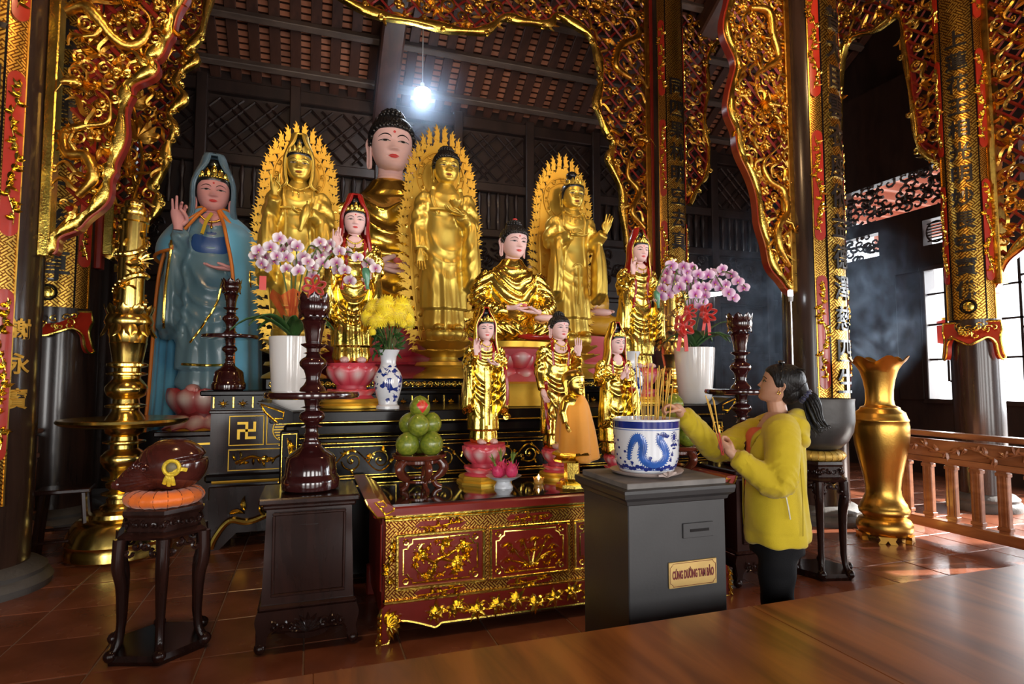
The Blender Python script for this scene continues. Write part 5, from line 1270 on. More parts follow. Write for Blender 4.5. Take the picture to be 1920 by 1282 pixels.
def hair_cap(scale=1.06, n=64, rows=14, smoothpeak=0.0):
    th = np.linspace(-math.pi, math.pi, n, endpoint=False); R = []; e = 2/_PE
    for s_ in np.linspace(0, 1, rows):
        h = hairline(th); z = h + (1.0 - h)*s_**.8; z = np.minimum(z, .9995)
        w, f, b = smooth_interp(z, _FW), smooth_interp(z, _FF), smooth_interp(z, _FB)
        x = w*np.sign(np.sin(th))*np.abs(np.sin(th))**e; y = np.where(np.cos(th) > 0, -f*np.abs(np.cos(th))**e, b*np.abs(np.cos(th))**.95)
        k = scale if s_ > 0 else 1.005
        R.append(np.stack([x*k, y*k, .55 + (z - .55)*(k if s_ > 0 else 1.0)], -1))
    return np.array(R)
def make_head(parent, pos, H, skin, hair='curl', tilt=4, gem=False, lips=LIPS, hairm=HAIRB, urna=True, brow=HAIRB, turn=0.0, ears=True, bun=True, crown=None, hood=None, eyes=True, neck=.42):
    rings, th, z = head_base()
    m = MB().loft(rings)
    m.tube([(0, .07, .30), (0, .05, .05), (0, .05, -.15), (0, .05, -neck)], [.22, .235, .235, .28], 24)
    for zz in (-.06, -.15): m.tube([(0, .05, zz + .005), (0, .05, zz - .035)], [.236, .248], 24)
    h = m.build('head', skin, parent, smooth=70)
    h.location = pos; h.scale = (H,)*3; h.rotation_euler = (math.radians(tilt), 0, turn)
    for s_ in (-1, 1):
        if ears: ear_mb(s_).build('ear', skin, h, smooth=60)
        b = MB().tube(surf_curve([(s_*.055, .568), (s_*.10, .603), (s_*.17, .618), (s_*.24, .598), (s_*.285, .562)], .002), np.concatenate([np.linspace(.006, .013, 20), np.linspace(.013, .003, 29)]), 6)
        b.build('eyebrow', brow, h)
        if eyes:
            e = MB(); surf_patch(e, [(s_*.075, .490), (s_*.12, .512), (s_*.17, .517), (s_*.22, .508), (s_*.265, .498)], [(s_*.075, .490), (s_*.12, .482), (s_*.17, .479), (s_*.22, .486), (s_*.265, .498)], .007)
            eo = e.build('eye', EYEW, h)
            i = MB(); surf_patch(i, [(s_*.125, .510), (s_*.165, .515), (s_*.205, .509)], [(s_*.135, .486), (s_*.165, .481), (s_*.195, .487)], .010); i.build('iris', HAIRB, eo)
            MB().tube(surf_curve([(s_*.068, .489), (s_*.12, .514), (s_*.17, .520), (s_*.22, .511), (s_*.285, .496)], .007), .0065, 5).build('lash_line', HAIRB, eo)
    l = MB(); surf_patch(l, [(-.105, .222), (-.05, .243), (-.018, .250), (0, .244), (.018, .250), (.05, .243), (.105, .222)], [(-.105, .222), (-.05, .216), (-.018, .219), (0, .217), (.018, .219), (.05, .216), (.105, .222)], .006)
    surf_patch(l, [(-.10, .219), (-.05, .213), (0, .214), (.05, .213), (.10, .219)], [(-.10, .219), (-.05, .188), (0, .182), (.05, .188), (.10, .219)], .006)
    l.build('lips', lips, h)
    if urna: MB().sphere((0, float(face_y(np.array(0.), np.array(.665), 0)) - .004, .665), (.024, .014, .024), 10, 8).build('urna', LIPS, h)
    if hair == 'curl':
        R = hair_cap(1.05); hm = MB().grid(np.concatenate([R, R[:, :1]], 1)); 
        hm.sphere((0, .06, 1.0), (.23, .23, .20), 20, 12)
        rs = random.Random(4); c0 = np.array([0, .03, .55])
        for row in range(1, 13):
            rr = R[row]; n = max(6, int(np.linalg.norm(np.roll(rr, -1, 0) - rr, axis=1).sum()/.085))
            idx = (np.arange(n)*len(rr)/n + (row % 2)*.5*len(rr)/n).astype(int) % len(rr)
            for i in idx: hm.sphere(rr[i], .046, 7, 5)
        for la in np.linspace(0, 1.4, 5):
            n = max(3, int(2*math.pi*.24*math.cos(la)/.08))
            for k in range(n):
                a = 2*math.pi*(k + .5*(int(la*5) % 2))/n; hm.sphere((.235*math.cos(la)*math.cos(a), .06 + .235*math.cos(la)*math.sin(a), 1.0 + .2*math.sin(la)), .042, 7, 5)
        ho = hm.build('curled_hair', hairm, h, smooth=60, fixn=False)
        if gem: MB().sphere((0, .02, 1.21), (.09, .09, .05), 12, 8).build('crown_jewel', LIPS, ho)
    else:
        R = hair_cap(1.07); hm = MB().grid(np.concatenate([R, R[:, :1]], 1))
        if bun:
            hm.sphere((0, .08, 1.03), (.22, .22, .17), 18, 12); hm.lathe([(.15, 0), (.21, .06), (.2, .16), (.12, .24), (.02, .26)], 18, T((0, .08, 1.12)))
        for s_ in (-1, 1):                                           # side locks behind the ears
            hm.tube([(s_*.30, -.16, .78), (s_*.385, -.06, .55), (s_*.39, .02, .30)], [.05, .05, .03], 8)
        ho = hm.build('hair', hairm, h, smooth=60, fixn=False)
        for k in range(-2, 3):
            pass
    if crown is not None:
        cm = MB(); a = np.linspace(-1.25, 1.25, 26)
        cm.tube(np.stack([.39*np.sin(a), -.385*np.cos(a), .80 + .0*a], -1), .022, 6)
        for k, aa in enumerate(np.linspace(-1.1, 1.1, 15)): cm.sphere((.40*math.sin(aa), -.40*math.cos(aa), .835), .028, 7, 5)
        for aa, L in ((-.8, .16), (-.4, .22), (0, .34), (.4, .22), (.8, .16)):
            mm = MB(); leaf(mm, (0, 0), math.pi/2, L, .085, 0, .04, 0); v = mm.verts()
            cm.add(np.stack([.39*math.sin(aa) + v[:, 0]*math.cos(aa), -.39*math.cos(aa)*.98 + v[:, 0]*math.sin(aa) + v[:, 1], .83 + v[:, 2]], -1), [list(f) for f in mm.Fc])
        cm.sphere((0, -.42, .98), (.06, .035, .07), 10, 8); cm.sphere((0, -.42, 1.08), .035, 8, 6)
        cm.build('crown', crown, h, fixn=False)
    if hood is not None:
        hmat, low, edge = hood[:3]; wf = hood[3] if len(hood) > 3 else 1.0
        tab = [(-.60 if low else -.25, .66, .46, .95, .02), (-.2, .56, .48, .95, 0), (.15, .50, .50, 1.0, 0), (.45, .50, .52, 1.08, 0), (.75, .475, .50, 1.02, 0), (.98, .40, .42, .85, .02), (1.18, .31, .33, .6, .04), (1.36, .255, .26, .45, .06), (1.46, .22, .22, .4, .06)]
        zz = np.linspace(tab[0][0], tab[-1][0], 26); tb = np.array(tab); R = []
        for q in zz:
            w, b, op, yo = [float(smooth_interp(q, np.stack([tb[:, 0], tb[:, k]], -1))) for k in (1, 2, 3, 4)]
            a = np.linspace(op, 2*math.pi - op, 30); R.append(np.stack([w*wf*np.sin(a), yo - b*np.cos(a)*np.where(np.cos(a) > 0, .8, 1), np.full(30, q)], -1))
        top = np.tile(np.array([[0, .08, zz[-1] + .05]]), (30, 1)); R.append(R[-1]*.5 + top*.5); R.append(top)
        hv = MB().grid(np.array(R)).build('hood', hmat, h, smooth=70)
        sd = hv.modifiers.new('thick', 'SOLIDIFY'); sd.thickness = .05; sd.offset = 1
        e0 = [r[0] for r in R[:-2]]; e1 = [r[-1] for r in R[:-2]]
        MB().tube(np.array(e0 + e1[::-1]), .032, 7).build('hood_edge', edge, hv)
    return h
def hand_mb(curl=(.15, .15, .15, .15), thumb=.2, spread=.06):
    """right-angled canonical hand: wrist at origin, fingers +z, palm facing -y, thumb towards +x; length 1"""
    m = MB(); a = np.linspace(0, 2*math.pi, 14, endpoint=False); R = []
    for z, w, d, x in ((-.12, .13, .11, 0), (0, .135, .10, 0), (.12, .18, .105, .01), (.28, .215, .095, .01), (.42, .22, .08, 0), (.50, .20, .065, 0)):
        R.append(np.stack([x + w*np.cos(a), d*np.sin(a), np.full(14, z)], -1))
    m.loft(R)
    for k, (x, L, r) in enumerate(((.155, .42, .050), (.052, .47, .052), (-.052, .44, .050), (-.15, .34, .044))):
        ang = 0.0; p = np.array([x, 0.0, .46]); P = [p - np.array([0, 0, .08]), p]; sx = spread*(1.5 - k)
        for q, fr in enumerate((.45, .30, .25)):
            ang += curl[k]*(1.0, 1.25, .9)[q]; dr = np.array([sx, -math.sin(ang), math.cos(ang)]); dr /= np.linalg.norm(dr)
            P.append(P[-1] + dr*L*fr)
        PP = crom(P, 4); m.tube(PP, np.linspace(r*1.1, r*.72, len(PP)), 8); m.sphere(PP[-1], r*.74, 8, 6)
    P = crom([(.10, -.03, .06), (.22, -.06, .20), (.28 - .12*thumb, -.10 - .10*thumb, .34), (.27 - .25*thumb, -.13 - .16*thumb, .47)], 4)
    m.tube(P, np.linspace(.075, .045, len(P)), 8); m.sphere(P[-1], .046, 8, 6)
    return m
def frame(pos, d, n, s):
    d = Vector(d).normalized(); n = Vector(n); n = (n - d*n.dot(d)).normalized(); y = -n; x = y.cross(d)
    M = Matrix(((x.x, y.x, d.x, pos[0]), (x.y, y.y, d.y, pos[1]), (x.z, y.z, d.z, pos[2]), (0, 0, 0, 1)))
    return M @ Matrix.Scale(s, 4)
def put_hand(parent, pos, d, n, s, mat, curl=(.15,)*4, thumb=.2, flip=False, name='hand', spread=.06):
    h = hand_mb(curl, thumb, spread)
    if flip: h = mirrorx(h)
    o = MB().merge(h, frame(pos, d, n, s)); return o.build(name, mat, parent, smooth=70, fixn=False)
def petal_mesh(name, W, L, tilt, cup, mat, colored=None, belly=.35, tipcurl=.0):
    m = MB(); R = []; Cc = []
    nS = 9
    for t in np.linspace(0, 1, 9):
        w = W*(.55 + .62*t)*(1 - max(0, (t - .55)/.45)**2.2)**.5 if t < 1 else W*.02
        rr = L*t*math.sin(tilt) + belly*L*math.sin(t*math.pi)*.5*math.cos(tilt) + tipcurl*L*t**3; zz = L*t*math.cos(tilt)
        s_ = np.linspace(-1, 1, nS)
        fr = np.stack([rr - cup*W*s_**2, s_*w, np.full(nS, zz)], -1); bk = fr - np.array([W*.10*math.cos(tilt), 0, -W*.10*math.sin(tilt)])
        R.append(np.concatenate([fr, bk[::-1]]))
        if colored is not None:
            e, c = np.array(colored[0]), np.array(colored[1])
            k = np.exp(-(s_/.55)**2*1.2)*math.exp(-((t - colored[2])/.28)**2); col = e[None]*(1 - k[:, None]) + c[None]*k[:, None]
            cc = np.concatenate([col, col[::-1]]); Cc.append(np.concatenate([cc, np.ones((2*nS, 1))], 1))
    m.loft(np.array(R), True, True, None, np.array(Cc) if colored is not None else None)
    o = m.build(name, mat, None, smooth=60, color=colored is not None); me = o.data; bpy.data.objects.remove(o); return me
def lotus(parent, r, h, mat, rows, core, name='lotus_base', top=None):
    """rows: (n, radius, z, petal mesh, flip) ; core: lathe profile"""
    o = MB().lathe(core, 32).build(name, mat, parent, smooth=50)
    for n, rad, z, me, ph in rows:
        for k in range(n):
            a = ph + 2*math.pi*k/n; obj_of(me, 'petal', o, (rad*math.cos(a), rad*math.sin(a), z), (0, 0, a))
    return o
PINKC = ((.72, .06, .10), (.85, .62, .60), .55); PINKC2 = ((.80, .09, .11), (.88, .66, .64), .45); REDW = ((.42, .02, .03), (.80, .66, .58), .62)

def ridge(p): return 1 - 2*np.abs(np.sin(p))**.75
def body_standing(parent, arms, mat, seed=0, hem=.13, voxel=.0085, name='robe', slim=1.0, foldk=1.0, leafk=1.0, sash=None, trim=None, step=0.0):
    m = MB(); a = np.linspace(0, 2*math.pi, 40, endpoint=False)
    tab = [(0.0, hem*.92, .095), (.02, hem, .10), (.10, hem*.98, .098), (.22, .128, .098), (.34, .122, .098), (.45, .120, .100), (.53, .118, .096), (.60, .112, .088), (.68, .120, .084), (.725, .128, .080), (.765, .112, .070), (.79, .080, .060), (.81, .055, .052), (.84, .045, .045)]
    z = np.linspace(0, .84, 44); w = smooth_interp(z, [(p[0], p[1]*slim) for p in tab]); d = smooth_interp(z, [(p[0], p[2]*slim) for p in tab])
    m.loft([np.stack([w[i]*np.cos(a), d[i]*np.sin(a) + .02*math.sin(z[i]*4), np.full(40, z[i])], -1) for i in range(44)])
    tips = []
    for s_, kind in zip((-1, 1), arms):
        sx_ = s_; s_ = s_*.86
        sh = np.array([s_*.122, .0, .755])
        if kind == 'raise': el, wr, dr = (s_*.165, -.015, .60), (s_*.135, -.125, .70), (s_*.165, -.065, .64, .26, .046, .062)
        elif kind == 'hold': el, wr, dr = (s_*.172, -.01, .60), (s_*.065, -.135, .625), (s_*.145, -.08, .62, .24, .044, .056)
        elif kind == 'low': el, wr, dr = (s_*.172, -.01, .60), (s_*.10, -.13, .55), (s_*.155, -.075, .56, .20, .042, .054)
        elif kind == 'out': el, wr, dr = (s_*.165, -.01, .60), (s_*.205, -.115, .66), (s_*.185, -.06, .62, .24, .045, .058)
        else: el, wr, dr = (s_*.165, .015, .58), (s_*.165, -.03, .44), None
        P = crom([sh + [0, 0, .01], (sh + el)/2 + np.array([s_*.012, 0, 0]), np.array(el), (np.array(el) + wr)/2, np.array(wr)], 4)
        m.tube(P, np.interp(np.linspace(0, 1, len(P)), [0, .15, .5, 1], [.040, .050, .047, .036 if kind != 'down' else .031]), 14)
        if dr:
            x, y, zt, zb, rx, ry = dr; Rr = []
            for t in np.linspace(0, 1, 12):
                k = .55 + .5*math.sin(min(1, t*1.1)*math.pi*.62); zz = zt + (zb - zt)*t
                Rr.append(np.stack([x + s_*.018*t + rx*k*np.cos(a), y + .012*t + ry*k*np.sin(a), zz + .035*np.sin(a)*t*(-1)], -1))
            m.loft(Rr)
        tips.append((np.array(el), np.array(wr))); s_ = sx_
    v, f, n = remesh(m, voxel, 5)
    x, y, z = v.T; th = np.arctan2(x, -y); rs = random.Random(seed); p1, p2 = rs.uniform(0, 6), rs.uniform(0, 6)
    front = sm((-y + .02)/.08); side = sm((np.abs(x) - .125)/.02)*sm((.62 - z)/.05)
    lowm = sm((.46 - z)/.22)*(1 - side)
    w1 = np.sin(th*5.0 + 1.2*np.sin(z*7 + p1) + p2)
    k = lowm*.0060*(np.sin(th*8.5 + .9*np.sin(z*6 + p1) + p2) + .6*w1)
    sw = (1 - side)*front*sm((z - .16)/.10)*sm((.60 - z)/.08)
    k += sw*.0070*leafk*ridge(math.pi*(z*10.5 - 85*(x + .012*math.sin(p1))**2 + p2 + .25*np.sin(z*21 + p1)))
    k += (1 - side)*front*sm((z - .60)/.03)*sm((.78 - z)/.03)*.0038*leafk*ridge(math.pi*(z*20 - 110*x*x))
    k += side*.0065*np.sin(95*x + 62*y + 1.7*np.sin(z*8 + p1)) + side*.003*np.sin(190*x - 90*y + 2*np.sin(z*12))
    sh_ = sm((np.abs(x) - .095)/.03)*sm((z - .58)/.03)
    k += sh_*.0042*np.sin(math.pi*(z*26 + 14*y + 9*np.abs(x)))
    v = v + n*(k*foldk)[:, None]
    if step: # over-robe hem: the outer robe ends above the ankles
        inner = (z < step)*(1 - side); sc = 1 - .16*inner; v[:, 0] *= sc; v[:, 1] *= sc
    o = mb_of(v, f).build(name, mat, parent, smooth=180, fixn=False)
    return o, tips
def feet(parent, mat, z=0.0, y=-.09):
    for s_ in (-1, 1):
        m = MB().sphere((s_*.052, y, z + .016), (.030, .060, .022), 14, 8)
        for q in range(5): m.sphere((s_*(.032 + q*.0095), y - .055 + .006*q, z + .012), (.0075, .014, .010), 7, 5)
        m.build('foot', mat, parent, smooth=70, fixn=False)
from mathutils.bvhtree import BVHTree
_BVH = {}
def lapel(parent, mat, pts, r=.010, flat=.45, name='lapel'):
    P = crom(pts, 10); rb = [c for c in parent.children if c.name.startswith('robe') and c.type == 'MESH']
    if rb:                                                          # lay the strip on the robe surface
        key = rb[0].name
        if key not in _BVH: _BVH[key] = BVHTree.FromPolygons([v.co[:] for v in rb[0].data.vertices], [p.vertices[:] for p in rb[0].data.polygons])
        for i in range(len(P)):
            h = _BVH[key].ray_cast(Vector((P[i][0], -.6, P[i][2])), Vector((0, 1, 0)))[0]
            if h is not None and h.y < .02: P[i][1] = h.y
        for _ in range(3): P[1:-1, 1] = np.minimum(P[1:-1, 1], (P[:-2, 1] + P[2:, 1])/2)
        P[:, 1] -= r*flat*.35
    return MB().tube(P, r, 8, flat=flat, up=(0, -1, 0)).build(name, mat, parent)
def necklace(parent, mat, z=.775, y=-.078, w=.06, drops=(0,)):
    m = MB(); t = np.linspace(-1, 1, 23)
    for q in t: m.sphere((w*q, y + .030*q*q, z - .035*(1 - q*q)), .0052, 6, 5)
    for dx in drops:
        zz = z - .035*(1 - (dx/w)**2); m.tube([(dx, y - .004, zz), (dx, y - .008, zz - .022)], .003, 5); m.sphere((dx, y - .008, zz - .026), (.006, .006, .009), 7, 5)
    m.build('necklace', mat, parent, fixn=False)
def halo_hw(q):
    return smooth_interp(q, [(0, .125), (.12, .170), (.3, .208), (.48, .228), (.60, .230), (.645, .214), (.68, .208), (.78, .200), (.88, .158), (.95, .100), (.985, .047), (1.0, .004)])
FLAME = [(-.36, 0), (-.40, .22), (-.18, .42), (-.50, .72), (-.12, .58), (-.02, .72), (-.16, 1.06), (.16, .80), (.20, .58), (.14, .44), (.46, .64), (.40, .34), (.34, .16), (.36, 0)]
def flame_halo(parent, z0, z1, y, mat):
    Hh = z1 - z0; q = np.linspace(0, 1, 44)
    def outline(k, n=60):
        qq = np.linspace(0, 1, n); c = np.array([0, z0 + Hh*.52])
        L = [(-halo_hw(t), z0 + Hh*t) for t in qq]; R = [(-a, b) for a, b in L[::-1]]
        P = np.array(L + R[1:]); return c + (P - c)*np.array([k, 1 - (1 - k)*.62])
    th = .010
    pl = MB().prism(outline(.80), y - th/2, y + th/2).build('flame_halo', mat, parent, smooth=0)
    fl = {}
    for sg in (1, -1):
        mm = MB().prism([(a*sg, b) for a, b in FLAME], -th*.45, th*.45).build('f', mat, None, smooth=0); fl[sg] = mm.data; bpy.data.objects.remove(mm)
    for k, n, L, W, yy in ((.76, 42, .070, .044, .004), (.86, 50, .066, .040, -.002), (.945, 54, .052, .034, .001)):
        P = outline(k); seg = np.linalg.norm(np.diff(P, axis=0), axis=1); cum = np.concatenate([[0], np.cumsum(seg)]); c = np.array([0, z0 + Hh*.45])
        for i in range(n):
            s_ = cum[-1]*(i + .5)/n; p = np.array([np.interp(s_, cum, P[:, 0]), np.interp(s_, cum, P[:, 1])])
            d = p - c; d[0] *= 1.6; d = d/np.linalg.norm(d)*.95 + np.array([0, .80]); an = math.atan2(d[1], d[0]) - math.pi/2
            o = obj_of(fl[1 if p[0] < 0 else -1], 'flame', pl, (p[0], y + yy, p[1]), (0, -an, 0), (W, 1, L*(1.15 if p[1] > z0 + Hh*.9 else 1)))
    g = MB(); cz = z0 + Hh*.78; a = np.linspace(0, 2*math.pi, 49)      # head disc with scrolls
    for r_, t_ in ((.150, .0045), (.118, .0035)): g.tube(np.stack([r_*.92*np.cos(a), np.full(49, y - th), cz + r_*np.sin(a)], -1), t_, 6)
    for k in range(12):
        aa = 2*math.pi*k/12; spiral(g, (.135*.92*math.cos(aa), cz + .135*math.sin(aa)), .017, 1.3, aa, .0035, y - th*.8)
    for s_ in (-1, 1):
        for k in range(8):
            t_ = .12 + .055*k; spiral(g, (s_*halo_hw(t_)*.62, z0 + Hh*t_), .014, 1.2, k, .0035, y - th*.8, s_)
        PP = [(s_*halo_hw(t_)*.72, y - th*.8, z0 + Hh*t_) for t_ in np.linspace(.06, .6, 20)]; g.tube(PP, .004, 5)
    g.build('halo_tracery', mat, pl, fixn=False)
    return pl
def gold_lotus(parent, mat, S=1.0, dz=0.0):
    up = petal_mesh('petal', .040*S, .070*S, .25, .25, mat, belly=.35); mid = petal_mesh('petal', .052*S, .085*S, .95, .22, mat, belly=.30, tipcurl=.18)
    low = petal_mesh('petal', .060*S, .085*S, 1.15, .20, mat, belly=.25, tipcurl=.22)
    rows = [(12, .105*S, -.062*S + dz, up, 0), (12, .085*S, -.105*S + dz, mid, .26), (11, .085*S, -.145*S + dz, low, 0)]
    o = lotus(parent, .1, .1, mat, rows, [(.02*S, 0 + dz), (.125*S, -.002 + dz), (.11*S, -.05*S + dz), (.09*S, -.10*S + dz), (.075*S, -.145*S + dz), (.085*S, -.165*S + dz), (.15*S, -.172*S + dz), (.16*S, -.19*S + dz), (.10*S, -.20*S + dz), (.11*S, -.215*S + dz), (.165*S, -.245*S + dz), (.17*S, -.26*S + dz), (.02, -.26*S + dz)])
    return o
def pink_lotus(parent, S=1.0, base=GOLDP, z=0.0, octo=True, ground=None, rows3=True, body=None):
    """double lotus below z with gilded plinth; S scales to the statue's own units"""
    a = petal_mesh('petal', .058*S, .105*S, .42, .30, PETAL, PINKC, .35, .05); b = petal_mesh('petal', .060*S, .070*S, .85, .25, PETAL, PINKC2, .35, .0)
    rows = [(9, .085*S, z - .115*S, a, 0), (9, .078*S, z - .112*S, a, .35), (8, .075*S, z - .185*S, b, .2)]
    bd = body or pm('pink_lotus_core_%d' % len(MATS), (.62, .06, .09), .4)
    o = lotus(parent, 0, 0, bd, rows, [(.02, z + .0), (.125*S, z - .002), (.105*S, z - .06*S), (.075*S, z - .115*S), (.080*S, z - .15*S), (.12*S, z - .185*S), (.02, z - .186*S)])
    n = 8 if octo else 32
    zb = ground if ground is not None else z - .26*S
    MB().lathe([(.02, z - .184*S), (.145*S, z - .186*S), (.155*S, z - .20*S), (.150*S, (z - .2*S)*.6 + zb*.4), (.165*S, zb + .012*S), (.165*S, zb), (.02, zb)], n, T(rz=math.pi/8)).build('gilt_plinth', base, parent, smooth=30)
    return o
# ------------------------------------------------------------------ the statues
GR = 'gold statues with flame halos'
def place(px, py_foot, py_top, Y):
    """foot position and height from the photograph at depth Y"""
    a, b = atY(px, py_foot, Y), atY(px, py_top, Y); return a, b.z - a.z
MAT_LIPG = pm('painted_dark_lip', (.25, .05, .02), .35)
# 1 standing bodhisattva, left of the three
Yg = 6.10; ZL = ZST + .002
def halo_statue(label, px, ptop_crown, arms, hairk, crownm=None, hoodm=None, pfoot=None, S=None, handfn=None, turn=0.0, halo_top=1.20):
    foot = atY(px, 700, Yg); top = atY(px, ptop_crown, Yg).z
    # lotus takes .26 of the statue height below the feet
    Hs = (top - ZL)/1.262
    t = thing('buddha_statue' if hairk == 'curl' else 'bodhisattva_statue', label, 'statue', (foot.x, Yg, ZL + .26*Hs), 0, GR, Hs)
    ro, tips = body_standing(t, arms, GOLDS, seed=px, step=.12, leafk=.45)
    gold_lotus(t, GOLDS)
    feet(t, GOLDS, .0, -.085)
    flame_halo(t, -.13, halo_top, .125, HALOG)
    h = make_head(t, (0, -.022, .822), .180, GOLDS, hairk, 3, lips=MAT_LIPG, urna=False, crown=crownm, hood=hoodm, turn=turn)
    handfn(t, tips)
    return t
def hands_a(t, tips):
    put_hand(t, tips[0][1] + np.array([0, -.005, .02]), (0, -.05, 1), (.1, -1, 0), .115, GOLDS, (.05, .75, .75, .1), .9)
    put_hand(t, tips[1][1] + np.array([-.01, -.01, .0]), (-1, -.25, -.15), (0, -.1, 1), .10, GOLDS, (.5, .5, .5, .5), .4, True)
    v = MB().lathe([(.004, -.09), (.012, -.085), (.010, -.06), (.022, -.02), (.026, .02), (.018, .05), (.008, .065), (.012, .08)], 14, T((.035, -.165, .60), ry=.25)); v.build('held_vase', GOLDS, t)
    lapel(t, GOLDS, [(-.07, -.045, .80), (-.075, -.088, .72), (-.06, -.103, .60), (-.07, -.11, .45)]); lapel(t, GOLDS, [(.07, -.045, .80), (.075, -.088, .72), (.06, -.103, .60), (.07, -.11, .45)])
    necklace(t, GOLDS, .80, -.082, .06, (-.03, 0, .03))
    a = np.linspace(math.pi*.05, math.pi*.95, 15); MB().tube(np.stack([.035*np.cos(a), np.full(15, -.103), .635 + .03*np.sin(a)], -1), .005, 6).build('chest_sash', GOLDS, t)
    MB().tube([(-.10, -.085, .655), (-.05, -.105, .655), (.05, -.105, .655), (.10, -.085, .655)], .007, 6).build('chest_band', GOLDS, t)
halo_statue('gold standing bodhisattva statue with flame halo and tall hood, one hand raised', 552, 284, ('raise', 'hold'), 'smooth', GOLDS, (GOLDS, False, GOLDS, .86), handfn=hands_a, halo_top=1.20)
def hands_b(t, tips):
    put_hand(t, tips[0][1] + np.array([0, -.005, .0]), (0, -.12, -1), (0, -1, -.1), .125, GOLDS, (.12, .12, .12, .12), .1, True)
    put_hand(t, tips[1][1] + np.array([.0, -.015, .0]), (-1, -.2, .1), (0, -.1, 1), .115, GOLDS, (.25, .25, .25, .25), .3, True)
    m = MB(); petals_ring(m, 7, .012, .0, .045, .018, .6); petals_ring(m, 6, .008, .0, .045, .014, .2)
    MB().merge(m, T((.02, -.165, .655))).build('held_lotus', GOLDS, t, fixn=False)
    lapel(t, GOLDS, [(-.075, -.04, .80), (-.08, -.085, .72), (-.05, -.105, .64)], .014); lapel(t, GOLDS, [(.075, -.04, .80), (.08, -.085, .72), (.06, -.10, .62)], .014)
    MB().tube([(-.10, -.082, .66), (-.05, -.102, .66), (.05, -.102, .66), (.10, -.082, .66)], .010, 6).build('chest_band', GOLDS, t)
halo_statue('gold standing buddha statue with flame halo holding a lotus, one arm hanging down', 832, 290, ('down', 'hold'), 'curl', handfn=hands_b, halo_top=1.20)
def hands_c(t, tips):
    put_hand(t, tips[0][1] + np.array([.0, -.015, .0]), (1, -.2, -.1), (0, -.1, 1), .11, GOLDS, (.2, .2, .2, .2), .3)
    put_hand(t, tips[1][1] + np.array([.008, -.01, .01]), (.25, -.1, 1), (-.2, -1, 0), .12, GOLDS, (.05, .25, .3, .1), .3, True)
    lapel(t, GOLDS, [(-.07, -.045, .80), (-.075, -.088, .72), (-.06, -.103, .60), (-.07, -.11, .45)]); lapel(t, GOLDS, [(.07, -.045, .80), (.075, -.088, .72), (.06, -.103, .60), (.07, -.11, .45)])
    necklace(t, GOLDS, .80, -.082, .06, (-.03, 0, .03))
    for zz in (.655, .43):
        a = np.linspace(math.pi*.05, math.pi*.95, 15); MB().tube(np.stack([.03*np.cos(a), np.full(15, -.108), zz + .025*np.sin(a)], -1), .005, 6).build('sash_knot', GOLDS, t)
    MB().tube([(0, -.11, .43), (.005, -.115, .32), (-.004, -.115, .2)], .009, 6).build('hanging_sash', GOLDS, t)
halo_statue('gold standing bodhisattva statue with flame halo and black topknot, open hand at the side', 1072, 344, ('hold', 'out'), 'smooth', GOLDS, handfn=hands_c, halo_top=1.22)

# ------------------------------------------------------------------ seated buddhas
def body_seated(parent, mat, voxel=.013, seed=0, asym=0.0, amp=1.0, nf=13):
    m = MB(); a = np.linspace(0, 2*math.pi, 40, endpoint=False)
    tab = np.array([(0, .30, .20, -.05), (.05, .34, .22, -.05), (.12, .31, .20, -.04), (.20, .22, .155, -.01), (.32, .205, .145, 0), (.45, .225, .145, 0), (.55, .235, .13, 0), (.61, .20, .11, .0), (.65, .14, .10, .01), (.69, .105, .095, .01), (.72, .09, .085, .01)])
    z = np.linspace(0, .72, 34)
    c = [smooth_interp(z, np.stack([tab[:, 0], tab[:, k]], -1)) for k in (1, 2, 3)]
    m.loft([np.stack([c[0][i]*np.cos(a), c[2][i] + c[1][i]*np.sin(a), np.full(40, z[i])], -1) for i in range(34)])
    for s_ in (-1, 1):
        P = crom([(s_*.16, -.02, .10), (s_*.32, -.12, .095), (s_*.37, -.19, .085), (s_*.26, -.27, .085), (s_*.05, -.30, .09)], 5); m.tube(P, np.interp(np.linspace(0, 1, len(P)), [0, .5, 1], [.10, .088, .072]), 16)
        P = crom([(s_*.20, .0, .58), (s_*.275, .0, .46), (s_*.30, -.05, .32), (s_*.22, -.18, .255), (s_*.11, -.24, .24)], 5); m.tube(P, np.interp(np.linspace(0, 1, len(P)), [0, .3, .6, 1], [.07, .082, .085, .062]), 16)
        P = [(s_*.28, -.08, .28), (s_*.32, -.10, .16), (s_*.34, -.12, .06)]; m.tube(P, [.07, .065, .05], 14)
    v, f, n = remesh(m, voxel, 6); x, y, z = v.T
    front = sm((-y + .06)/.10); chest = sm((z - .24)/.05)*sm((.24 - np.abs(x))/.06)
    ph = math.pi*nf*(z - 4.6*(x - asym*.06)**2 - asym*.15*x + .012*np.sin(x*31 + z*17))
    k = chest*front*sm((.66 - z)/.03)*.011*ridge(ph)
    arm = sm((np.abs(x) - .19)/.04)*sm((z - .2)/.04); k += arm*.008*ridge(math.pi*(15*z + 9*np.abs(x) + 8*y))
    leg = sm((.22 - z)/.05); k += leg*.008*ridge(math.pi*(11*np.abs(x) - 16*z + 5*y))
    k += (1 - front)*chest*.006*ridge(22*x)
    v = v + n*(k*amp)[:, None]
    return mb_of(v, f).build('robe', mat, parent, smooth=180, fixn=False)
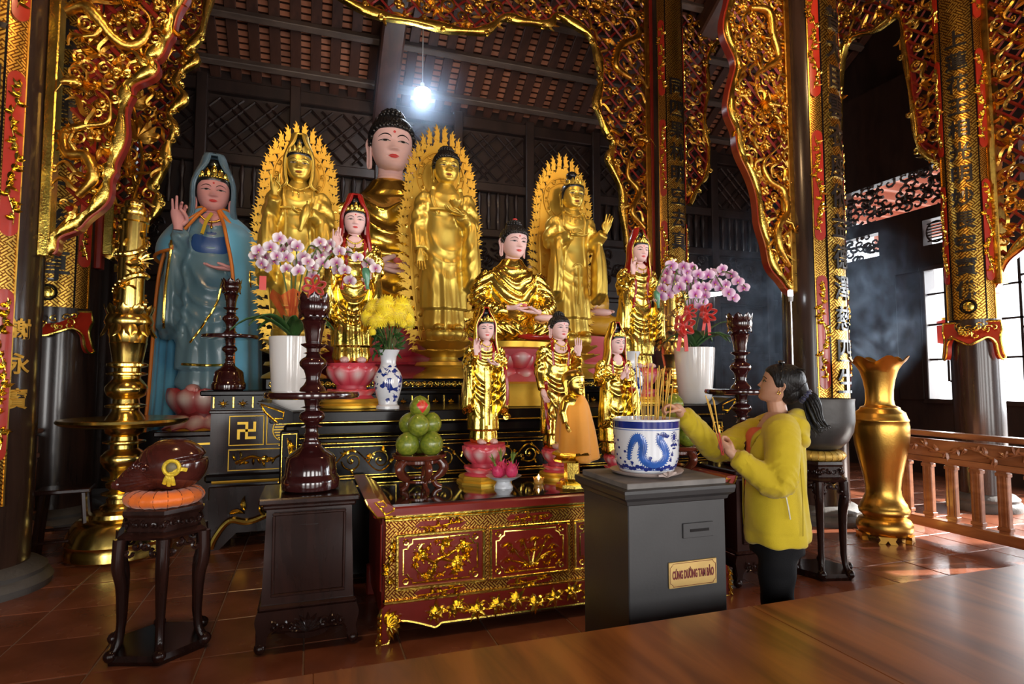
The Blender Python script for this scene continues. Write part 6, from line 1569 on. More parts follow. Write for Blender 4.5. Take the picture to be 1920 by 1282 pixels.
def seated_hands(t, skin, s=.20, red=True):
    for s_, dz in ((1, 0), (-1, .028)):
        put_hand(t, (s_*.12, -.285 - .01*s_, .235 + dz), (-s_, -.08, 0), (0, -.15, 1), s, skin, (.08,)*4, .35, s_ > 0)
    if red:
        MB().sphere((0, -.315, .285), (.022, .02, .016), 10, 6).build('red_dot', pm('rose_paint_%d' % len(MATS), (.75, .18, .16), .4), t)
    m = MB().sphere((.20, -.27, .19), (.10, .055, .03), 16, 8)
    for q in range(5): m.sphere((.295, -.30 + q*.016, .195 + .004*q), (.014, .009, .011), 7, 5)
    m.build('foot', skin, t, smooth=70, fixn=False)
# large seated buddha behind
Yb = 7.50; c = atY(727, 640, Yb); zt = atY(727, 215, Yb).z; zs = 2.02
Hs = (zt - zs)/1.045
t = thing('buddha_statue', 'huge seated buddha statue with pink face and gilt robe behind the halo statues', 'statue', (c.x, Yb, zs), 0.0, None, Hs)
body_seated(t, GOLD, .011, 3, asym=-.7, nf=9)
make_head(t, (0, -.03, .755), .242, PINKSKIN, 'curl', 6, neck=.40); seated_hands(t, PINKSKIN, .22)
pk = petal_mesh('petal', .10, .13, .75, .25, PETAL, ((.62, .05, .09), (.80, .50, .48), .5), .35, .1); pk2 = petal_mesh('petal', .10, .11, 1.9, .2, PETAL, ((.62, .05, .09), (.80, .50, .48), .5), .3)
CORE = pm('pink_core', (.60, .10, .12), .45)
lotus(t, 0, 0, CORE, [(16, .30, -.12, pk, 0), (16, .28, -.12, pk, .2), (14, .30, -.12, pk2, .1)], [(.02, .0), (.36, -.005), (.34, -.06), (.29, -.12), (.33, -.18), (.40, -.2), (.40, (ZST + .003 - zs)/Hs), (.02, (ZST + .003 - zs)/Hs)])
# mid seated buddha on the black altar
Ym = 4.86; ZB = 1.227
c = atY(960, 700, Ym); z0 = atY(960, 642, Ym).z; z1 = atY(960, 420, Ym).z; Hs = (z1 - z0)/1.03
t = thing('buddha_statue', 'seated buddha statue with pink face and shiny gilt robe on a pink lotus', 'statue', (c.x, Ym, z0), .0, None, Hs)
body_seated(t, GOLD, .011, 5, asym=.15, nf=10)
make_head(t, (0, -.03, .725), .27, PINKSKIN, 'curl', 7, gem=True, neck=.30, turn=.12); seated_hands(t, PINKSKIN, .20)
g0 = (ZB - z0)/Hs
MB().lathe([(.02, .0), (.30, 0), (.36, -.01), (.36, -.055), (.30, -.065), (.02, -.065)], 32).build('seat_rim', GOLDP, t, smooth=40)
MB().sphere((.12, -.30, .03), (.18, .05, .03), 16, 8).build('red_cushion', pm('red_gloss', (.35, .015, .012), .2, coat=.5), t)
pk = petal_mesh('petal', .10, .16, .25, .35, PETAL, PINKC, .45); pk2 = petal_mesh('petal', .095, .12, .15, .35, PETAL, PINKC2, .5)
lotus(t, 0, 0, CORE, [(8, .20, -.225, pk, .39), (8, .22, -.225, pk, 0), (8, .20, -.335, pk2, .2)], [(.02, -.05), (.28, -.055), (.25, -.15), (.20, -.22), (.23, -.28), (.24, -.335), (.02, -.34)])
MB().lathe([(.02, -.33), (.34, -.335), (.36, -.35), (.34, g0*.55 - .335*.45), (.36, g0 + .03), (.36, g0), (.02, g0)], 8, T(rz=math.pi/8)).build('gilt_plinth', GOLDP, t, smooth=30)
# yellow robed seated figure behind the right halo
YELR = pm('yellow_robe_paint', (.62, .33, .02), .4, 0, .08, 4)
c = atY(1040, 640, 7.55); zs2 = 2.02
t = thing('buddha_statue', 'seated statue in plain yellow robe mostly hidden behind the rightmost flame halo', 'statue', (c.x + .12, 7.55, zs2), 0, None, 1.75)
body_seated(t, YELR, .016, 8, amp=.2); make_head(t, (0, -.03, .725), .26, PINKSKIN, 'curl', 5, neck=.3); seated_hands(t, PINKSKIN, .2)
MB().lathe([(.02, 0), (.40, -.005), (.38, -.08), (.32, -.14), (.40, -.2), (.42, (ZST + .003 - zs2)/1.75), (.02, (ZST + .003 - zs2)/1.75)], 24).build('pedestal', CORE, t, smooth=40)

# ------------------------------------------------------------------ standing painted bodhisattvas on the altars
SKH = PINKSKIN
REDH = pm('red_hood_paint', (.33, .012, .010), .25, 0, .12, 5, coat=.4)
GREENV = pm('jade_green_paint', (.10, .30, .18), .3, 0, .1, 6, coat=.3)
def small_statue(label, px, pfoot, ptop, Y, arms, ground, hairk='smooth', crown=GOLD, hood=None, handfn=None, group=None, S=1.0, turn=0.0, tiltz=0.0, lotusS=1.0, plinth=True, step=.10, tilt=4, headH=.176, seed=None, hem=.13, name='bodhisattva_statue', octo=True):
    a, Hs = place(px, pfoot, ptop, Y)
    t = thing(name, label, 'statue', (a.x, Y, a.z), tiltz, group, Hs)
    ro, tips = body_standing(t, arms, GOLD, seed=seed or px, step=step, hem=hem, foldk=1.1)
    feet(t, SKH, .0, -.088)
    make_head(t, (0, -.022, .826), headH, SKH, hairk, tilt, urna=True, crown=crown, hood=hood, turn=turn)
    av = (a.z - ground)/Hs; pink_lotus(t, min(1.75, av*.80/.186), GOLDP, -.002, octo, (ground - a.z)/Hs)
    handfn(t, tips)
    return t
def hands_vase(t, tips):
    put_hand(t, tips[0][1] + np.array([0, -.01, .02]), (0, -.05, 1), (.25, -1, 0), .125, SKH, (.05, .1, .5, .1), .5)
    put_hand(t, tips[1][1] + np.array([-.0, -.01, .0]), (-.5, -.2, -.9), (-.4, -1, .2), .10, SKH, (.7, .7, .7, .7), .7, True)
    MB().lathe([(.003, .06), (.020, .055), (.026, .03), (.022, -.01), (.011, -.05), (.010, -.07), (.015, -.078)], 14, T((tips[1][1][0] - .02, tips[1][1][1] - .045, tips[1][1][2] - .02), ry=-.12)).build('green_vase', GREENV, t)
    for s_ in (-1, 1): lapel(t, REDH, [(s_*.06, -.04, .80), (s_*.066, -.088, .73), (s_*.05, -.108, .62), (s_*.075, -.112, .46)], .011)
    MB().sphere((0, -.058, .765), (.05, .018, .05), 14, 10).build('bare_chest', SKH, t); necklace(t, GOLD, .79, -.09, .05)
    for k in range(3): lapel(t, GOLD, [(-.07, -.10, .56 - k*.06), (0, -.125, .53 - k*.06), (.07, -.10, .56 - k*.06)], .007, 1.0, 'sash')
small_statue('red hooded bodhisattva statue holding a green vase beside the left orchids', 660, 680, 392, 4.78, ('raise', 'low'), ZB, hood=(REDH, True, REDH), handfn=hands_vase, group='painted bodhisattva statues', lotusS=1.35, octo=False)
small_statue('bodhisattva statue with green vase beside the right hand orchids', 1197, 690, 452, 4.78, ('raise', 'low'), ZB, hood=(REDH, True, GOLD), handfn=hands_vase, group='painted bodhisattva statues', turn=.03, tiltz=.0, lotusS=1.2, octo=False)
ZR = .736
def hands_f1(t, tips):
    put_hand(t, tips[0][1] + np.array([.01, -.005, .01]), (0, -.05, 1), (.3, -1, 0), .13, SKH, (.05, .4, .1, .1), .6)
    put_hand(t, tips[1][1] + np.array([.0, -.01, .0]), (-1, -.3, .15), (0, -.3, 1), .115, SKH, (.35,)*4, .6, True)
    for s_ in (-1, 1): lapel(t, REDH, [(s_*.05, -.03, .82), (s_*.058, -.082, .75), (s_*.052, -.105, .66)], .011)
    MB().sphere((0, -.056, .765), (.046, .02, .055), 14, 10).build('bare_chest', SKH, t); necklace(t, GOLD, .80, -.092, .045)
    lapel(t, GOLD, [(0, -.115, .60), (.006, -.122, .40), (0, -.122, .14)], .028, .35, 'embroidered_panel')
    lapel(t, REDH, [(.135, -.10, .60), (.15, -.115, .45), (.15, -.11, .30)], .012, .5, 'sleeve_lining')
    m = MB(); spiral(m, (.165, .20), .028, 1.3, 0, .012, -.06); m.build('curled_hem', GOLD, t)
small_statue('gilt bodhisattva statue with gold crown on a pink petalled lotus behind the dragon fruit', 908, 829, 597, 3.96, ('raise', 'hold'), ZR, hood=(GOLD, True, REDH), handfn=hands_f1, group='painted bodhisattva statues', lotusS=1.15, turn=-.06)
def hands_f2(t, tips):
    put_hand(t, tips[1][1] + np.array([-.005, -.01, .01]), (-.05, -.1, 1), (-.6, -1, 0), .13, SKH, (.08,)*4, .5, True)
    put_hand(t, tips[0][1] + np.array([.0, -.01, .0]), (.2, -.2, -1), (.3, -1, 0), .12, SKH, (.25,)*4, .3)
    for s_ in (-1, 1): lapel(t, REDH, [(s_*.06, -.03, .82), (s_*.07, -.085, .74), (s_*.06, -.108, .62)], .012)
    MB().sphere((0, -.058, .755), (.055, .02, .06), 14, 10).build('bare_chest', SKH, t); necklace(t, GOLD, .80, -.094, .05, (-.02, 0, .02))
    lapel(t, REDH, [(-.12, -.09, .50), (-.11, -.11, .32), (-.10, -.11, .14)], .016, .5, 'robe_lining')
    m = MB(); petals_ring(m, 8, .02, 0, .06, .02, .4); MB().merge(m, T((0, -.11, .635), s=.8)).build('waist_knot', GOLD, t, fixn=False)
small_statue('gilt buddha statue with curled black hair behind the orange draped child', 1046, 838, 594, 4.0, ('down', 'raise'), ZR, 'curl', None, handfn=hands_f2, group='painted bodhisattva statues', lotusS=1.05, turn=.12, tiltz=.05, name='buddha_statue', octo=False)
def hands_f3(t, tips):
    put_hand(t, tips[1][1] + np.array([-.03, -.02, .01]), (-.3, -.3, 1), (.5, -.6, 0), .12, SKH, (.06, .1, .5, .5), .6, True)
    put_hand(t, tips[0][1] + np.array([.03, -.02, .0]), (.6, -.3, .8), (.5, .5, .2), .11, SKH, (.3,)*4, .5)
    for s_ in (-1, 1): lapel(t, REDH, [(s_*.05, -.03, .82), (s_*.058, -.082, .75), (s_*.052, -.105, .66)], .011)
    MB().sphere((0, -.056, .765), (.046, .02, .055), 14, 10).build('bare_chest', SKH, t)
    m = MB(); petals_ring(m, 7, .01, 0, .05, .02, .7); petals_ring(m, 7, .008, 0, .05, .018, .3); MB().merge(m, T((.09, -.12, .50))).build('red_lotus_flower', REDP, t, fixn=False)
small_statue('gilt hooded bodhisattva statue with fingers together behind the incense bowl', 1153, 850, 624, 3.96, ('hold', 'hold'), ZR, hood=(GOLD, True, REDH), handfn=hands_f3, group='painted bodhisattva statues', lotusS=1.05, turn=.10, tiltz=.08)
# ------------------------------------------------------------------ blue robed statue with satin cape
BLUE = pm('pale_blue_glaze', (.13, .26, .33), .28, 0, .25, 3, .02, 20, coat=.2, col2=(.21, .35, .41))
DBLUE = pm('deep_blue_paint', (.035, .10, .30), .35, 0, .2, 4)
HOODB = pm('grey_blue_hood', (.12, .20, .26), .2, 0, .15, 4, coat=.4)
SATIN = pm('blue_satin', (.17, .55, .82), .30, 0, .10, 5, .05, 60, sheen=.4)
ORNG = pm('orange_trim', (.80, .24, .03), .6, 0, .08)
Yu = 7.0; a, Hs = place(388, 735, 330, Yu)
t = thing('bodhisattva_statue', 'blue robed bodhisattva statue wearing a sky blue satin cape, beside the brass candelabrum', 'statue', (a.x, Yu, a.z), .10, None, Hs)
ro, tips = body_standing(t, ('raise', 'low'), BLUE, seed=77, step=.10, hem=.135, foldk=.9)
feet(t, PINKSKIN2, 0, -.088)
make_head(t, (0, -.022, .826), .178, PINKSKIN2, 'smooth', 4, crown=GOLD, hood=(HOODB, True, HOODB), turn=.05, bun=True)
put_hand(t, tips[0][1] + np.array([-.01, -.01, .02]), (0, -.05, 1), (.15, -1, 0), .140, PINKSKIN2, (.7, .55, .12, .05), .9)
put_hand(t, tips[1][1] + np.array([.0, -.01, .0]), (-1, -.2, -.05), (0, -.1, 1), .12, PINKSKIN2, (.15,)*4, .2, True)
MB().sphere((0, -.048, .675), (.084, .030, .078), 24, 14).build('blue_bodice', DBLUE, t); MB().sphere((0, -.052, .765), (.055, .022, .055), 16, 10).build('bare_chest', PINKSKIN2, t)
necklace(t, GOLDD, .80, -.088, .05, (0,))
for s_ in (-1, 1): lapel(t, GOLD, [(s_*.15, -.10, .66), (s_*.165, -.125, .48), (s_*.17, -.11, .28)], .006, .6, 'gold_trim')
lapel(t, GOLD, [(.05, -.11, .50), (.03, -.12, .40), (-.02, -.12, .30), (-.07, -.12, .22)], .005, .6, 'gold_trim'); lapel(t, GOLD, [(-.10, -.09, .125), (0, -.115, .12), (.10, -.09, .125)], .006, .6, 'gold_trim')
nS = 60; R = []; th = np.linspace(.62, 2*math.pi - .62, nS)             # cape
for z, w, b in ((-.17, .245, .17), (0, .235, .165), (.2, .228, .16), (.4, .222, .15), (.55, .215, .14), (.66, .205, .13), (.73, .180, .115), (.78, .138, .095), (.815, .095, .080), (.835, .068, .068)):
    fold = 1 + .035*np.sin(th*16)*sm(np.array((.75 - z)/.5)); op = np.interp(z, [-.17, .5, .8, .84], [.22, .08, -.25, -.30])
    op = np.where(th < math.pi, np.interp(z, [-.17, .5, .7, .84], [-.10, -.12, -.30, -.30]), np.interp(z, [-.17, .5, .75, .84], [.75, .75, .2, -.30]))
    tt = th + (math.pi - th)/(math.pi - .62)*op
    R.append(np.stack([w*.96*np.sin(tt)*fold, .012 - b*1.08*np.cos(tt)*fold*np.where((np.sin(tt) > 0) & (np.cos(tt) > -.2) & (z < .74), 1.42, 1.0), np.full(nS, z)], -1))
Rc = np.stack([crom(np.array(R)[:, j], 3) for j in range(nS)], 1)
cp = MB().grid(Rc).build('satin_cape', SATIN, t, smooth=180); sd = cp.modifiers.new('thick', 'SOLIDIFY'); sd.thickness = .004
for j in (0, nS - 1): MB().tube(Rc[:, j], .0075, 6).build('orange_trim', ORNG, cp)
R = []                                                               # shoulder capelet
for z, w, b in ((.60, .226, .155), (.66, .222, .15), (.72, .196, .13), (.775, .15, .107), (.815, .10, .088), (.838, .07, .073)):
    op = np.interp(z, [.6, .84], [.12, -.25]); tt = th + (math.pi - th)/(math.pi - .62)*op
    R.append(np.stack([w*np.sin(tt), .012 - b*np.cos(tt), z + .03*np.cos(tt)*(z < .7)], -1))
Rc = np.stack([crom(np.array(R)[:, j], 3) for j in range(nS)], 1)
cl_ = MB().grid(Rc).build('capelet', SATIN, t, smooth=180); sd = cl_.modifiers.new('thick', 'SOLIDIFY'); sd.thickness = .004
for P in (Rc[:, 0], Rc[:, -1], Rc[0], Rc[-1]): MB().tube(P, .0075, 6).build('orange_trim', ORNG, cl_)
MB().tube([(.0, -.10, .80), (-.02, -.115, .76), (-.035, -.118, .70)], .008, 6).build('yellow_ribbon', pm('yellow_ribbon', (.75, .5, .03), .5), t)
pk = petal_mesh('petal', .07, .125, .35, .3, PETAL, REDW, .4); pk2 = petal_mesh('petal', .075, .10, 2.55, .3, PETAL, REDW, .5)
CORER = pm('dark_red_core', (.22, .02, .02), .35)
zg = (.93 - a.z)/Hs
lotus(t, 0, 0, CORER, [(12, .115, -.10, pk, 0), (12, .115, -.08, pk2, .26)], [(.02, 0), (.155, -.003), (.14, -.05), (.12, -.10), (.13, -.15), (.02, -.152)])
MB().lathe([(.02, -.15), (.15, -.151), (.165, -.165), (.17, zg), (.02, zg)], 32).build('gilt_plinth', GOLDP, t, smooth=30)
t = thing('statue_pedestal', 'dark wooden pedestal under the blue robed statue', 'pedestal', (a.x, Yu, 0))
MB().box((0, 0, .44), (.72, .72, .88), .01).build('body', DARKW, t, smooth=0); MB().box((0, 0, .905), (.80, .80, .05), .01).build('top', DARKW, t, smooth=0); MB().box((0, 0, .05), (.80, .80, .1), .01).build('plinth', DARKW, t, smooth=0)
for z in (.80, .2): MB().box((0, -.364, z), (.66, .01, .02)).build('gilt_line', GOLDP, t, smooth=0)
# ------------------------------------------------------------------ child buddha wrapped in orange cloth
a, Hs = place(1072, 846, 697, 3.60)
t = thing('child_buddha_statue', 'small gold child buddha statue wrapped in an orange cloth on a gilt stand', 'statue', (a.x, 3.60, a.z), .55, None, Hs)
m = MB(); A = np.linspace(0, 2*math.pi, 24, endpoint=False)
m.loft([np.stack([w*np.cos(A), d*np.sin(A), np.full(24, z)], -1) for z, w, d in ((.18, .13, .11), (.3, .17, .14), (.42, .165, .14), (.55, .15, .12), (.63, .16, .11), (.68, .12, .09), (.72, .07, .07))])
for s_ in (-1, 1): m.tube([(s_*.08, 0, .25), (s_*.085, -.01, .12), (s_*.08, -.01, .0)], [.09, .07, .055], 12); m.sphere((s_*.08, -.05, .025), (.045, .09, .03), 10, 8)
m.tube([(-.14, 0, .62), (-.23, -.02, .50), (-.22, -.06, .36)], [.06, .05, .04], 12); m.tube([(.14, 0, .62), (.22, -.03, .52), (.16, -.13, .46)], [.06, .05, .04], 12)
v, f, n = remesh(m, .016, 4); mb_of(v, f).build('body', GOLD, t, smooth=180, fixn=False)
make_head(t, (0, -.02, .70), .32, GOLD, 'none', 4, lips=GOLD, urna=False, brow=GOLDD, eyes=False, hairm=GOLD, bun=False)
put_hand(t, (-.22, -.07, .36), (0, -.4, -1), (1, 0, 0), .13, GOLD, (.3,)*4, .3, True)
R = []; th = np.linspace(0, 2*math.pi, 40)
for k, (z, w, d, xo) in enumerate(((.72, .10, .10, .03), (.67, .17, .14, .045), (.58, .215, .17, .06), (.42, .255, .195, .075), (.30, .280, .21, .09), (.16, .300, .225, .10), (.03, .325, .235, .115))):
    amp = (0, .01, .03, .055, .075, .09, .10)[k]; fo = 1 + amp*np.sin(th*6 + .5 + k*.22) + amp*.5*np.sin(th*11 + k*.4)
    zz = z + (.16*np.sin(th + .3)*(k/6)**2) - .10*np.clip(-np.cos(th), 0, 1)*(k < 2)
    R.append(np.stack([xo + w*np.cos(th)*fo, -.01 + d*np.sin(th)*fo, zz*np.ones(40)], -1))
Rc = np.stack([crom(np.array(R)[:, j], 4) for j in range(40)], 1); jj = [j for j in range(40)]
cl_ = MB().grid(Rc[:, 0:33]).build('orange_cloth', CLOTHO, t, smooth=180); sd = cl_.modifiers.new('thick', 'SOLIDIFY'); sd.thickness = .012
zg = (ZR + .001 - a.z)/Hs; sp = MB()
sp.lathe([(.02, 0), (.24, -.0), (.26, -.03), (.20, -.06), (.24, -.09), (.22, -.12), (.10, -.14), (.10, zg + .10), (.16, zg + .08), (.15, zg + .05), (.20, zg + .04), (.21, zg), (.02, zg)], 8)
sp.build('gilt_stand', GOLD, t, smooth=20)
# ================================================================== offerings, pots, vases, lamps
LEAFG = pm('orchid_leaf_green', (.035, .10, .025), .35, 0, .3, 10, coat=.2)
STEMG = pm('stem_green', (.09, .14, .03), .5, 0, .2, 10)
REDR = pm('red_ribbon', (.62, .03, .02), .35, 0, .12, 8, sheen=.3)
ORCH = col_attr_mat('orchid_petal', .45, .05); 
def orchid_mesh(c1, c2):
    m = MB()
    def pet(ang, L, W, z):
        rows, cols = [], []
        for t in np.linspace(0, 1, 6):
            w = W*math.sin(math.pi*min(1, .16 + .80*t))**.7 if t < 1 else W*.25
            r = [(L*t*math.cos(ang) - s_*w*math.sin(ang), z - .10*L*math.sin(t*3)*(1 - s_*s_) + .05*L*s_*s_, L*t*math.sin(ang) + s_*w*math.cos(ang)) for s_ in (-1, -.5, 0, .5, 1)]
            rows.append(r); k = np.clip(1.15 - t*1.4, 0, 1); cc = [np.array(c2)*k*(1 - .25*abs(s_)) + np.array(c1)*(1 - k*(1 - .25*abs(s_))) for s_ in (-1, -.5, 0, .5, 1)]
            cols.append([(*c, 1) for c in cc])
        m.grid(np.array(rows), None, np.array(cols))
    for a in (90, 215, 325): pet(math.radians(a), .48, .17, .01)
    for a in (5, 175): pet(math.radians(a), .52, .32, -.02)
    m.sphere((0, -.08, -.06), (.07, .08, .09), 8, 6); n = 8*7; m.cols[-1][:, :3] = (.5, .03, .25)
    m.sphere((0, -.12, -.14), (.06, .05, .06), 8, 6); m.cols[-1][:, :3] = (.75, .55, .12)
    o = m.build('orchid_flower', ORCH, None, smooth=60, color=True, fixn=False); me = o.data; bpy.data.objects.remove(o); return me
def bow(parent, pos, s, name='ribbon_bow'):
    m = MB()
    for k in range(6):
        a = k*math.pi/3 + .3; P = [(0, 0, 0)] + [(s*.5*q*math.cos(a + da), -s*dy, s*.5*q*math.sin(a + da)) for q, da, dy in ((.65, -.42, .15), (1.0, 0, .3), (.65, .42, .12))] + [(0, -s*.05, 0)]
        m.tube(crom(P, 5), s*.055, 6, flat=2.3, up=(0, -1, 0))
    m.sphere((0, -s*.1, 0), s*.11, 8, 6)
    for dx in (-.12, .1): m.tube(crom([(0, -s*.05, 0), (dx*s*1.2, -s*.12, -s*.5), (dx*s*2, -s*.08, -s*1.15)], 5), s*.11, 6, flat=.2, up=(0, -1, 0))
    return MB().merge(m, T(pos)).build(name, REDR, parent, fixn=False)
def white_pot(x, y, z, r, h, label):
    t = thing('flower_pot', label, 'flower pot', (x, y, z), 0, 'white ceramic orchid pots')
    MB().lathe([(.0, 0), (r*.74, 0), (r*.78, .012), (r*.86, h*.3), (r*.95, h*.7), (r, h - .012), (r*.995, h), (r*.94, h), (r*.92, h - .03), (.0, h - .035)], 48, cap=False).build('pot_body', WHITEP, t, smooth=50)
    MB().lathe([(0, h - .045), (r*.93, h - .04), (0, h - .03)], 24, cap=False).build('potting_soil', pm('soil_%d' % len(MATS), (.04, .03, .02), .9, 0, .4, 40, .3, 80), t)
    return t
def orchids(x, y, z, label, px, scale, cols, leaves, seed, bows, tagpx=None):
    t = thing('orchid_plant', label, 'orchid', (x, y, z), 0, 'potted moth orchids'); rs = random.Random(seed); O = Vector((x, y, z))
    me = orchid_mesh(*cols)
    pts = []
    for a, b in px:
        dy = rs.uniform(-.10, .10); w = atY(a, b, y + dy) - O; pts.append(w)
        d = Vector((0, 0, CAMZ)) - (w + O); az = math.atan2(d.x, -d.y) + rs.uniform(-.6, .6)
        obj_of(me, 'flower', t, w, (rs.uniform(-.15, .35), rs.uniform(-.35, .35), az), (scale*rs.uniform(.85, 1.12),)*3)
    pts.sort(key=lambda p: p.x); groups = [pts[i::1][k*len(pts)//6:(k + 1)*len(pts)//6] for i in (0,) for k in range(6)]
    for g in groups:
        c = sum(g, Vector())/len(g); top = max(g, key=lambda p: p.z); end = max(g, key=lambda p: abs(p.x)); st = (rs.uniform(-.05, .05), rs.uniform(-.05, .05), -.03)
        MB().tube(crom([st, (c.x*.25, .02, top.z*.55), (c.x*.6, .02, top.z*.95), (c.x, .03, top.z*.98), (end.x, .03, end.z)], 6), .006, 5).build('flower_stem', STEMG, t)
        for p in g:
            q = MB().tube([(p.x, p.y + .01, p.z), ((p.x + c.x)/2, .03, (p.z + top.z)/2)], .003, 4); 
            if rs.random() < .6: q.build('flower_stalk', STEMG, t)
    for az, L, up in leaves:
        rows = []
        for q in np.linspace(0, 1, 9):
            r_ = L*q; zz = (up + .38)*math.sin(q*2.0)*L - .35*L*q*q; w = .052*math.sin(math.pi*min(1, .2 + .78*q))
            rows.append([(r_*math.cos(az) - s_*w*math.sin(az), r_*math.sin(az) + s_*w*math.cos(az), zz + .012*s_*s_) for s_ in (-1, -.5, 0, .5, 1)])
        o = MB().grid(np.array(rows)).build('leaf', LEAFG, t, smooth=60); sd = o.modifiers.new('t', 'SOLIDIFY'); sd.thickness = .003
    for (bx, by), s_ in bows: w = atY(bx, by, y - .14) - O; bow(t, w, s_)
    if tagpx:
        w = atY(tagpx[0], tagpx[1], y - .05) - O; MB().box(w, (.045, .002, .10)).build('red_tag', REDR, t, smooth=0)
    return t
def c5(L): return [(440 + a/3.56, 440 + b/3.56) for a, b in L]
def c4(L): return [(1120 + a/3.375, 400 + b/3.375) for a, b in L]
LF = c5([(160, 105), (180, 190), (205, 150), (240, 80), (265, 175), (300, 25), (320, 100), (340, 60), (375, 55), (345, 150), (205, 212), (420, 75), (430, 190), (425, 240), (460, 150), (490, 180), (540, 80), (570, 50), (605, 85), (580, 135), (590, 190), (520, 215), (640, 110), (640, 60), (680, 185), (690, 235), (735, 235), (700, 110), (750, 115), (820, 150), (890, 190), (940, 225), (520, 275), (345, 225), (135, 140), (280, 140), (390, 90), (545, 150), (770, 305)])
RF = c4([(470, 330), (440, 375), (490, 370), (430, 425), (490, 420), (410, 475), (480, 480), (400, 525), (450, 520), (520, 470), (545, 335), (570, 370), (600, 340), (600, 400), (640, 385), (560, 420), (610, 430), (700, 390), (725, 375), (790, 350), (770, 375), (745, 440), (680, 470), (590, 475), (620, 510), (600, 565), (680, 520), (670, 560), (650, 595), (780, 470), (830, 500), (850, 390), (890, 430), (925, 470), (860, 530), (810, 450), (640, 470), (520, 420), (550, 390)])
p_ = atY(547, 768, 4.50); ph = atY(547, 632, 4.5).z - ZB
white_pot(p_.x, 4.50, ZB, .165, ph, 'white ceramic pot of purple edged orchids behind the large dark candlestick')
orchids(p_.x, 4.50, ZB + ph - .02, 'white orchids with purple centres in the left hand white pot', LF, .098, ((.93, .88, .90), (.34, .03, .20)), [(math.radians(a), L, u) for a, L, u in ((195, .42, .12), (215, .34, .25), (160, .26, .3), (330, .28, .3), (20, .3, .3), (260, .25, .4), (290, .3, .2))], 3, [((c5([(530, 350)])[0]), .16)], c5([(188, 322)])[0])
wr_ = MB()                                                        # red wrapping paper round the stems
for a0 in (-2.6, -1.7, -.9):
    rows = [[(.15*q*math.cos(a0 + s_*.45) + .02, .15*q*math.sin(a0 + s_*.45), .05 + .24*q - .05*abs(s_)) for s_ in np.linspace(-1, 1, 7)] for q in np.linspace(.5, 1.25, 6)]
    wr_.grid(np.array(rows))
WRAP = pm('red_cellophane', (.70, .08, .03), .2, 0, .2, 6); WRAP.node_tree.nodes['Principled BSDF'].inputs['Alpha'].default_value = .7
wo = wr_.build('wrapping_paper', WRAP, [o for o in C.objects if o.name == 'orchid_plant'][0], smooth=60)
p_ = atY(1304, 762, 4.55); ph2 = atY(1304, 652, 4.55).z - ZB
white_pot(p_.x, 4.55, ZB, .182, ph2, 'white ceramic pot of magenta orchids behind the incense bowl')
orchids(p_.x, 4.55, ZB + ph2 - .02, 'magenta and white orchids with red bows in the right hand white pot', RF, .118, ((.90, .72, .88), (.40, .02, .34)), [(math.radians(a), L, u) for a, L, u in ((200, .3, .25), (340, .45, .35), (320, .4, .1), (355, .38, .2), (160, .26, .3), (20, .3, .3), (250, .28, .35), (300, .3, .25))], 5, [((1277, 610), .20), ((1322, 588), .17), ((1290, 585), .13)])

# ------------------------------------------------------------------ blue and white porcelain
def porcelain(name, scale=9.0, lo=.50, amount=1.0):
    m, nt, b = _nt(name)
    tc = node(nt, 'ShaderNodeTexCoord'); vo = node(nt, 'ShaderNodeTexVoronoi'); vo.inputs['Scale'].default_value = scale*2.3
    nz = node(nt, 'ShaderNodeTexNoise'); nz.inputs['Scale'].default_value = scale; nz.inputs['Detail'].default_value = 6; nz.inputs['Distortion'].default_value = 1.5
    nt.links.new(tc.outputs['Object'], vo.inputs['Vector']); nt.links.new(tc.outputs['Object'], nz.inputs['Vector'])
    ml = node(nt, 'ShaderNodeMath', operation='SUBTRACT'); nt.links.new(nz.outputs['Fac'], ml.inputs[0])
    m2 = node(nt, 'ShaderNodeMath', operation='MULTIPLY'); m2.inputs[1].default_value = .22; nt.links.new(vo.outputs['Distance'], m2.inputs[0]); nt.links.new(m2.outputs[0], ml.inputs[1])
    rp = node(nt, 'ShaderNodeValToRGB'); rp.color_ramp.elements[0].position = lo; rp.color_ramp.elements[1].position = lo + .03
    rp.color_ramp.elements[0].color = (.78, .80, .84, 1); rp.color_ramp.elements[1].color = (.015, .035, .22, 1)
    nt.links.new(ml.outputs[0], rp.inputs[0]); nt.links.new(rp.outputs[0], b.inputs['Base Color'])
    b.inputs['Roughness'].default_value = .12; b.inputs['Coat Weight'].default_value = .5
    return m
PORC = porcelain('blue_flower_porcelain', 11, .425)
PORW = pm('white_porcelain', (.76, .78, .82), .12, 0, .03, 4, coat=.5); PBLUE = pm('cobalt_glaze', (.012, .028, .20), .14, 0, .3, 14, coat=.5); PBLUE2 = pm('mid_blue_glaze', (.03, .11, .42), .16, 0, .3, 20, coat=.5)
def flower_vase(x, y, z, h, label):
    t = thing('porcelain_vase', label, 'vase', (x, y, z), .3, 'blue and white porcelain vases'); s_ = h/.45
    MB().lathe([(r*s_, q*s_) for r, q in ((.075, .035), (.068, .045), (.085, .09), (.105, .17), (.108, .23), (.095, .275), (.066, .315), (.056, .35), (.060, .40), (.080, .44), (.084, .45), (.076, .448), (.05, .40), (.045, .36))], 40, cap=False).build('vase_body', PORC, t, smooth=60)
    MB().lathe([(r*s_, q*s_) for r, q in ((.098, .27), (.064, .318), (.0572, .35), (.0615, .40), (.081, .439), (.0855, .450))], 40, cap=False).build('white_neck', PORW, t, smooth=60)
    MB().lathe([(.0*s_, 0), (.088*s_, 0), (.088*s_, .022*s_), (.072*s_, .034*s_), (.072*s_, .05*s_)], 40, cap=False).build('foot_ring', PORW, t, smooth=40)
    return t
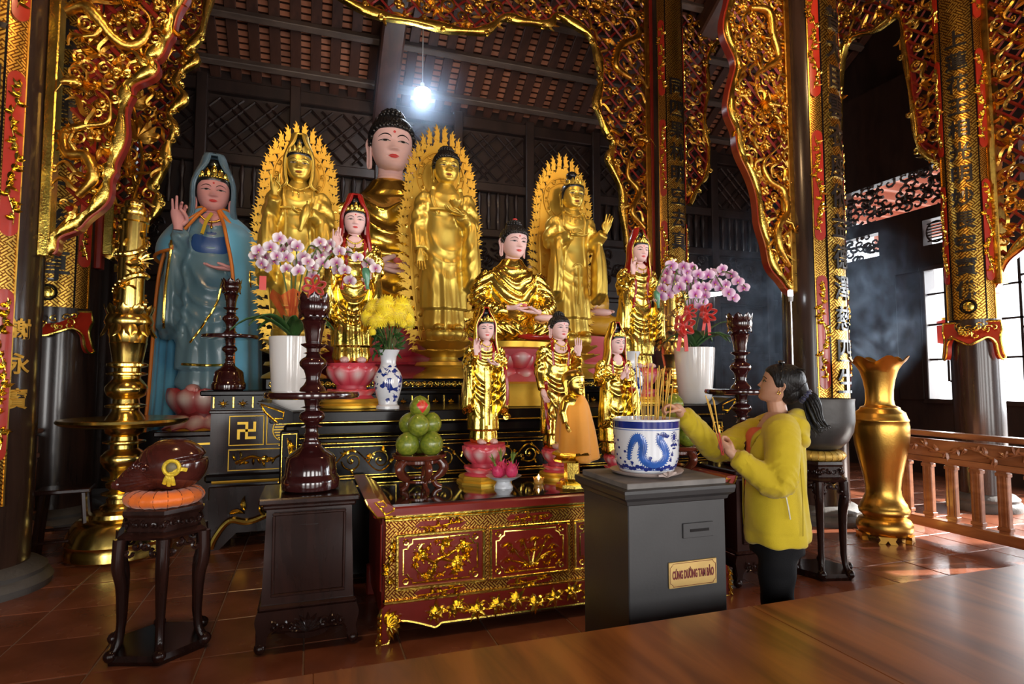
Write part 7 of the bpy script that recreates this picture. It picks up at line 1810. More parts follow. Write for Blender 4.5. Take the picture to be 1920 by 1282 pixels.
p_ = atY(727, 768, 4.42); hv = atY(727, 656, 4.42).z - ZB
flower_vase(p_.x, 4.42, ZB, hv, 'blue and white porcelain vase filled with yellow chrysanthemums')
q_ = atY(1187, 762, 4.42); flower_vase(q_.x, 4.45, ZB, hv*1.05, 'slim blue and white porcelain vase behind the incense sticks')
YEL = pm('chrysanthemum_yellow', (1.0, .80, .03), .6, 0, .04, 30, sheen=.2)
YEL.node_tree.nodes['Principled BSDF'].inputs['Subsurface Weight'].default_value = .0
m = MB(); rs = random.Random(8)
for k in range(230):
    la = math.acos(1 - 1.75*(k + .5)/230) ; az = k*2.39996; d = np.array([math.sin(la)*math.cos(az), math.sin(la)*math.sin(az), math.cos(la)])
    u = np.cross(d, [0, 0, 1.0]); u /= (np.linalg.norm(u) + 1e-6); L = rs.uniform(.9, 1.15); w = .075
    b0, b1, b2 = d*.35, d*L*.8 + np.array([0, 0, .06]), d*L + np.array([0, 0, .12 if la < 1 else -.1])
    m.grid(np.array([[b0 - u*w, b0 + u*w], [b1 - u*w*1.3, b1 + u*w*1.3], [b2 - u*w*.4, b2 + u*w*.4]]))
m.sphere((0, 0, .05), .86, 14, 10)
o = m.build('bloom', YEL, None, smooth=60, fixn=False); bme = o.data; bpy.data.objects.remove(o)
t = thing('chrysanthemum_bunch', 'bunch of yellow chrysanthemums in the blue and white vase', 'flowers', (p_.x, 4.42, ZB + hv)); O = Vector((p_.x, 4.42, ZB + hv))
for a, b, s_, dy in ((700, 580, .055, 0), (722, 575, .062, -.05), (690, 597, .045, -.04), (712, 600, .05, -.10), (752, 578, .065, 0), (745, 592, .06, -.09), (762, 590, .05, .04), (735, 582, .055, .06), (766, 603, .042, -.06), (702, 603, .04, -.10), (726, 590, .05, -.11), (720, 600, .022, -.13), (735, 605, .02, -.13), (703, 607, .02, -.13), (698, 622, .022, -.10), (756, 608, .024, -.11)):
    w = atY(a, b, 4.42 + dy) - O; obj_of(bme, 'bloom', t, w, (rs.uniform(-.3, .5), rs.uniform(-.4, .4), rs.uniform(0, 6)), (s_*1.32,)*3)
    MB().tube(crom([(rs.uniform(-.03, .03), rs.uniform(-.03, .03), -.12), (w.x*.4, w.y*.5, w.z*.5), tuple(w)], 4), .004, 5).build('stem', STEMG, t)
lf = MB()
for k in range(70):
    a = rs.uniform(0, 6.28); r_ = rs.uniform(.03, .10); z_ = rs.uniform(-.03, .13); mm = MB(); leaf(mm, (0, 0), rs.uniform(-.6, .9), rs.uniform(.04, .08), .012, 0, .006, rs.uniform(-.8, .8))
    lf.merge(mm, T((r_*math.cos(a), r_*math.sin(a), z_), rz=a))
stuff(lf.build('foliage', LEAFG, t, fixn=False))

# ------------------------------------------------------------------ incense bowl on the donation box
p_ = atY(1211, 800, 2.47); bx, by, bz = p_.x, 2.47, .995 + .018
R_, Hb_ = .158, .245
t = thing('saucer', 'chipped pale saucer under the blue dragon incense bowl', 'saucer', (bx, by, .995))
SAUC = pm('pinkish_clay_glaze', (.42, .33, .30), .5, 0, .25, 10, .05)
MB().lathe([(.0, .002), (.13, 0), (.165, .012), (.172, .022), (.165, .024), (.13, .016), (.0, .016)], 40, cap=False).build('dish', SAUC, t)
g = MB()
for k in range(5): leaf(g, (0, 0), 1.57 + (k - 2)*.5, .05, .018, 0, .008, .3)
MB().merge(g, T((0, -.165, .012), rx=.9)).build('chipped_rim', SAUC, t, fixn=False)
t = thing('incense_bowl', 'blue and white porcelain incense bowl painted with a dragon', 'bowl', (bx, by, bz))
def bowl_r(z): return smooth_interp(z, [(0, R_*.80), (.02, R_*.86), (.05, R_*.93), (.10, R_*.96), (.2, R_*.985), (.245, R_)])
zz = np.linspace(0, .245, 24)
MB().lathe([(0, .0)] + [(float(bowl_r(q)), q) for q in zz] + [(R_*.94, .246), (R_*.92, .21), (0, .205)], 64, cap=False).build('bowl_body', PORW, t, smooth=50)
def ink(mb, name, mat, parent=t):
    o = MB(); v = mb.verts(); r = bowl_r(np.clip(v[:, 2], 0, .245)); a = -math.pi/2 - .0 + v[:, 0]/R_ ; rr = r + np.maximum(-v[:, 1], -.001)*.10 + .0006
    o.add(np.stack([rr*np.cos(a), rr*np.sin(a), v[:, 2]], -1), [list(f) for f in mb.Fc]); return o.build(name, mat, parent, fixn=False)
MB().lathe([(float(bowl_r(q)) + .0015, q) for q in (.205, .215, .236)], 64, cap=False).build('rim_band', PBLUE, t, smooth=50)
for q in (.196, .014): MB().lathe([(float(bowl_r(q)) + .0012, q), (float(bowl_r(q + .003)) + .0012, q + .003)], 64, cap=False).build('blue_line', PBLUE2, t, smooth=50)
for off, mirror in ((-.33, 1), (.30, 1), (.62, 1)):
    off_ = off*R_*2.2 if False else off
P = crom([(-.175, .06), (-.168, .11), (-.15, .15), (-.13, .168), (-.108, .155), (-.10, .12), (-.108, .08), (-.085, .050), (-.045, .040), (-.005, .055), (.012, .09), (-.005, .125), (-.025, .15), (-.022, .175)], 9)
d = MB(); n = len(P); wv = .0135*np.clip(.35 + 1.0*np.sin(np.linspace(.1, 1, n)*math.pi*.8), .3, 1.2)
d.tube(np.stack([P[:, 0], np.zeros(n), P[:, 1]], -1), wv, 8, flat=1.0, up=(0, -1, 0))
Tn = np.gradient(P, axis=0); Tn /= np.linalg.norm(Tn, axis=1, keepdims=True)
for i in range(2, n - 2, 2):
    nx = np.array([-Tn[i][1], Tn[i][0]]); leaf(d, P[i] - nx*wv[i]*.9, math.atan2(-nx[1], -nx[0]) + .4, .012, .003, -.004, .003, .3); leaf(d, P[i] + nx*wv[i]*.9, math.atan2(nx[1], nx[0]) - .4, .009, .002, -.004, .003, .3)
ink(d, 'painted_dragon', PBLUE2)
d = MB()
d.sphere((-.008, 0, .178), (.016, .01, .013), 12, 8); d.tube([(0, 0, .178), (.018, 0, .170), (.028, 0, .174)], [.011, .008, .004], 8, up=(0, -1, 0))
for k in range(9): leaf(d, (-.018, .172), 2.0 + k*.32, .026, .004, -.002, .004, .6)
for fx, fz, s_ in ((.04, .085, 1), (-.06, .075, -1), (.03, .06, 1), (-.15, .05, -1)):
    for k in range(4): leaf(d, (fx, fz), (0 if s_ > 0 else math.pi) + (k - 1.5)*.4, .022, .003, -.002, .004, .5)
d.sphere((.062, 0, .165), (.013, .01, .015), 14, 10)
for k in range(12): leaf(d, (.062 + .015*math.cos(k*.52), .165 + .017*math.sin(k*.52)), k*.52 + .5, .016, .0025, -.002, .003, .5)
for k in range(5): d.sphere((.045 + k*.010, 0, .128 + .004*(k % 2)), (.009, .008, .006), 10, 6)
for k in range(3): d.sphere((.055 + k*.008, 0, .114), (.006, .008, .004), 10, 6)
for k in range(30):
    u = -.30 + k*.021; d.sphere((u, 0, .026 + .006*math.sin(k*1.7)), (.013, .01, .010), 10, 6)
for k in range(18):
    a_ = .10 + .012*k; d.sphere((a_ + .02*math.sin(k*2.2), 0, .05 + .13*((k*.37) % 1)), (.008, .008, .006), 8, 6); leaf(d, (a_, .05 + .13*((k*.53) % 1)), k*1.1, .025, .004, -.002, .003, .8)
    d.sphere((-a_ - .10 + .02*math.sin(k*2.2), 0, .05 + .13*((k*.37) % 1)), (.008, .008, .006), 8, 6)
stuff(ink(d, 'painted_clouds', PBLUE))
MB().lathe([(0, .21), (R_*.93, .212), (0, .226)], 30, cap=False).build('ash', pm('incense_ash', (.30, .27, .25), .95, 0, .2, 40, .2, 80), t)
STICK = pm('incense_yellow', (.72, .42, .07), .8, 0, .15, 30); STICKR = pm('incense_red_end', (.45, .03, .03), .8)
def incense(p0, p1, label, group, red0=.0, name='incense_stick', r=.0021):
    p0, p1 = Vector(p0), Vector(p1); t_ = thing(name, label, 'incense stick', p0, 0, group); d_ = p1 - p0
    MB().tube([d_*red0*.98, d_], r, 6).build('paste', STICK, t_)
    if red0 > 0: MB().tube([(0, 0, 0), d_*red0], r*.7, 6).build('bare_end', STICKR, t_)
rs = random.Random(17)
for a, b in ((1181, 676), (1192, 662), (1205, 682), (1209, 680), (1213, 690), (1216, 678), (1222, 688), (1224, 683), (1233, 690), (1236, 685), (1240, 692), (1243, 690), (1247, 686), (1252, 700), (1257, 694), (1262, 715), (1230, 705), (1199, 690)):
    yy = by + rs.uniform(-.07, .07); top = atY(a, b, yy); bot = Vector((bx + (top.x - bx)*rs.uniform(.55, .8), by + (yy - by)*.9, bz + .205))
    incense(bot, top, 'burning incense stick standing in the blue dragon bowl', 'incense sticks in the bowl', .12, r=.0026)

# ------------------------------------------------------------------ fruit
POM = pm('pomelo_green', (.16, .24, .018), .38, 0, .25, 4, .12, 90, coat=.7, col2=(.30, .33, .03))
def pomelo_me(seed):
    m = MB(); t_ = np.linspace(.02, math.pi - .02, 19); a = np.linspace(0, 2*math.pi, 28, endpoint=False); R = []
    for q in t_:
        r = math.sin(q)*(1 + .0*math.cos(q)); z = -math.cos(q); k = 1 - .13*sm(np.array((z - .1)/.9)) ; R.append(np.stack([r*k*np.cos(a), r*k*np.sin(a), np.full(28, z*(1.02 if z < 0 else 1.08))], -1))
    m.loft(R); m.sphere((0, 0, 1.06), (.10, .10, .05), 8, 6)
    o = m.build('pomelo', POM, None, smooth=180); me = o.data; bpy.data.objects.remove(o); return me
PM_ = pomelo_me(1)
STKR = pm('red_sticker', (.70, .03, .03), .35, 0, .1, 30, coat=.3)
def fruit_stand(x, y, z, label):
    t = thing('fruit_stand', label, 'stand', (x, y, z), .2, 'carved rosewood fruit stands')
    WD = ROSEB
    MB().lathe([(0, .19), (.155, .192), (.175, .205), (.178, .225), (.168, .228), (.155, .212), (0, .21)], 40, cap=False).build('tray', WD, t, smooth=50)
    MB().lathe([(.11, .16), (.125, .17), (.125, .19), (.10, .195)], 32, cap=False).build('collar', WD, t, smooth=50)
    for k in range(5):
        a = 2*math.pi*k/5 - math.pi/2; c, s_ = math.cos(a), math.sin(a)
        P = crom([(.11, .19), (.145, .165), (.16, .125), (.13, .085), (.095, .06), (.11, .02), (.145, .006)], 4)
        MB().tube([(r*c, r*s_, q + .0) for r, q in P], np.interp(np.linspace(0, 1, len(P)), [0, .3, .7, 1], [.026, .034, .020, .017]), 8, flat=.75, up=(-s_, c, 0)).build('leg', WD, t, smooth=60)
    a = np.linspace(0, 2*math.pi, 25); MB().tube(np.stack([.10*np.cos(a), .10*np.sin(a), np.full(25, .055)], -1), .010, 6).build('ring_stretcher', WD, t)
    return t
ROSEB = pm('reddish_rosewood', (.12, .025, .012), .18, 0, .3, 8, coat=.6)
p_ = atY(786, 905, 3.86); fs = fruit_stand(p_.x, 3.86, ZR, 'carved rosewood stand with a pyramid of pomelos on the red altar')
def pyramid(cx, cy, z, r, lab, top_label):
    k3 = 0
    for j in range(3):
        a = math.radians(200 + j*120); obj = obj_of(PM_, 'pomelo', None, (cx + r*1.17*math.cos(a), cy + r*1.17*math.sin(a), z + r*1.02), (.2*math.cos(j), .2, j)); obj.scale = (r,)*3; tag(obj, lab.replace('green pomelo', 'green pomelo of the bottom tier'), 'pomelo', 'pomelos on the fruit stands')
    for j in range(3):
        a = math.radians(255 + j*120); obj = obj_of(PM_, 'pomelo', None, (cx + r*1.08*math.cos(a), cy + r*1.08*math.sin(a), z + r*2.66), (.15, -.2, j + 1)); obj.scale = (r*.92,)*3; tag(obj, lab.replace('green pomelo', 'green pomelo of the middle tier'), 'pomelo', 'pomelos on the fruit stands')
    t_ = thing('pomelo', top_label, 'pomelo', (cx, cy, z + r*4.14), .1, None, r*.90); obj_of(PM_, 'rind', t_)
    return t_
r_ = .076
tp = pyramid(p_.x, 3.86, ZR + .213, r_, 'green pomelo in the pyramid beside the blue and white vase', 'topmost green pomelo with a red diamond sticker')
m = MB(); R = []
for q in np.linspace(-1, 1, 9):
    row = []
    for s_ in np.linspace(-1, 1, 9):
        u, v = (s_*(1 - abs(q)) if False else s_*(1 - abs(q))), q; u *= .62; v = v*.78 + .22; vv = min(.98, v); rr = math.sqrt(max(0, 1 - (vv/1.05)**2))*(1 - .13*float(sm(np.array((vv - .1)/.9)))) + .02
        row.append((rr*math.sin(u), -rr*math.cos(u), vv))
    R.append(row)
st = MB().grid(np.array(R)).build('diamond_sticker', STKR, tp, smooth=60)
g = MB(); rs = random.Random(3)
for k in range(7):
    tm = text_mb('福禄壽吉祥如意'[k], .26, .01); v = tm.verts(); u0, v0 = ((-.22, .55), (.02, .62), (.2, .45), (-.12, .28), (.12, .2), (0, -.02), (-.02, .85))[k]
    vv = v[:, 2] + v0; uu = v[:, 0] + u0; rr = np.sqrt(np.clip(1 - (vv/1.05)**2, .01, 1))*(1 - .13*sm((vv - .1)/.9)) + .028
    g.add(np.stack([rr*np.sin(uu), -rr*np.cos(uu), vv], -1), [list(f) for f in tm.Fc])
g.build('sticker_print', pm('sticker_gold', (.85, .62, .25), .4, .4), st, smooth=0)
p2 = atY(1282, 870, 3.72); dup(fs, (min(p2.x, 2.56), 3.74, ZR), .3, 'carved rosewood stand of pomelos behind the incense bowl')
pyramid(min(p2.x, 2.56), 3.74, ZR + .213, r_, 'green pomelo on the stand behind the incense bowl', 'topmost green pomelo behind the incense bowl')
# dragon fruit dish
p_ = atY(944, 910, 3.70); DISH = (p_.x, 3.70)
t = thing('footed_dish', 'blue and white footed dish of dragon fruit on the red altar', 'dish', (p_.x, 3.70, ZR))
MB().lathe([(0, 0), (.062, 0), (.064, .010), (.050, .030), (.045, .04), (.075, .055), (.112, .075), (.118, .080), (.112, .082), (.07, .062), (0, .055)], 40, cap=False).build('dish_body', PORW, t, smooth=50)
MB().lathe([(.100, .0685), (.1125, .0755), (.1185, .0803)], 40, cap=False).build('blue_rim', PBLUE2, t, smooth=50)
DFP = pm('dragon_fruit_pink', (.70, .05, .16), .45, 0, .15, 8); DFG = pm('dragon_fruit_scale', (.22, .32, .06), .5, 0, .2, 10)
def dragon_fruit(x, y, z, s_, label, tilt):
    t_ = thing('dragon_fruit', label, 'dragon fruit', (x, y, z), 0, 'dragon fruits on the dish', s_); t_.rotation_euler = tilt
    MB().sphere((0, 0, .0), (.8, .8, 1.0), 20, 14).build('flesh', DFP, t_, smooth=180)
    g = MB(); rs_ = random.Random(int(x*100))
    for k in range(22):
        la = -1.0 + 1.9*k/22; az = k*2.4; mm = MB(); leaf(mm, (0, 0), 1.35, .55 + .25*max(0, la), .14, 0, .05, -.1); v = mm.verts()
        r0 = .8*math.cos(la); g.add(np.stack([(r0 - v[:, 1] + v[:, 2]*.22)*math.cos(az) - v[:, 0]*math.sin(az), (r0 - v[:, 1] + v[:, 2]*.22)*math.sin(az) + v[:, 0]*math.cos(az), math.sin(la) + v[:, 2]], -1), [list(f) for f in mm.Fc])
    g.build('scales', DFP, t_, smooth=60, fixn=False)
    g = MB()
    for k in range(11): mm = MB(); leaf(mm, (0, 0), 1.57, rs_.uniform(1.3, 2.1), .13, 0, .05, rs_.uniform(-.3, .3)); g.merge(mm, T((.15*math.cos(k*.6), .15*math.sin(k*.6), .9), rz=k*.6 + 1.57, rx=-rs_.uniform(.05, .4)))
    g.build('leaf_crown', DFG, t_, smooth=60, fixn=False)
dragon_fruit(DISH[0] + .048, 3.675, ZR + .062 + .048, .050, 'pink dragon fruit standing upright on the dish', (0, .08, 0))
dragon_fruit(DISH[0] - .040, 3.70, ZR + .062 + .045, .048, 'pink dragon fruit leaning back on the dish', (.15, -.5, .3))
dragon_fruit(DISH[0] + .005, 3.755, ZR + .062 + .052, .050, 'pink dragon fruit with long green leaves behind the other two', (-.15, .1, .8))
# small lotus candle
p_ = atZ(1010, 906, ZR)
t = thing('candle_holder', 'small amber lotus shaped candle holder beside the fruit dish', 'candle holder', (p_.x, p_.y, ZR))
AMB = pm('amber_glass', (.75, .38, .08), .15, 0, .1, 8, coat=.5)
m = MB().lathe([(0, 0), (.028, 0), (.034, .012), (.030, .03), (.0, .03)], 20, cap=False); m.build('cup', AMB, t, smooth=50)
petals_ring(MB(), 8, .028, .01, .035, .013, .35).build('petals', AMB, t, fixn=False)
MB().lathe([(.0, .028), (.006, .032), (.007, .042), (.003, .055), (0, .062)], 10, cap=False).build('flame', pm('flame', (1, .6, .2), .5, emit=(1, .62, .25), estr=25), t)

# ------------------------------------------------------------------ golden floor vase, bronze bowl, wooden fish
p_ = atZ(1648, 995, 0); u = .00488
t = thing('floor_vase', 'tall golden floor vase with scalloped rim beside the railing', 'vase', (4.98, 4.04, 0))
prof = [(0, .045), (.18, .045), (.205, .06), (.225, .10), (.225, .14), (.205, .18), (.17, .20), (.175, .215), (.20, .235), (.205, .27), (.195, .285), (.19, .30), (.185, .32), (.17, .34), (.145, .40), (.140, .46), (.155, .56), (.185, .70), (.215, .84), (.228, .95), (.228, 1.02), (.222, 1.06), (.226, 1.065), (.226, 1.08), (.218, 1.09), (.205, 1.13), (.20, 1.145), (.165, 1.17), (.16, 1.19), (.125, 1.205), (.118, 1.22), (.112, 1.26), (.115, 1.35), (.13, 1.44), (.15, 1.51)]
MB().lathe(prof, 56, cap=False).build('vase_body', VASEG, t, smooth=50)
a = np.linspace(0, 2*math.pi, 96, endpoint=False); R = []
for q in np.linspace(0, 1, 10):
    r = .15 + .085*q**1.4 + .012*q*np.cos(6*a); z = 1.51 + .12*q + .028*q*q*np.cos(6*a); R.append(np.stack([r*np.cos(a), r*np.sin(a), z], -1))
for q in np.linspace(1, 0, 8):
    r = .15 + .085*q**1.4 + .012*q*np.cos(6*a) - .012; z = 1.51 + .12*q + .028*q*q*np.cos(6*a) + .002; R.append(np.stack([r*np.cos(a), r*np.sin(a), z], -1))
MB().loft(np.array(R), True, False).build('scalloped_rim', VASEG, t, smooth=60)
for k in range(5):
    aa = 2*math.pi*k/5 - 1.1; MB().prism([(-.07, .06), (.07, .06), (.055, .03), (.075, 0), (.02, .0), (0, .03), (-.02, .0), (-.075, 0), (-.055, .03)], -.03, .02, 'y', T((.19*math.cos(aa), .19*math.sin(aa), 0), rz=aa + math.pi/2)).build('foot', VASEG, t, smooth=0)
BRONZ = pm('dark_bronze', (.055, .052, .050), .38, .35, .3, 5, .05, 30)
t = thing('bronze_bowl', 'large dark bronze bell bowl resting on a gold cushion behind the woman', 'bowl', (BS[0], BS[1], .84 + .075))
MB().lathe([(0, 0), (.10, .0), (.16, .02), (.21, .07), (.245, .14), (.258, .22), (.258, .36), (.262, .385), (.252, .385), (.246, .36), (.246, .22), (.15, .04), (0, .03)], 56, cap=False).build('bowl_body', BRONZ, t, smooth=50)
GCUSH = pm('gold_brocade', (.55, .34, .06), .5, .3, .3, 30, .2, 120)
t = thing('ring_cushion', 'round gold brocade cushion under the bronze bowl', 'cushion', (BS[0], BS[1], .84))
m = MB(); a = np.linspace(0, 2*math.pi, 61); m.tube(np.stack([.135*np.cos(a), .135*np.sin(a), .038*np.ones(61)], -1), .055 + .002*np.sin(a*30), 14, flat=.68, up=(0, 0, 1)); m.build('cushion_ring', GCUSH, t, smooth=180)
m = MB()
for k in range(24): aa = 2*math.pi*k/24; b_ = np.linspace(-2.2, 2.2, 9); m.tube(np.stack([(.135 + .056*np.cos(b_))*math.cos(aa), (.135 + .056*np.cos(b_))*math.sin(aa), .038 + .038*np.sin(b_)], -1), .002, 4)
stuff(m.build('stitching', GOLDD, t))
# wooden fish drum on an orange cushion
OCU = pm('orange_cushion_cloth', (.85, .17, .015), .42, 0, .1, 6, .1, 80, sheen=.3)
t = thing('ring_cushion', 'round orange cushion under the wooden fish drum', 'cushion', (HS[0], HS[1], .76))
a = np.linspace(0, 2*math.pi, 73); MB().tube(np.stack([.128*np.cos(a), .128*np.sin(a), .045*np.ones(73)], -1), .068 + .0025*np.sin(a*18), 16, flat=.66, up=(0, 0, 1)).build('cushion_ring', OCU, t, smooth=180)
m = MB()
for k in range(18):
    aa = 2*math.pi*k/18 + .1; b_ = np.linspace(-1.9, 2.0, 9); m.tube(np.stack([(.128 + .069*np.cos(b_))*math.cos(aa), (.128 + .069*np.cos(b_))*math.sin(aa), .045 + .047*np.sin(b_)], -1), .0022, 4)
stuff(m.build('dark_seams', pm('seam_brown', (.15, .03, .01), .7), t))
FISHW = pm('wooden_fish_lacquer', (.065, .014, .010), .16, 0, .35, 6, .05, 25, coat=.7)
t = thing('wooden_fish_drum', 'glossy dark red wooden fish drum on the orange cushion', 'drum', (HS[0] + .015, HS[1], .76 + .086), -.1, None, .78)
m = MB(); m.sphere((.03, 0, .165), (.225, .19, .185), 36, 24)
m.tube(crom([(-.08, 0, .13), (-.17, -.02, .085), (-.25, -.04, .055), (-.30, -.05, .045)], 5), np.linspace(.15, .035, 16), 20)
v, f, n = remesh(m, .009, 8)
x, y, z = v.T; sc = sm((-.02 - x)/.08); v = v + n*(sc*.004*np.sin(70*x + 20*np.sin(14*(z + np.abs(y)))))[:, None]
slot = np.exp(-((z - .205 - .12*(x - .1))/.010)**2)*sm((x - .07)/.05); v = v - n*(slot*.035)[:, None]
mb_of(v, f).build('drum_body', FISHW, t, smooth=180, fixn=False)
MB().tube(crom([(-.28, -.048, .05), (-.31, -.052, .042), (-.335, -.055, .045)], 4), [.038, .040, .042, .040, .036, .03, .027, .024, .015], 12).build('handle_tip', FISHW, t)
g = MB()
for k in range(5): spiral(g, (-.10 - .03*k, .16 + .02*math.sin(k)), .028, 1.3, k, .006, -.165 + .025*k)
g.build('scroll_relief', FISHW, t, fixn=False)
YC = pm('yellow_brocade', (.75, .52, .03), .45, .2, .25, 40, .3, 90)
c_ = np.array([.075, -.185, .165]); m = MB(); a = np.linspace(0, 2*math.pi, 25)
m.tube(np.stack([c_[0] + .048*np.cos(a), c_[1] - .01 + 0*a, c_[2] + .048*np.sin(a)], -1), .013, 8)
for dx, dz in ((-.05, -.11), (-.02, -.125), (.01, -.12), (.09, -.02)): m.tube(crom([(c_[0] - .01, c_[1] - .005, c_[2] - .04), (c_[0] + dx*.6, c_[1] - .01, c_[2] + dz*.6), (c_[0] + dx, c_[1] + .01, c_[2] + dz)], 4), .014, 7, flat=.4, up=(0, -1, 0))
rg = m.build('yellow_rosette', YC, t, fixn=False); MB().sphere(c_ + np.array([0, .0, 0]), (.038, .016, .038), 14, 10).build('rosette_button', pm('olive_brocade', (.16, .13, .06), .5), rg)

# ------------------------------------------------------------------ lamps
BULB = pm('led_bulb', (1, 1, 1), .4, emit=(.86, .93, 1.0), estr=60)
p_ = atY(792, 178, 8.0); t = thing('pendant_lamp', 'bright white bulb hanging on a cord above the statues', 'lamp', p_)
MB().lathe([(0, -.12), (.07, -.115), (.105, -.09), (.112, -.055), (.112, .055), (.10, .07), (.0, .075)], 28, cap=False).build('bulb', BULB, t, smooth=60)
GREYP = pm('grey_plastic', (.35, .36, .38), .4)
MB().lathe([(.075, .065), (.06, .10), (.03, .13), (.028, .17), (0, .18)], 20, cap=False).build('socket', GREYP, t)
MB().tube([(0, 0, .17), (0, 0, rz_(8.0) - p_.z + .1)], .010, 6).build('cord', GREYP, t)
light('pendant_glow', 'POINT', (p_.x, p_.y, p_.z - .16), 22, (.86, .93, 1.0), radius=.10)
TUBE = pm('fluorescent_tube', (1, 1, 1), .4, emit=(.9, .95, 1.0), estr=14)
a_, b_ = atY(1313, 556, 9.3), atY(1352, 550, 9.3); t = thing('tube_lamp', 'lit fluorescent tube on the dark back wall behind the orchids', 'lamp', a_)
MB().tube([(0, 0, 0), b_ - a_], .035, 10).build('tube', TUBE, t); MB().box(((b_ - a_)/2) + Vector((0, .1, .05)), ((b_ - a_).x + .1, .16, .05), .01).build('fixture', GREYP, t, smooth=0)
a_ = atY(87, 602, 9.35); t = thing('tube_lamp', 'glowing tube standing in for a lamp reflection between the dark columns', 'lamp', a_)  # made-up lit tube in place of a fluorescent lamp's reflection
MB().tube([(-.12, 0, 0), (.12, 0, 0)], .035, 10).build('tube', TUBE, t); MB().box((0, .06, .05), (.4, .30, .05), .01).build('fixture', GREYP, t, smooth=0)
a_ = atY(1482, 552, 4.62); t = thing('lamp_pole', 'thin steel pole with a small lit lamp beside the column', 'lamp', (a_.x, 4.62, 0)); STEEL = pm('steel', (.6, .6, .62), .25, 1.0)
MB().tube([(0, 0, .02), (0, 0, a_.z - .06)], .011, 8).build('pole', STEEL, t); MB().lathe([(0, 0), (.11, 0), (.11, .015), (.02, .025)], 20, cap=False).build('base', STEEL, t)
MB().lathe([(.022, a_.z - .07), (.026, a_.z - .04), (.026, a_.z - .02), (.0, a_.z - .02)], 12, cap=False).build('lamp_socket', GREYP, t); MB().lathe([(.0, a_.z - .02), (.024, a_.z - .015), (.024, a_.z + .04), (0, a_.z + .05)], 12, cap=False).build('lamp_head', TUBE, t)
LANT = pm('red_lantern_cloth', (.60, .04, .03), .6)
a_ = atX(1778, 622, 10.6); t = thing('paper_lantern', 'red round lantern hanging outside the bright window', 'lantern', a_)
MB().lathe([(.05, -.22), (.16, -.19), (.26, -.09), (.28, 0), (.26, .09), (.16, .19), (.05, .22)], 24).build('globe', LANT, t, smooth=60); MB().tube([(0, 0, .2), (0, 0, 4.925 - a_.z)], .008, 5).build('cord', GREYP, t); MB().lathe([(.09, .2), (.09, .25), (.02, .26)], 16).build('cap', GOLDP, t)
# potted plant on the far cabinet
t = thing('potted_plant', 'little potted plant with yellow green leaves on the far grey cabinet', 'plant', (-3.28, 8.82, 1.555))
MB().lathe([(0, 0), (.07, 0), (.09, .12), (.08, .12), (0, .1)], 20, cap=False).build('pot', WHITEP, t)
g = MB(); rs = random.Random(6)
for k in range(26): mm = MB(); leaf(mm, (0, 0), rs.uniform(.4, 2.7), rs.uniform(.08, .16), .03, 0, .015, rs.uniform(-.6, .6)); g.merge(mm, T((0, 0, .12), rz=rs.uniform(0, 6.28)))
g.build('leaves', pm('lime_leaves', (.35, .42, .05), .5), t, fixn=False)
# ================================================================== woman placing incense
SKIN = pm('warm_skin', (.50, .265, .17), .48, 0, .06, 12, .04, 120)
SKIN.node_tree.nodes['Principled BSDF'].inputs['Subsurface Weight'].default_value = .08
JACK = pm('mustard_fleece', (.50, .365, .006), .85, 0, .07, 9, .25, 420, sheen=.15)
SHIRT = pm('coral_shirt', (.68, .12, .05), .8, 0, .06, 8, .1, 200)
PANTS = pm('black_trousers', (.006, .006, .007), .8, 0, .2, 10, .15, 200, spec=.15)
HAIRW = pm('black_hair', (.008, .007, .007), .42, 0, .4, 30, .4, 120, stretch=(1, 1, .15), spec=.25)
WP = (2.19, 2.36); PH = math.atan2(WP[0], WP[1])
person = thing('person', 'woman in mustard yellow hooded jacket and black trousers placing incense into the bowl', 'person', (WP[0], WP[1], 0), -PH)
def TR(m, path, r, n=16): 
    P = crom(path, 5); k = len(path); m.tube(P, np.interp(np.linspace(0, 1, len(P)), np.linspace(0, 1, k), r), n); m.sphere(P[0], r[0]*.98, n, 8); m.sphere(P[-1], r[-1]*.98, n, 8)
A = np.linspace(0, 2*math.pi, 36, endpoint=False)
def torso(m, tab, n=26):
    t = np.array(tab); z = np.linspace(t[0, 0], t[-1, 0], n); c = [smooth_interp(z, np.stack([t[:, 0], t[:, k]], -1)) for k in (1, 2, 3)]
    m.loft([np.stack([c[0][i] + c[1][i]*np.cos(A), c[2][i]*np.sin(A), np.full(36, z[i])], -1) for i in range(n)])
RA = [(.0, .145, 1.195), (-.13, .085, 1.145), (-.26, -.045, 1.095), (-.345, -.165, 1.19), (-.405, -.245, 1.275)]
LA = [(.035, -.150, 1.195), (.035, -.215, 1.09), (.01, -.245, .965), (-.085, -.265, 1.02), (-.165, -.272, 1.085)]
RHAND, LHAND = np.array(RA[-1]), np.array(LA[-1])
# ---- body: torso, limbs, neck fused; head and hands joined to it
m = MB()
torso(m, [(.72, .005, .115, .15), (.82, 0, .12, .15), (.95, 0, .105, .135), (1.08, 0, .11, .145), (1.18, .01, .10, .15), (1.235, .015, .075, .12), (1.28, .02, .052, .055)])
TR(m, [(.022, 0, 1.20), (.022, 0, 1.25)], [.06, .05])
TR(m, RA + [(-.425, -.268, 1.305)], [.05, .045, .040, .034, .027, .026]); TR(m, LA + [(-.195, -.275, 1.115)], [.05, .045, .040, .034, .027, .026])
for s_ in (-1, 1): TR(m, [(.01, s_*.075, .76), (.0, s_*.078, .48), (.005, s_*.075, .26), (.01, s_*.075, .09)], [.075, .058, .052, .036]); TR(m, [(.01, s_*.075, .06), (-.09, s_*.08, .035), (-.15, s_*.085, .028)], [.036, .034, .022])
v, f, n = remesh(m, .011, 4); body = MB(); body.add(v, f)
HH = .198; hpos = (.010, 0, 1.322); tilt = -15
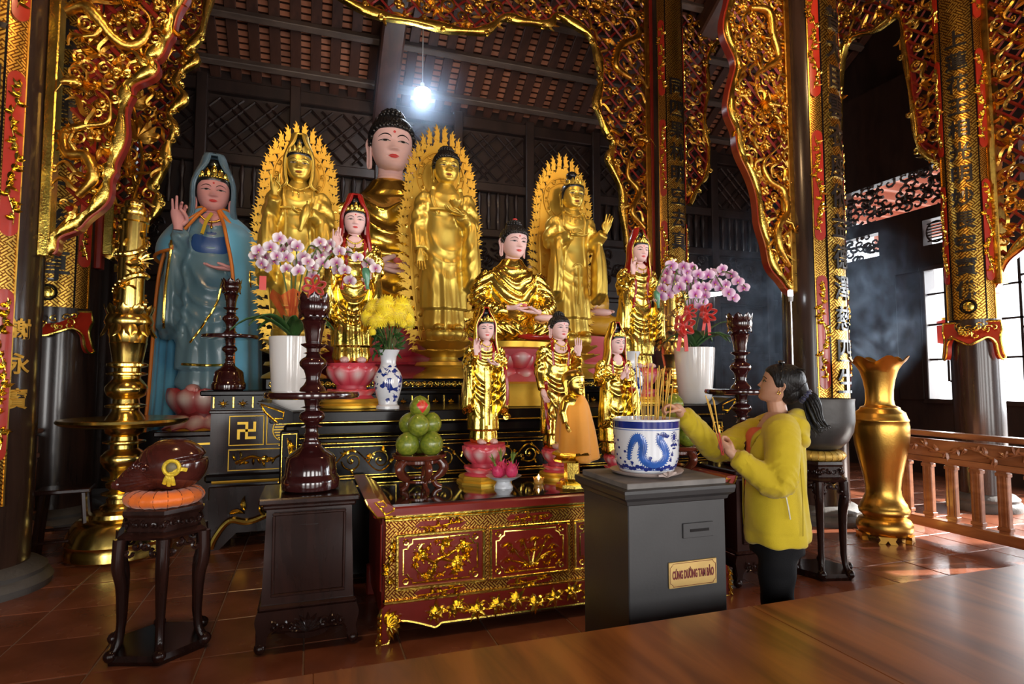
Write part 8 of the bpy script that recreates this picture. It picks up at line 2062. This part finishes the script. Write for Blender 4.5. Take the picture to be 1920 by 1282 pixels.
rings, th, z = head_base(); hm = MB().loft(rings)
for s_ in (-1, 1):                                                # natural ears
    e = MB(); ol = crom([(.0, .545), (.07, .535), (.10, .47), (.075, .39), (.03, .31), (-.01, .32), (-.02, .45)], 4, True); e.prism(ol, -.014, .014, 'x'); e.tube([(s_*.016, a, b) for a, b in ol], .016, 6, closed=True); e.sphere((0, .03, .345), (.022, .028, .035), 8, 6)
    hm.merge(e, T((s_*.375, .05, 0), rz=-s_*.4))
HM = Matrix.Translation(hpos) @ Matrix.Rotation(-math.pi/2 - .02, 4, 'Z') @ Matrix.Rotation(math.radians(tilt), 4, 'X') @ Matrix.Scale(HH, 4)
hw = MB().merge(hm, HM); TR(hw, [(.030, 0, 1.20), (.024, 0, 1.27), (.014, 0, 1.335), (.006, 0, 1.39)], [.064, .046, .043, .040])
v, f, n = remesh(hw, .0034, 3, .35); body.add(v, f)
def fused_hand(h, M, vox=.034):
    v, f, n = remesh(h, vox, 3, .4); o = MB(); o.add(v, f); body.merge(o, M)
h = hand_mb((.75, .85, .95, 1.0), .75, .03); fused_hand(h, frame(RHAND + np.array([-.008, -.012, .012]), (-.72, -.45, .40), (-.25, -.35, -1), .150))
h = mirrorx(hand_mb((1.0, 1.1, 1.15, 1.15), .95, .02)); fused_hand(h, frame(LHAND + np.array([-.010, -.004, .010]), (-.80, .10, .62), (.5, .75, .35), .150))
bo = body.build('body', SKIN, person, smooth=180, fixn=False)
def hpart(mb, name, mat, par=bo, smooth=70): return MB().merge(mb, HM).build(name, mat, par, smooth=smooth, fixn=False)
LIPW = pm('natural_lips', (.42, .12, .09), .4)
for s_ in (-1, 1):
    hpart(MB().tube(surf_curve([(s_*.06, .572), (s_*.12, .595), (s_*.2, .598), (s_*.28, .565)], .002), .011, 6), 'eyebrow', HAIRW)
    e = MB(); surf_patch(e, [(s_*.085, .486), (s_*.13, .515), (s_*.18, .518), (s_*.26, .49)], [(s_*.085, .486), (s_*.13, .466), (s_*.18, .464), (s_*.26, .49)], .006); eo = hpart(e, 'eye', EYEW)
    i = MB(); surf_patch(i, [(s_*.125, .514), (s_*.165, .518), (s_*.205, .512)], [(s_*.13, .470), (s_*.165, .464), (s_*.20, .470)], .009); hpart(i, 'iris', HAIRB, eo); hpart(MB().tube(surf_curve([(s_*.08, .488), (s_*.13, .519), (s_*.18, .522), (s_*.275, .488)], .005), .010, 5), 'lash_line', HAIRB, eo)
l = MB(); surf_patch(l, [(-.10, .222), (-.05, .240), (0, .240), (.05, .240), (.10, .222)], [(-.10, .222), (-.05, .217), (0, .218), (.05, .217), (.10, .222)], .005); surf_patch(l, [(-.095, .219), (0, .214), (.095, .219)], [(-.095, .219), (0, .184), (.095, .219)], .005); hpart(l, 'lips', LIPW)
# ---- hair: swept back cap, nape, tied tail
m = MB(); R = hair_cap(1.075); m.grid(np.concatenate([R, R[:, :1]], 1)); m.sphere((0, .12, .66), (.41, .44, .40), 28, 18); m.sphere((0, .25, .36), (.30, .27, .30), 24, 14)
m.tube([(0, .42, .55), (0, .55, .42), (0, .62, .36)], [.22, .16, .11], 14)
hv = m.verts(); rs = random.Random(2)
hr = hpart(m, 'hair', HAIRW, person)
M2 = MB(); tail = crom([(0, .58, .40), (0, .72, .32), (.02, .84, .10), (.0, .98, -.18), (.02, 1.16, -.34)], 6)
for k in range(26):
    a, r_ = rs.uniform(0, 6.28), rs.uniform(0, 1)**.5; q = np.linspace(0, 1, len(tail)); sp = .05 + .17*np.sin(np.clip(q*1.25, 0, 1)*math.pi*.72)
    P = tail + np.stack([sp*r_*np.cos(a + q*.6), sp*r_*np.sin(a + q*.6)*.6, sp*r_*np.sin(a + q)*.9], -1); P[-1] += np.array([rs.uniform(-.04, .04), rs.uniform(-.05, .08), rs.uniform(-.08, .05)])
    M2.tube(P, np.linspace(.055, .008, len(P)), 6)
stuff(hpart(M2, 'ponytail', HAIRW, hr))
M2 = MB()
for k in range(60):                                               # loose strands round the hairline and crown
    t0 = rs.uniform(-1.4, 1.4); h0 = float(hairline(np.array(t0))) ; x0 = .37*math.sin(t0); pts = []
    for q in np.linspace(0, 1, 6):
        a = q*1.9; pts.append((x0*(1 - .25*q) , -.36*math.cos(t0)*math.cos(a) + .42*math.sin(a)*.9 - .02, h0 + .30*math.sin(min(a, 1.4)) - .05*q + .015))
    M2.tube(crom(pts, 3), .010, 4)
stuff(hpart(M2, 'hair_strands', HAIRW, hr))
SCR = pm('navy_scrunchie', (.008, .010, .05), .5, 0, .3, 20, sheen=.5)
m = MB(); a = np.linspace(0, 2*math.pi, 41); m.tube(np.stack([.13*np.cos(a), .62 + .05*np.sin(a), .36 + .12*np.sin(a)], -1), .065 + .015*np.sin(a*9), 8); hpart(m, 'scrunchie', SCR, person)
m = MB(); a = np.linspace(-1.45, 1.45, 25); m.tube(np.stack([.43*np.sin(a), .02 + 0*a - .10*np.cos(a), .55 + .49*np.cos(a)], -1), .018, 6)
for s_ in (-1, 1): m.sphere((s_*.17, -.10, 1.045), (.13, .075, .05), 14, 8)
hpart(m, 'sunglasses', pm('black_glasses', (.01, .01, .01), .08, coat=.6), person)
m = MB(); a = np.linspace(0, 2*math.pi, 13); m.tube(np.stack([np.full(13, 0), .03*np.cos(a), .29 + .035*np.sin(a)], -1), .009, 5)
for s_ in (-1, 1): hpart(MB().merge(m, T((s_*.40, .03, 0))), 'earring', GOLD)
# ---- coral shirt
m = MB(); torso(m, [(.70, .0, .128, .168), (.85, -.008, .134, .170), (1.0, -.006, .130, .165), (1.1, -.004, .130, .165), (1.17, -.002, .122, .160), (1.195, .0, .112, .145), (1.205, .002, .106, .13)])
v, f, n = remesh(m, .012, 3); k = .004*np.sin(v[:, 2]*50 + v[:, 1]*20); v = v + n*k[:, None]
mb_of(v, f).build('shirt', SHIRT, person, smooth=180, fixn=False)
# ---- mustard jacket with open front
m = MB(); torso(m, [(.655, .0, .148, .188), (.70, .0, .152, .192), (.80, -.004, .152, .192), (.95, -.004, .146, .188), (1.08, -.002, .146, .188), (1.15, .006, .136, .184), (1.195, .018, .114, .158), (1.225, .032, .086, .112), (1.245, .04, .066, .085)])
TR(m, [(.01, .12, 1.18)] + RA[0:1] + RA[1:4] + [(-.39, -.225, 1.255)], [.08, .082, .078, .072, .058, .050]); TR(m, [(.03, -.12, 1.18)] + LA[0:1] + LA[1:4] + [(-.145, -.27, 1.068)], [.08, .084, .078, .072, .058, .050])
v, f, n = remesh(m, .0088, 5)
x, y, z = v.T
def arm_s(P):
    Q = crom(P, 8); D = np.linalg.norm(v[:, None, :] - Q[None], axis=2); return D.min(1), D.argmin(1)/len(Q)
d1, s1 = arm_s(RA); d2, s2 = arm_s(LA); tz = np.hypot(x/.15, y/.19)
k = np.zeros(len(v))
for d_, s_, q in ((d1, s1, 0), (d2, s2, 1)):
    w_ = sm((.10 - d_)/.03)*sm((tz - .75)/.3); bend = np.exp(-((s_ - .5)/.16)**2) + 1.1*np.exp(-((s_ - .93)/.10)**2) + .35
    k += w_*bend*.0044*(ridge(s_*19 + 3.2*np.sin(y*31 + z*23 + q) + 1.5*np.sin(x*27)) + .6*np.sin(s_*31 + x*60 + y*44))
bd = sm((1.1 - tz)/.2)
k += .0042*bd*(np.sin(z*21 + 6*np.sin(y*13 + x*9)) + .7*np.sin(x*34 + y*27 + z*12)) + .006*sm((.80 - z)/.12)*np.sin(np.arctan2(y, x)*7 + z*10)
k -= .007*np.exp(-((z - .715)/.008)**2)*bd
v = v + n*k[:, None]
ang = np.degrees(np.arctan2(-y, -x)); half = np.interp(z, [.6, 1.0, 1.12, 1.22, 1.28], [5, 10, 24, 44, 60]); cen = np.interp(z, [.6, 1.0, 1.12, 1.28], [20, 26, 34, 36])
cut = (np.abs(ang - cen) < half) & (x < .02) & (np.hypot(x, y) < .20) & (d1 > .088) & (d2 > .086)
cut |= (z > 1.222) & (np.hypot(x - .03, y) < .12)
ff = [q for q in f if not all(cut[i] for i in q)]
jk = mb_of(v, ff).build('jacket', JACK, person, smooth=180, fixn=False); sd = jk.modifiers.new('t', 'SOLIDIFY'); sd.thickness = .005; sd.offset = -1
m = MB(); P = crom([(-.100, -.092, 1.105), (-.072, -.112, 1.155), (-.015, -.122, 1.205), (.060, -.095, 1.245), (.110, 0, 1.262), (.060, .095, 1.245), (-.015, .118, 1.205), (-.07, .10, 1.155), (-.105, .07, 1.11)], 6)
m.tube(P, np.interp(np.linspace(0, 1, len(P)), [0, .2, .5, .8, 1], [.016, .028, .040, .028, .016]), 12)
m.sphere((.112, 0, 1.215), (.050, .118, .068), 20, 12); m.sphere((.128, -.02, 1.16), (.036, .10, .05), 16, 10)
v, f, n = remesh(m, .008, 4); v = v + n*(.0045*np.sin(v[:, 1]*45 + v[:, 2]*70))[:, None]
mb_of(v, f).build('hood', JACK, jk, smooth=180, fixn=False)
for P_, i0 in ((RA, 3.9), (LA, 3.9)):
    a_, b_ = np.array(P_[3]), np.array(P_[4]); d_ = (b_ - a_)/np.linalg.norm(b_ - a_); c_ = b_ - d_*.028
    MB().tube([c_ - d_*.022, c_, c_ + d_*.018, c_ + d_*.026], [.050, .051, .048, .040], 18).build('cuff', JACK, jk, smooth=60)
ZIP = pm('zip_grey', (.55, .52, .40), .3, .7)
MB().tube(crom([(.040, -.196, .93), (.052, -.194, .86), (.060, -.192, .80)], 4), .0035, 6).build('pocket_zip', ZIP, jk)
MB().tube(crom([(.105, -.155, 1.10), (.115, -.150, .90), (.112, -.150, .72)], 6), .0022, 5).build('side_seam', pm('seam_mustard', (.30, .21, .004), .9), jk)
# ---- trousers and shoes
m = MB(); torso(m, [(.60, .0, .125, .16), (.68, .0, .125, .165), (.76, .0, .12, .16), (.80, 0, .118, .155)])
for s_ in (-1, 1): TR(m, [(.005, s_*.082, .66), (-.005, s_*.085, .46), (.0, s_*.08, .28), (.01, s_*.078, .09)], [.095, .080, .066, .058])
v, f, n = remesh(m, .012, 4); v = v + n*(.003*np.sin(v[:, 2]*45 + v[:, 1]*30))[:, None]; mb_of(v, f).build('trousers', PANTS, person, smooth=180, fixn=False)
for s_ in (-1, 1):
    m = MB(); m.loft([np.stack([-.055 + w*np.cos(A), s_*.08 + d*np.sin(A), np.full(36, q)], -1) for q, w, d in ((0, .12, .045), (.015, .122, .047), (.022, .12, .045))]); m.tube(crom([(-.10, s_*.08 - .045, .02), (-.10, s_*.08, .07), (-.10, s_*.08 + .045, .02)], 5), .012, 8, flat=2.0, up=(1, 0, 0)); m.build('sandal', PANTS, person, smooth=50)
# ---- incense in both hands (held things, in world space)
WM = Matrix.Translation((WP[0], WP[1], 0)) @ Matrix.Rotation(-PH, 4, 'Z')
b0 = WM @ Vector(LHAND + np.array([-.055, -.022, .035])); rs = random.Random(5)
for a, b in ((1323, 741), (1327, 748), (1331, 757), (1336, 744), (1339, 750)):
    dtop = ray(a, b); k = (b0 - CAM).dot(Vector((math.sin(PH), math.cos(PH), 0)))/dtop.dot(Vector((math.sin(PH), math.cos(PH), 0))); top = CAM + dtop*(k + rs.uniform(-.02, .02))
    incense(b0 + Vector((rs.uniform(-.005, .005), rs.uniform(-.005, .005), -.03)), top, 'unlit incense stick with red end held in the left hand of the woman', 'incense sticks in the left hand', .42, r=.0026)
b1 = WM @ Vector(RHAND + np.array([-.085, -.075, -.005])); incense(b1 + Vector((0, 0, -.05)), b1 + Vector((.02, .01, .22)), 'incense stick between the fingers at the rim of the blue bowl', None, .15, r=.0026)
incense(b1 + Vector((.01, 0, -.05)), b1 + Vector((.06, .01, .20)), 'slanting incense stick just set by the fingers at the bowl', None, .15, r=.0026)
# ================================================================== incense smoke and the haze added for the bulb's glow (scattering volumes)
def vol_mat(name, fn):
    m = bpy.data.materials.new(name); m.use_nodes = True; nt = m.node_tree; nt.nodes.clear()
    out = nt.nodes.new('ShaderNodeOutputMaterial'); pv = nt.nodes.new('ShaderNodeVolumePrincipled')
    pv.inputs['Color'].default_value = (.60, .76, 1.0, 1); pv.inputs['Anisotropy'].default_value = .25
    nt.links.new(pv.outputs[0], out.inputs['Volume']); nt.links.new(fn(nt), pv.inputs['Density']); return m
def mth(nt, op, a, b=None, clamp=False):
    n = nt.nodes.new('ShaderNodeMath'); n.operation = op; n.use_clamp = clamp
    for i, v in enumerate((a, b)):
        if v is None: continue
        if isinstance(v, (int, float)): n.inputs[i].default_value = v
        else: nt.links.new(v, n.inputs[i])
    return n.outputs[0]
def smoke_density(nt, peak, scale, lo, thin):
    tc = nt.nodes.new('ShaderNodeTexCoord'); mp = nt.nodes.new('ShaderNodeMapping'); mp.inputs['Scale'].default_value = (scale, scale, scale*.7)
    nt.links.new(tc.outputs['Object'], mp.inputs[0])
    nz = nt.nodes.new('ShaderNodeTexNoise'); nz.inputs['Scale'].default_value = 1.0; nz.inputs['Detail'].default_value = 4; nz.inputs['Distortion'].default_value = 1.6
    nt.links.new(mp.outputs[0], nz.inputs['Vector'])
    w = mth(nt, 'POWER', mth(nt, 'MULTIPLY', mth(nt, 'SUBTRACT', nz.outputs['Fac'], lo), 1/(1 - lo), True), 1.6)
    ln = nt.nodes.new('ShaderNodeVectorMath'); ln.operation = 'LENGTH'; m2 = nt.nodes.new('ShaderNodeMapping')
    nt.links.new(tc.outputs['Generated'], m2.inputs[0]); m2.inputs['Location'].default_value = (-1, -1, -1); m2.inputs['Scale'].default_value = (2, 2, 2)
    nt.links.new(m2.outputs[0], ln.inputs[0])
    fall = mth(nt, 'POWER', mth(nt, 'SUBTRACT', 1.0, ln.outputs['Value'], True), .8)
    return mth(nt, 'MULTIPLY', mth(nt, 'ADD', mth(nt, 'MULTIPLY', w, peak), thin), fall)
def vol_box(name, label, lo, hi, mat, cat='smoke'):
    lo, hi = np.array(lo), np.array(hi); c = (lo + hi)/2
    m = MB().box((0, 0, 0), hi - lo); o = m.build(name, mat, None, smooth=0); o.location = c; tag(o, label, cat); stuff(o); return o
vol_box('incense_smoke', 'pale blue incense smoke drifting before the dark wall beside the windows', (5.0, 5.2, .8), (8.9, 9.0, 4.3), vol_mat('drifting_smoke', lambda nt: smoke_density(nt, 4.2, 2.6, .47, .018)))
vol_box('incense_smoke', 'thin incense smoke rising between the dark candlestick and the orchid pot', (2.6, 4.1, 1.2), (4.6, 5.2, 2.5), vol_mat('rising_smoke', lambda nt: smoke_density(nt, 3.0, 4.5, .46, .0)))
lp = [o for o in C.objects if o.name == 'pendant_lamp'][0].location
def haze(nt):
    tc = nt.nodes.new('ShaderNodeTexCoord'); ln = nt.nodes.new('ShaderNodeVectorMath'); ln.operation = 'LENGTH'; nt.links.new(tc.outputs['Object'], ln.inputs[0])
    return mth(nt, 'MULTIPLY', mth(nt, 'POWER', mth(nt, 'SUBTRACT', 1.0, mth(nt, 'DIVIDE', ln.outputs['Value'], .85), True), 1.5), .45)
m = MB().sphere((0, 0, 0), .85, 24, 16); o = m.build('bulb_glow_haze', vol_mat('bulb_glow_haze', haze), None, smooth=0); o.location = lp; tag(o, 'faint bluish haze ball added for the glow round the hanging bulb', 'smoke'); stuff(o)  # sphere of haze added and shaped to give the bulb its glow
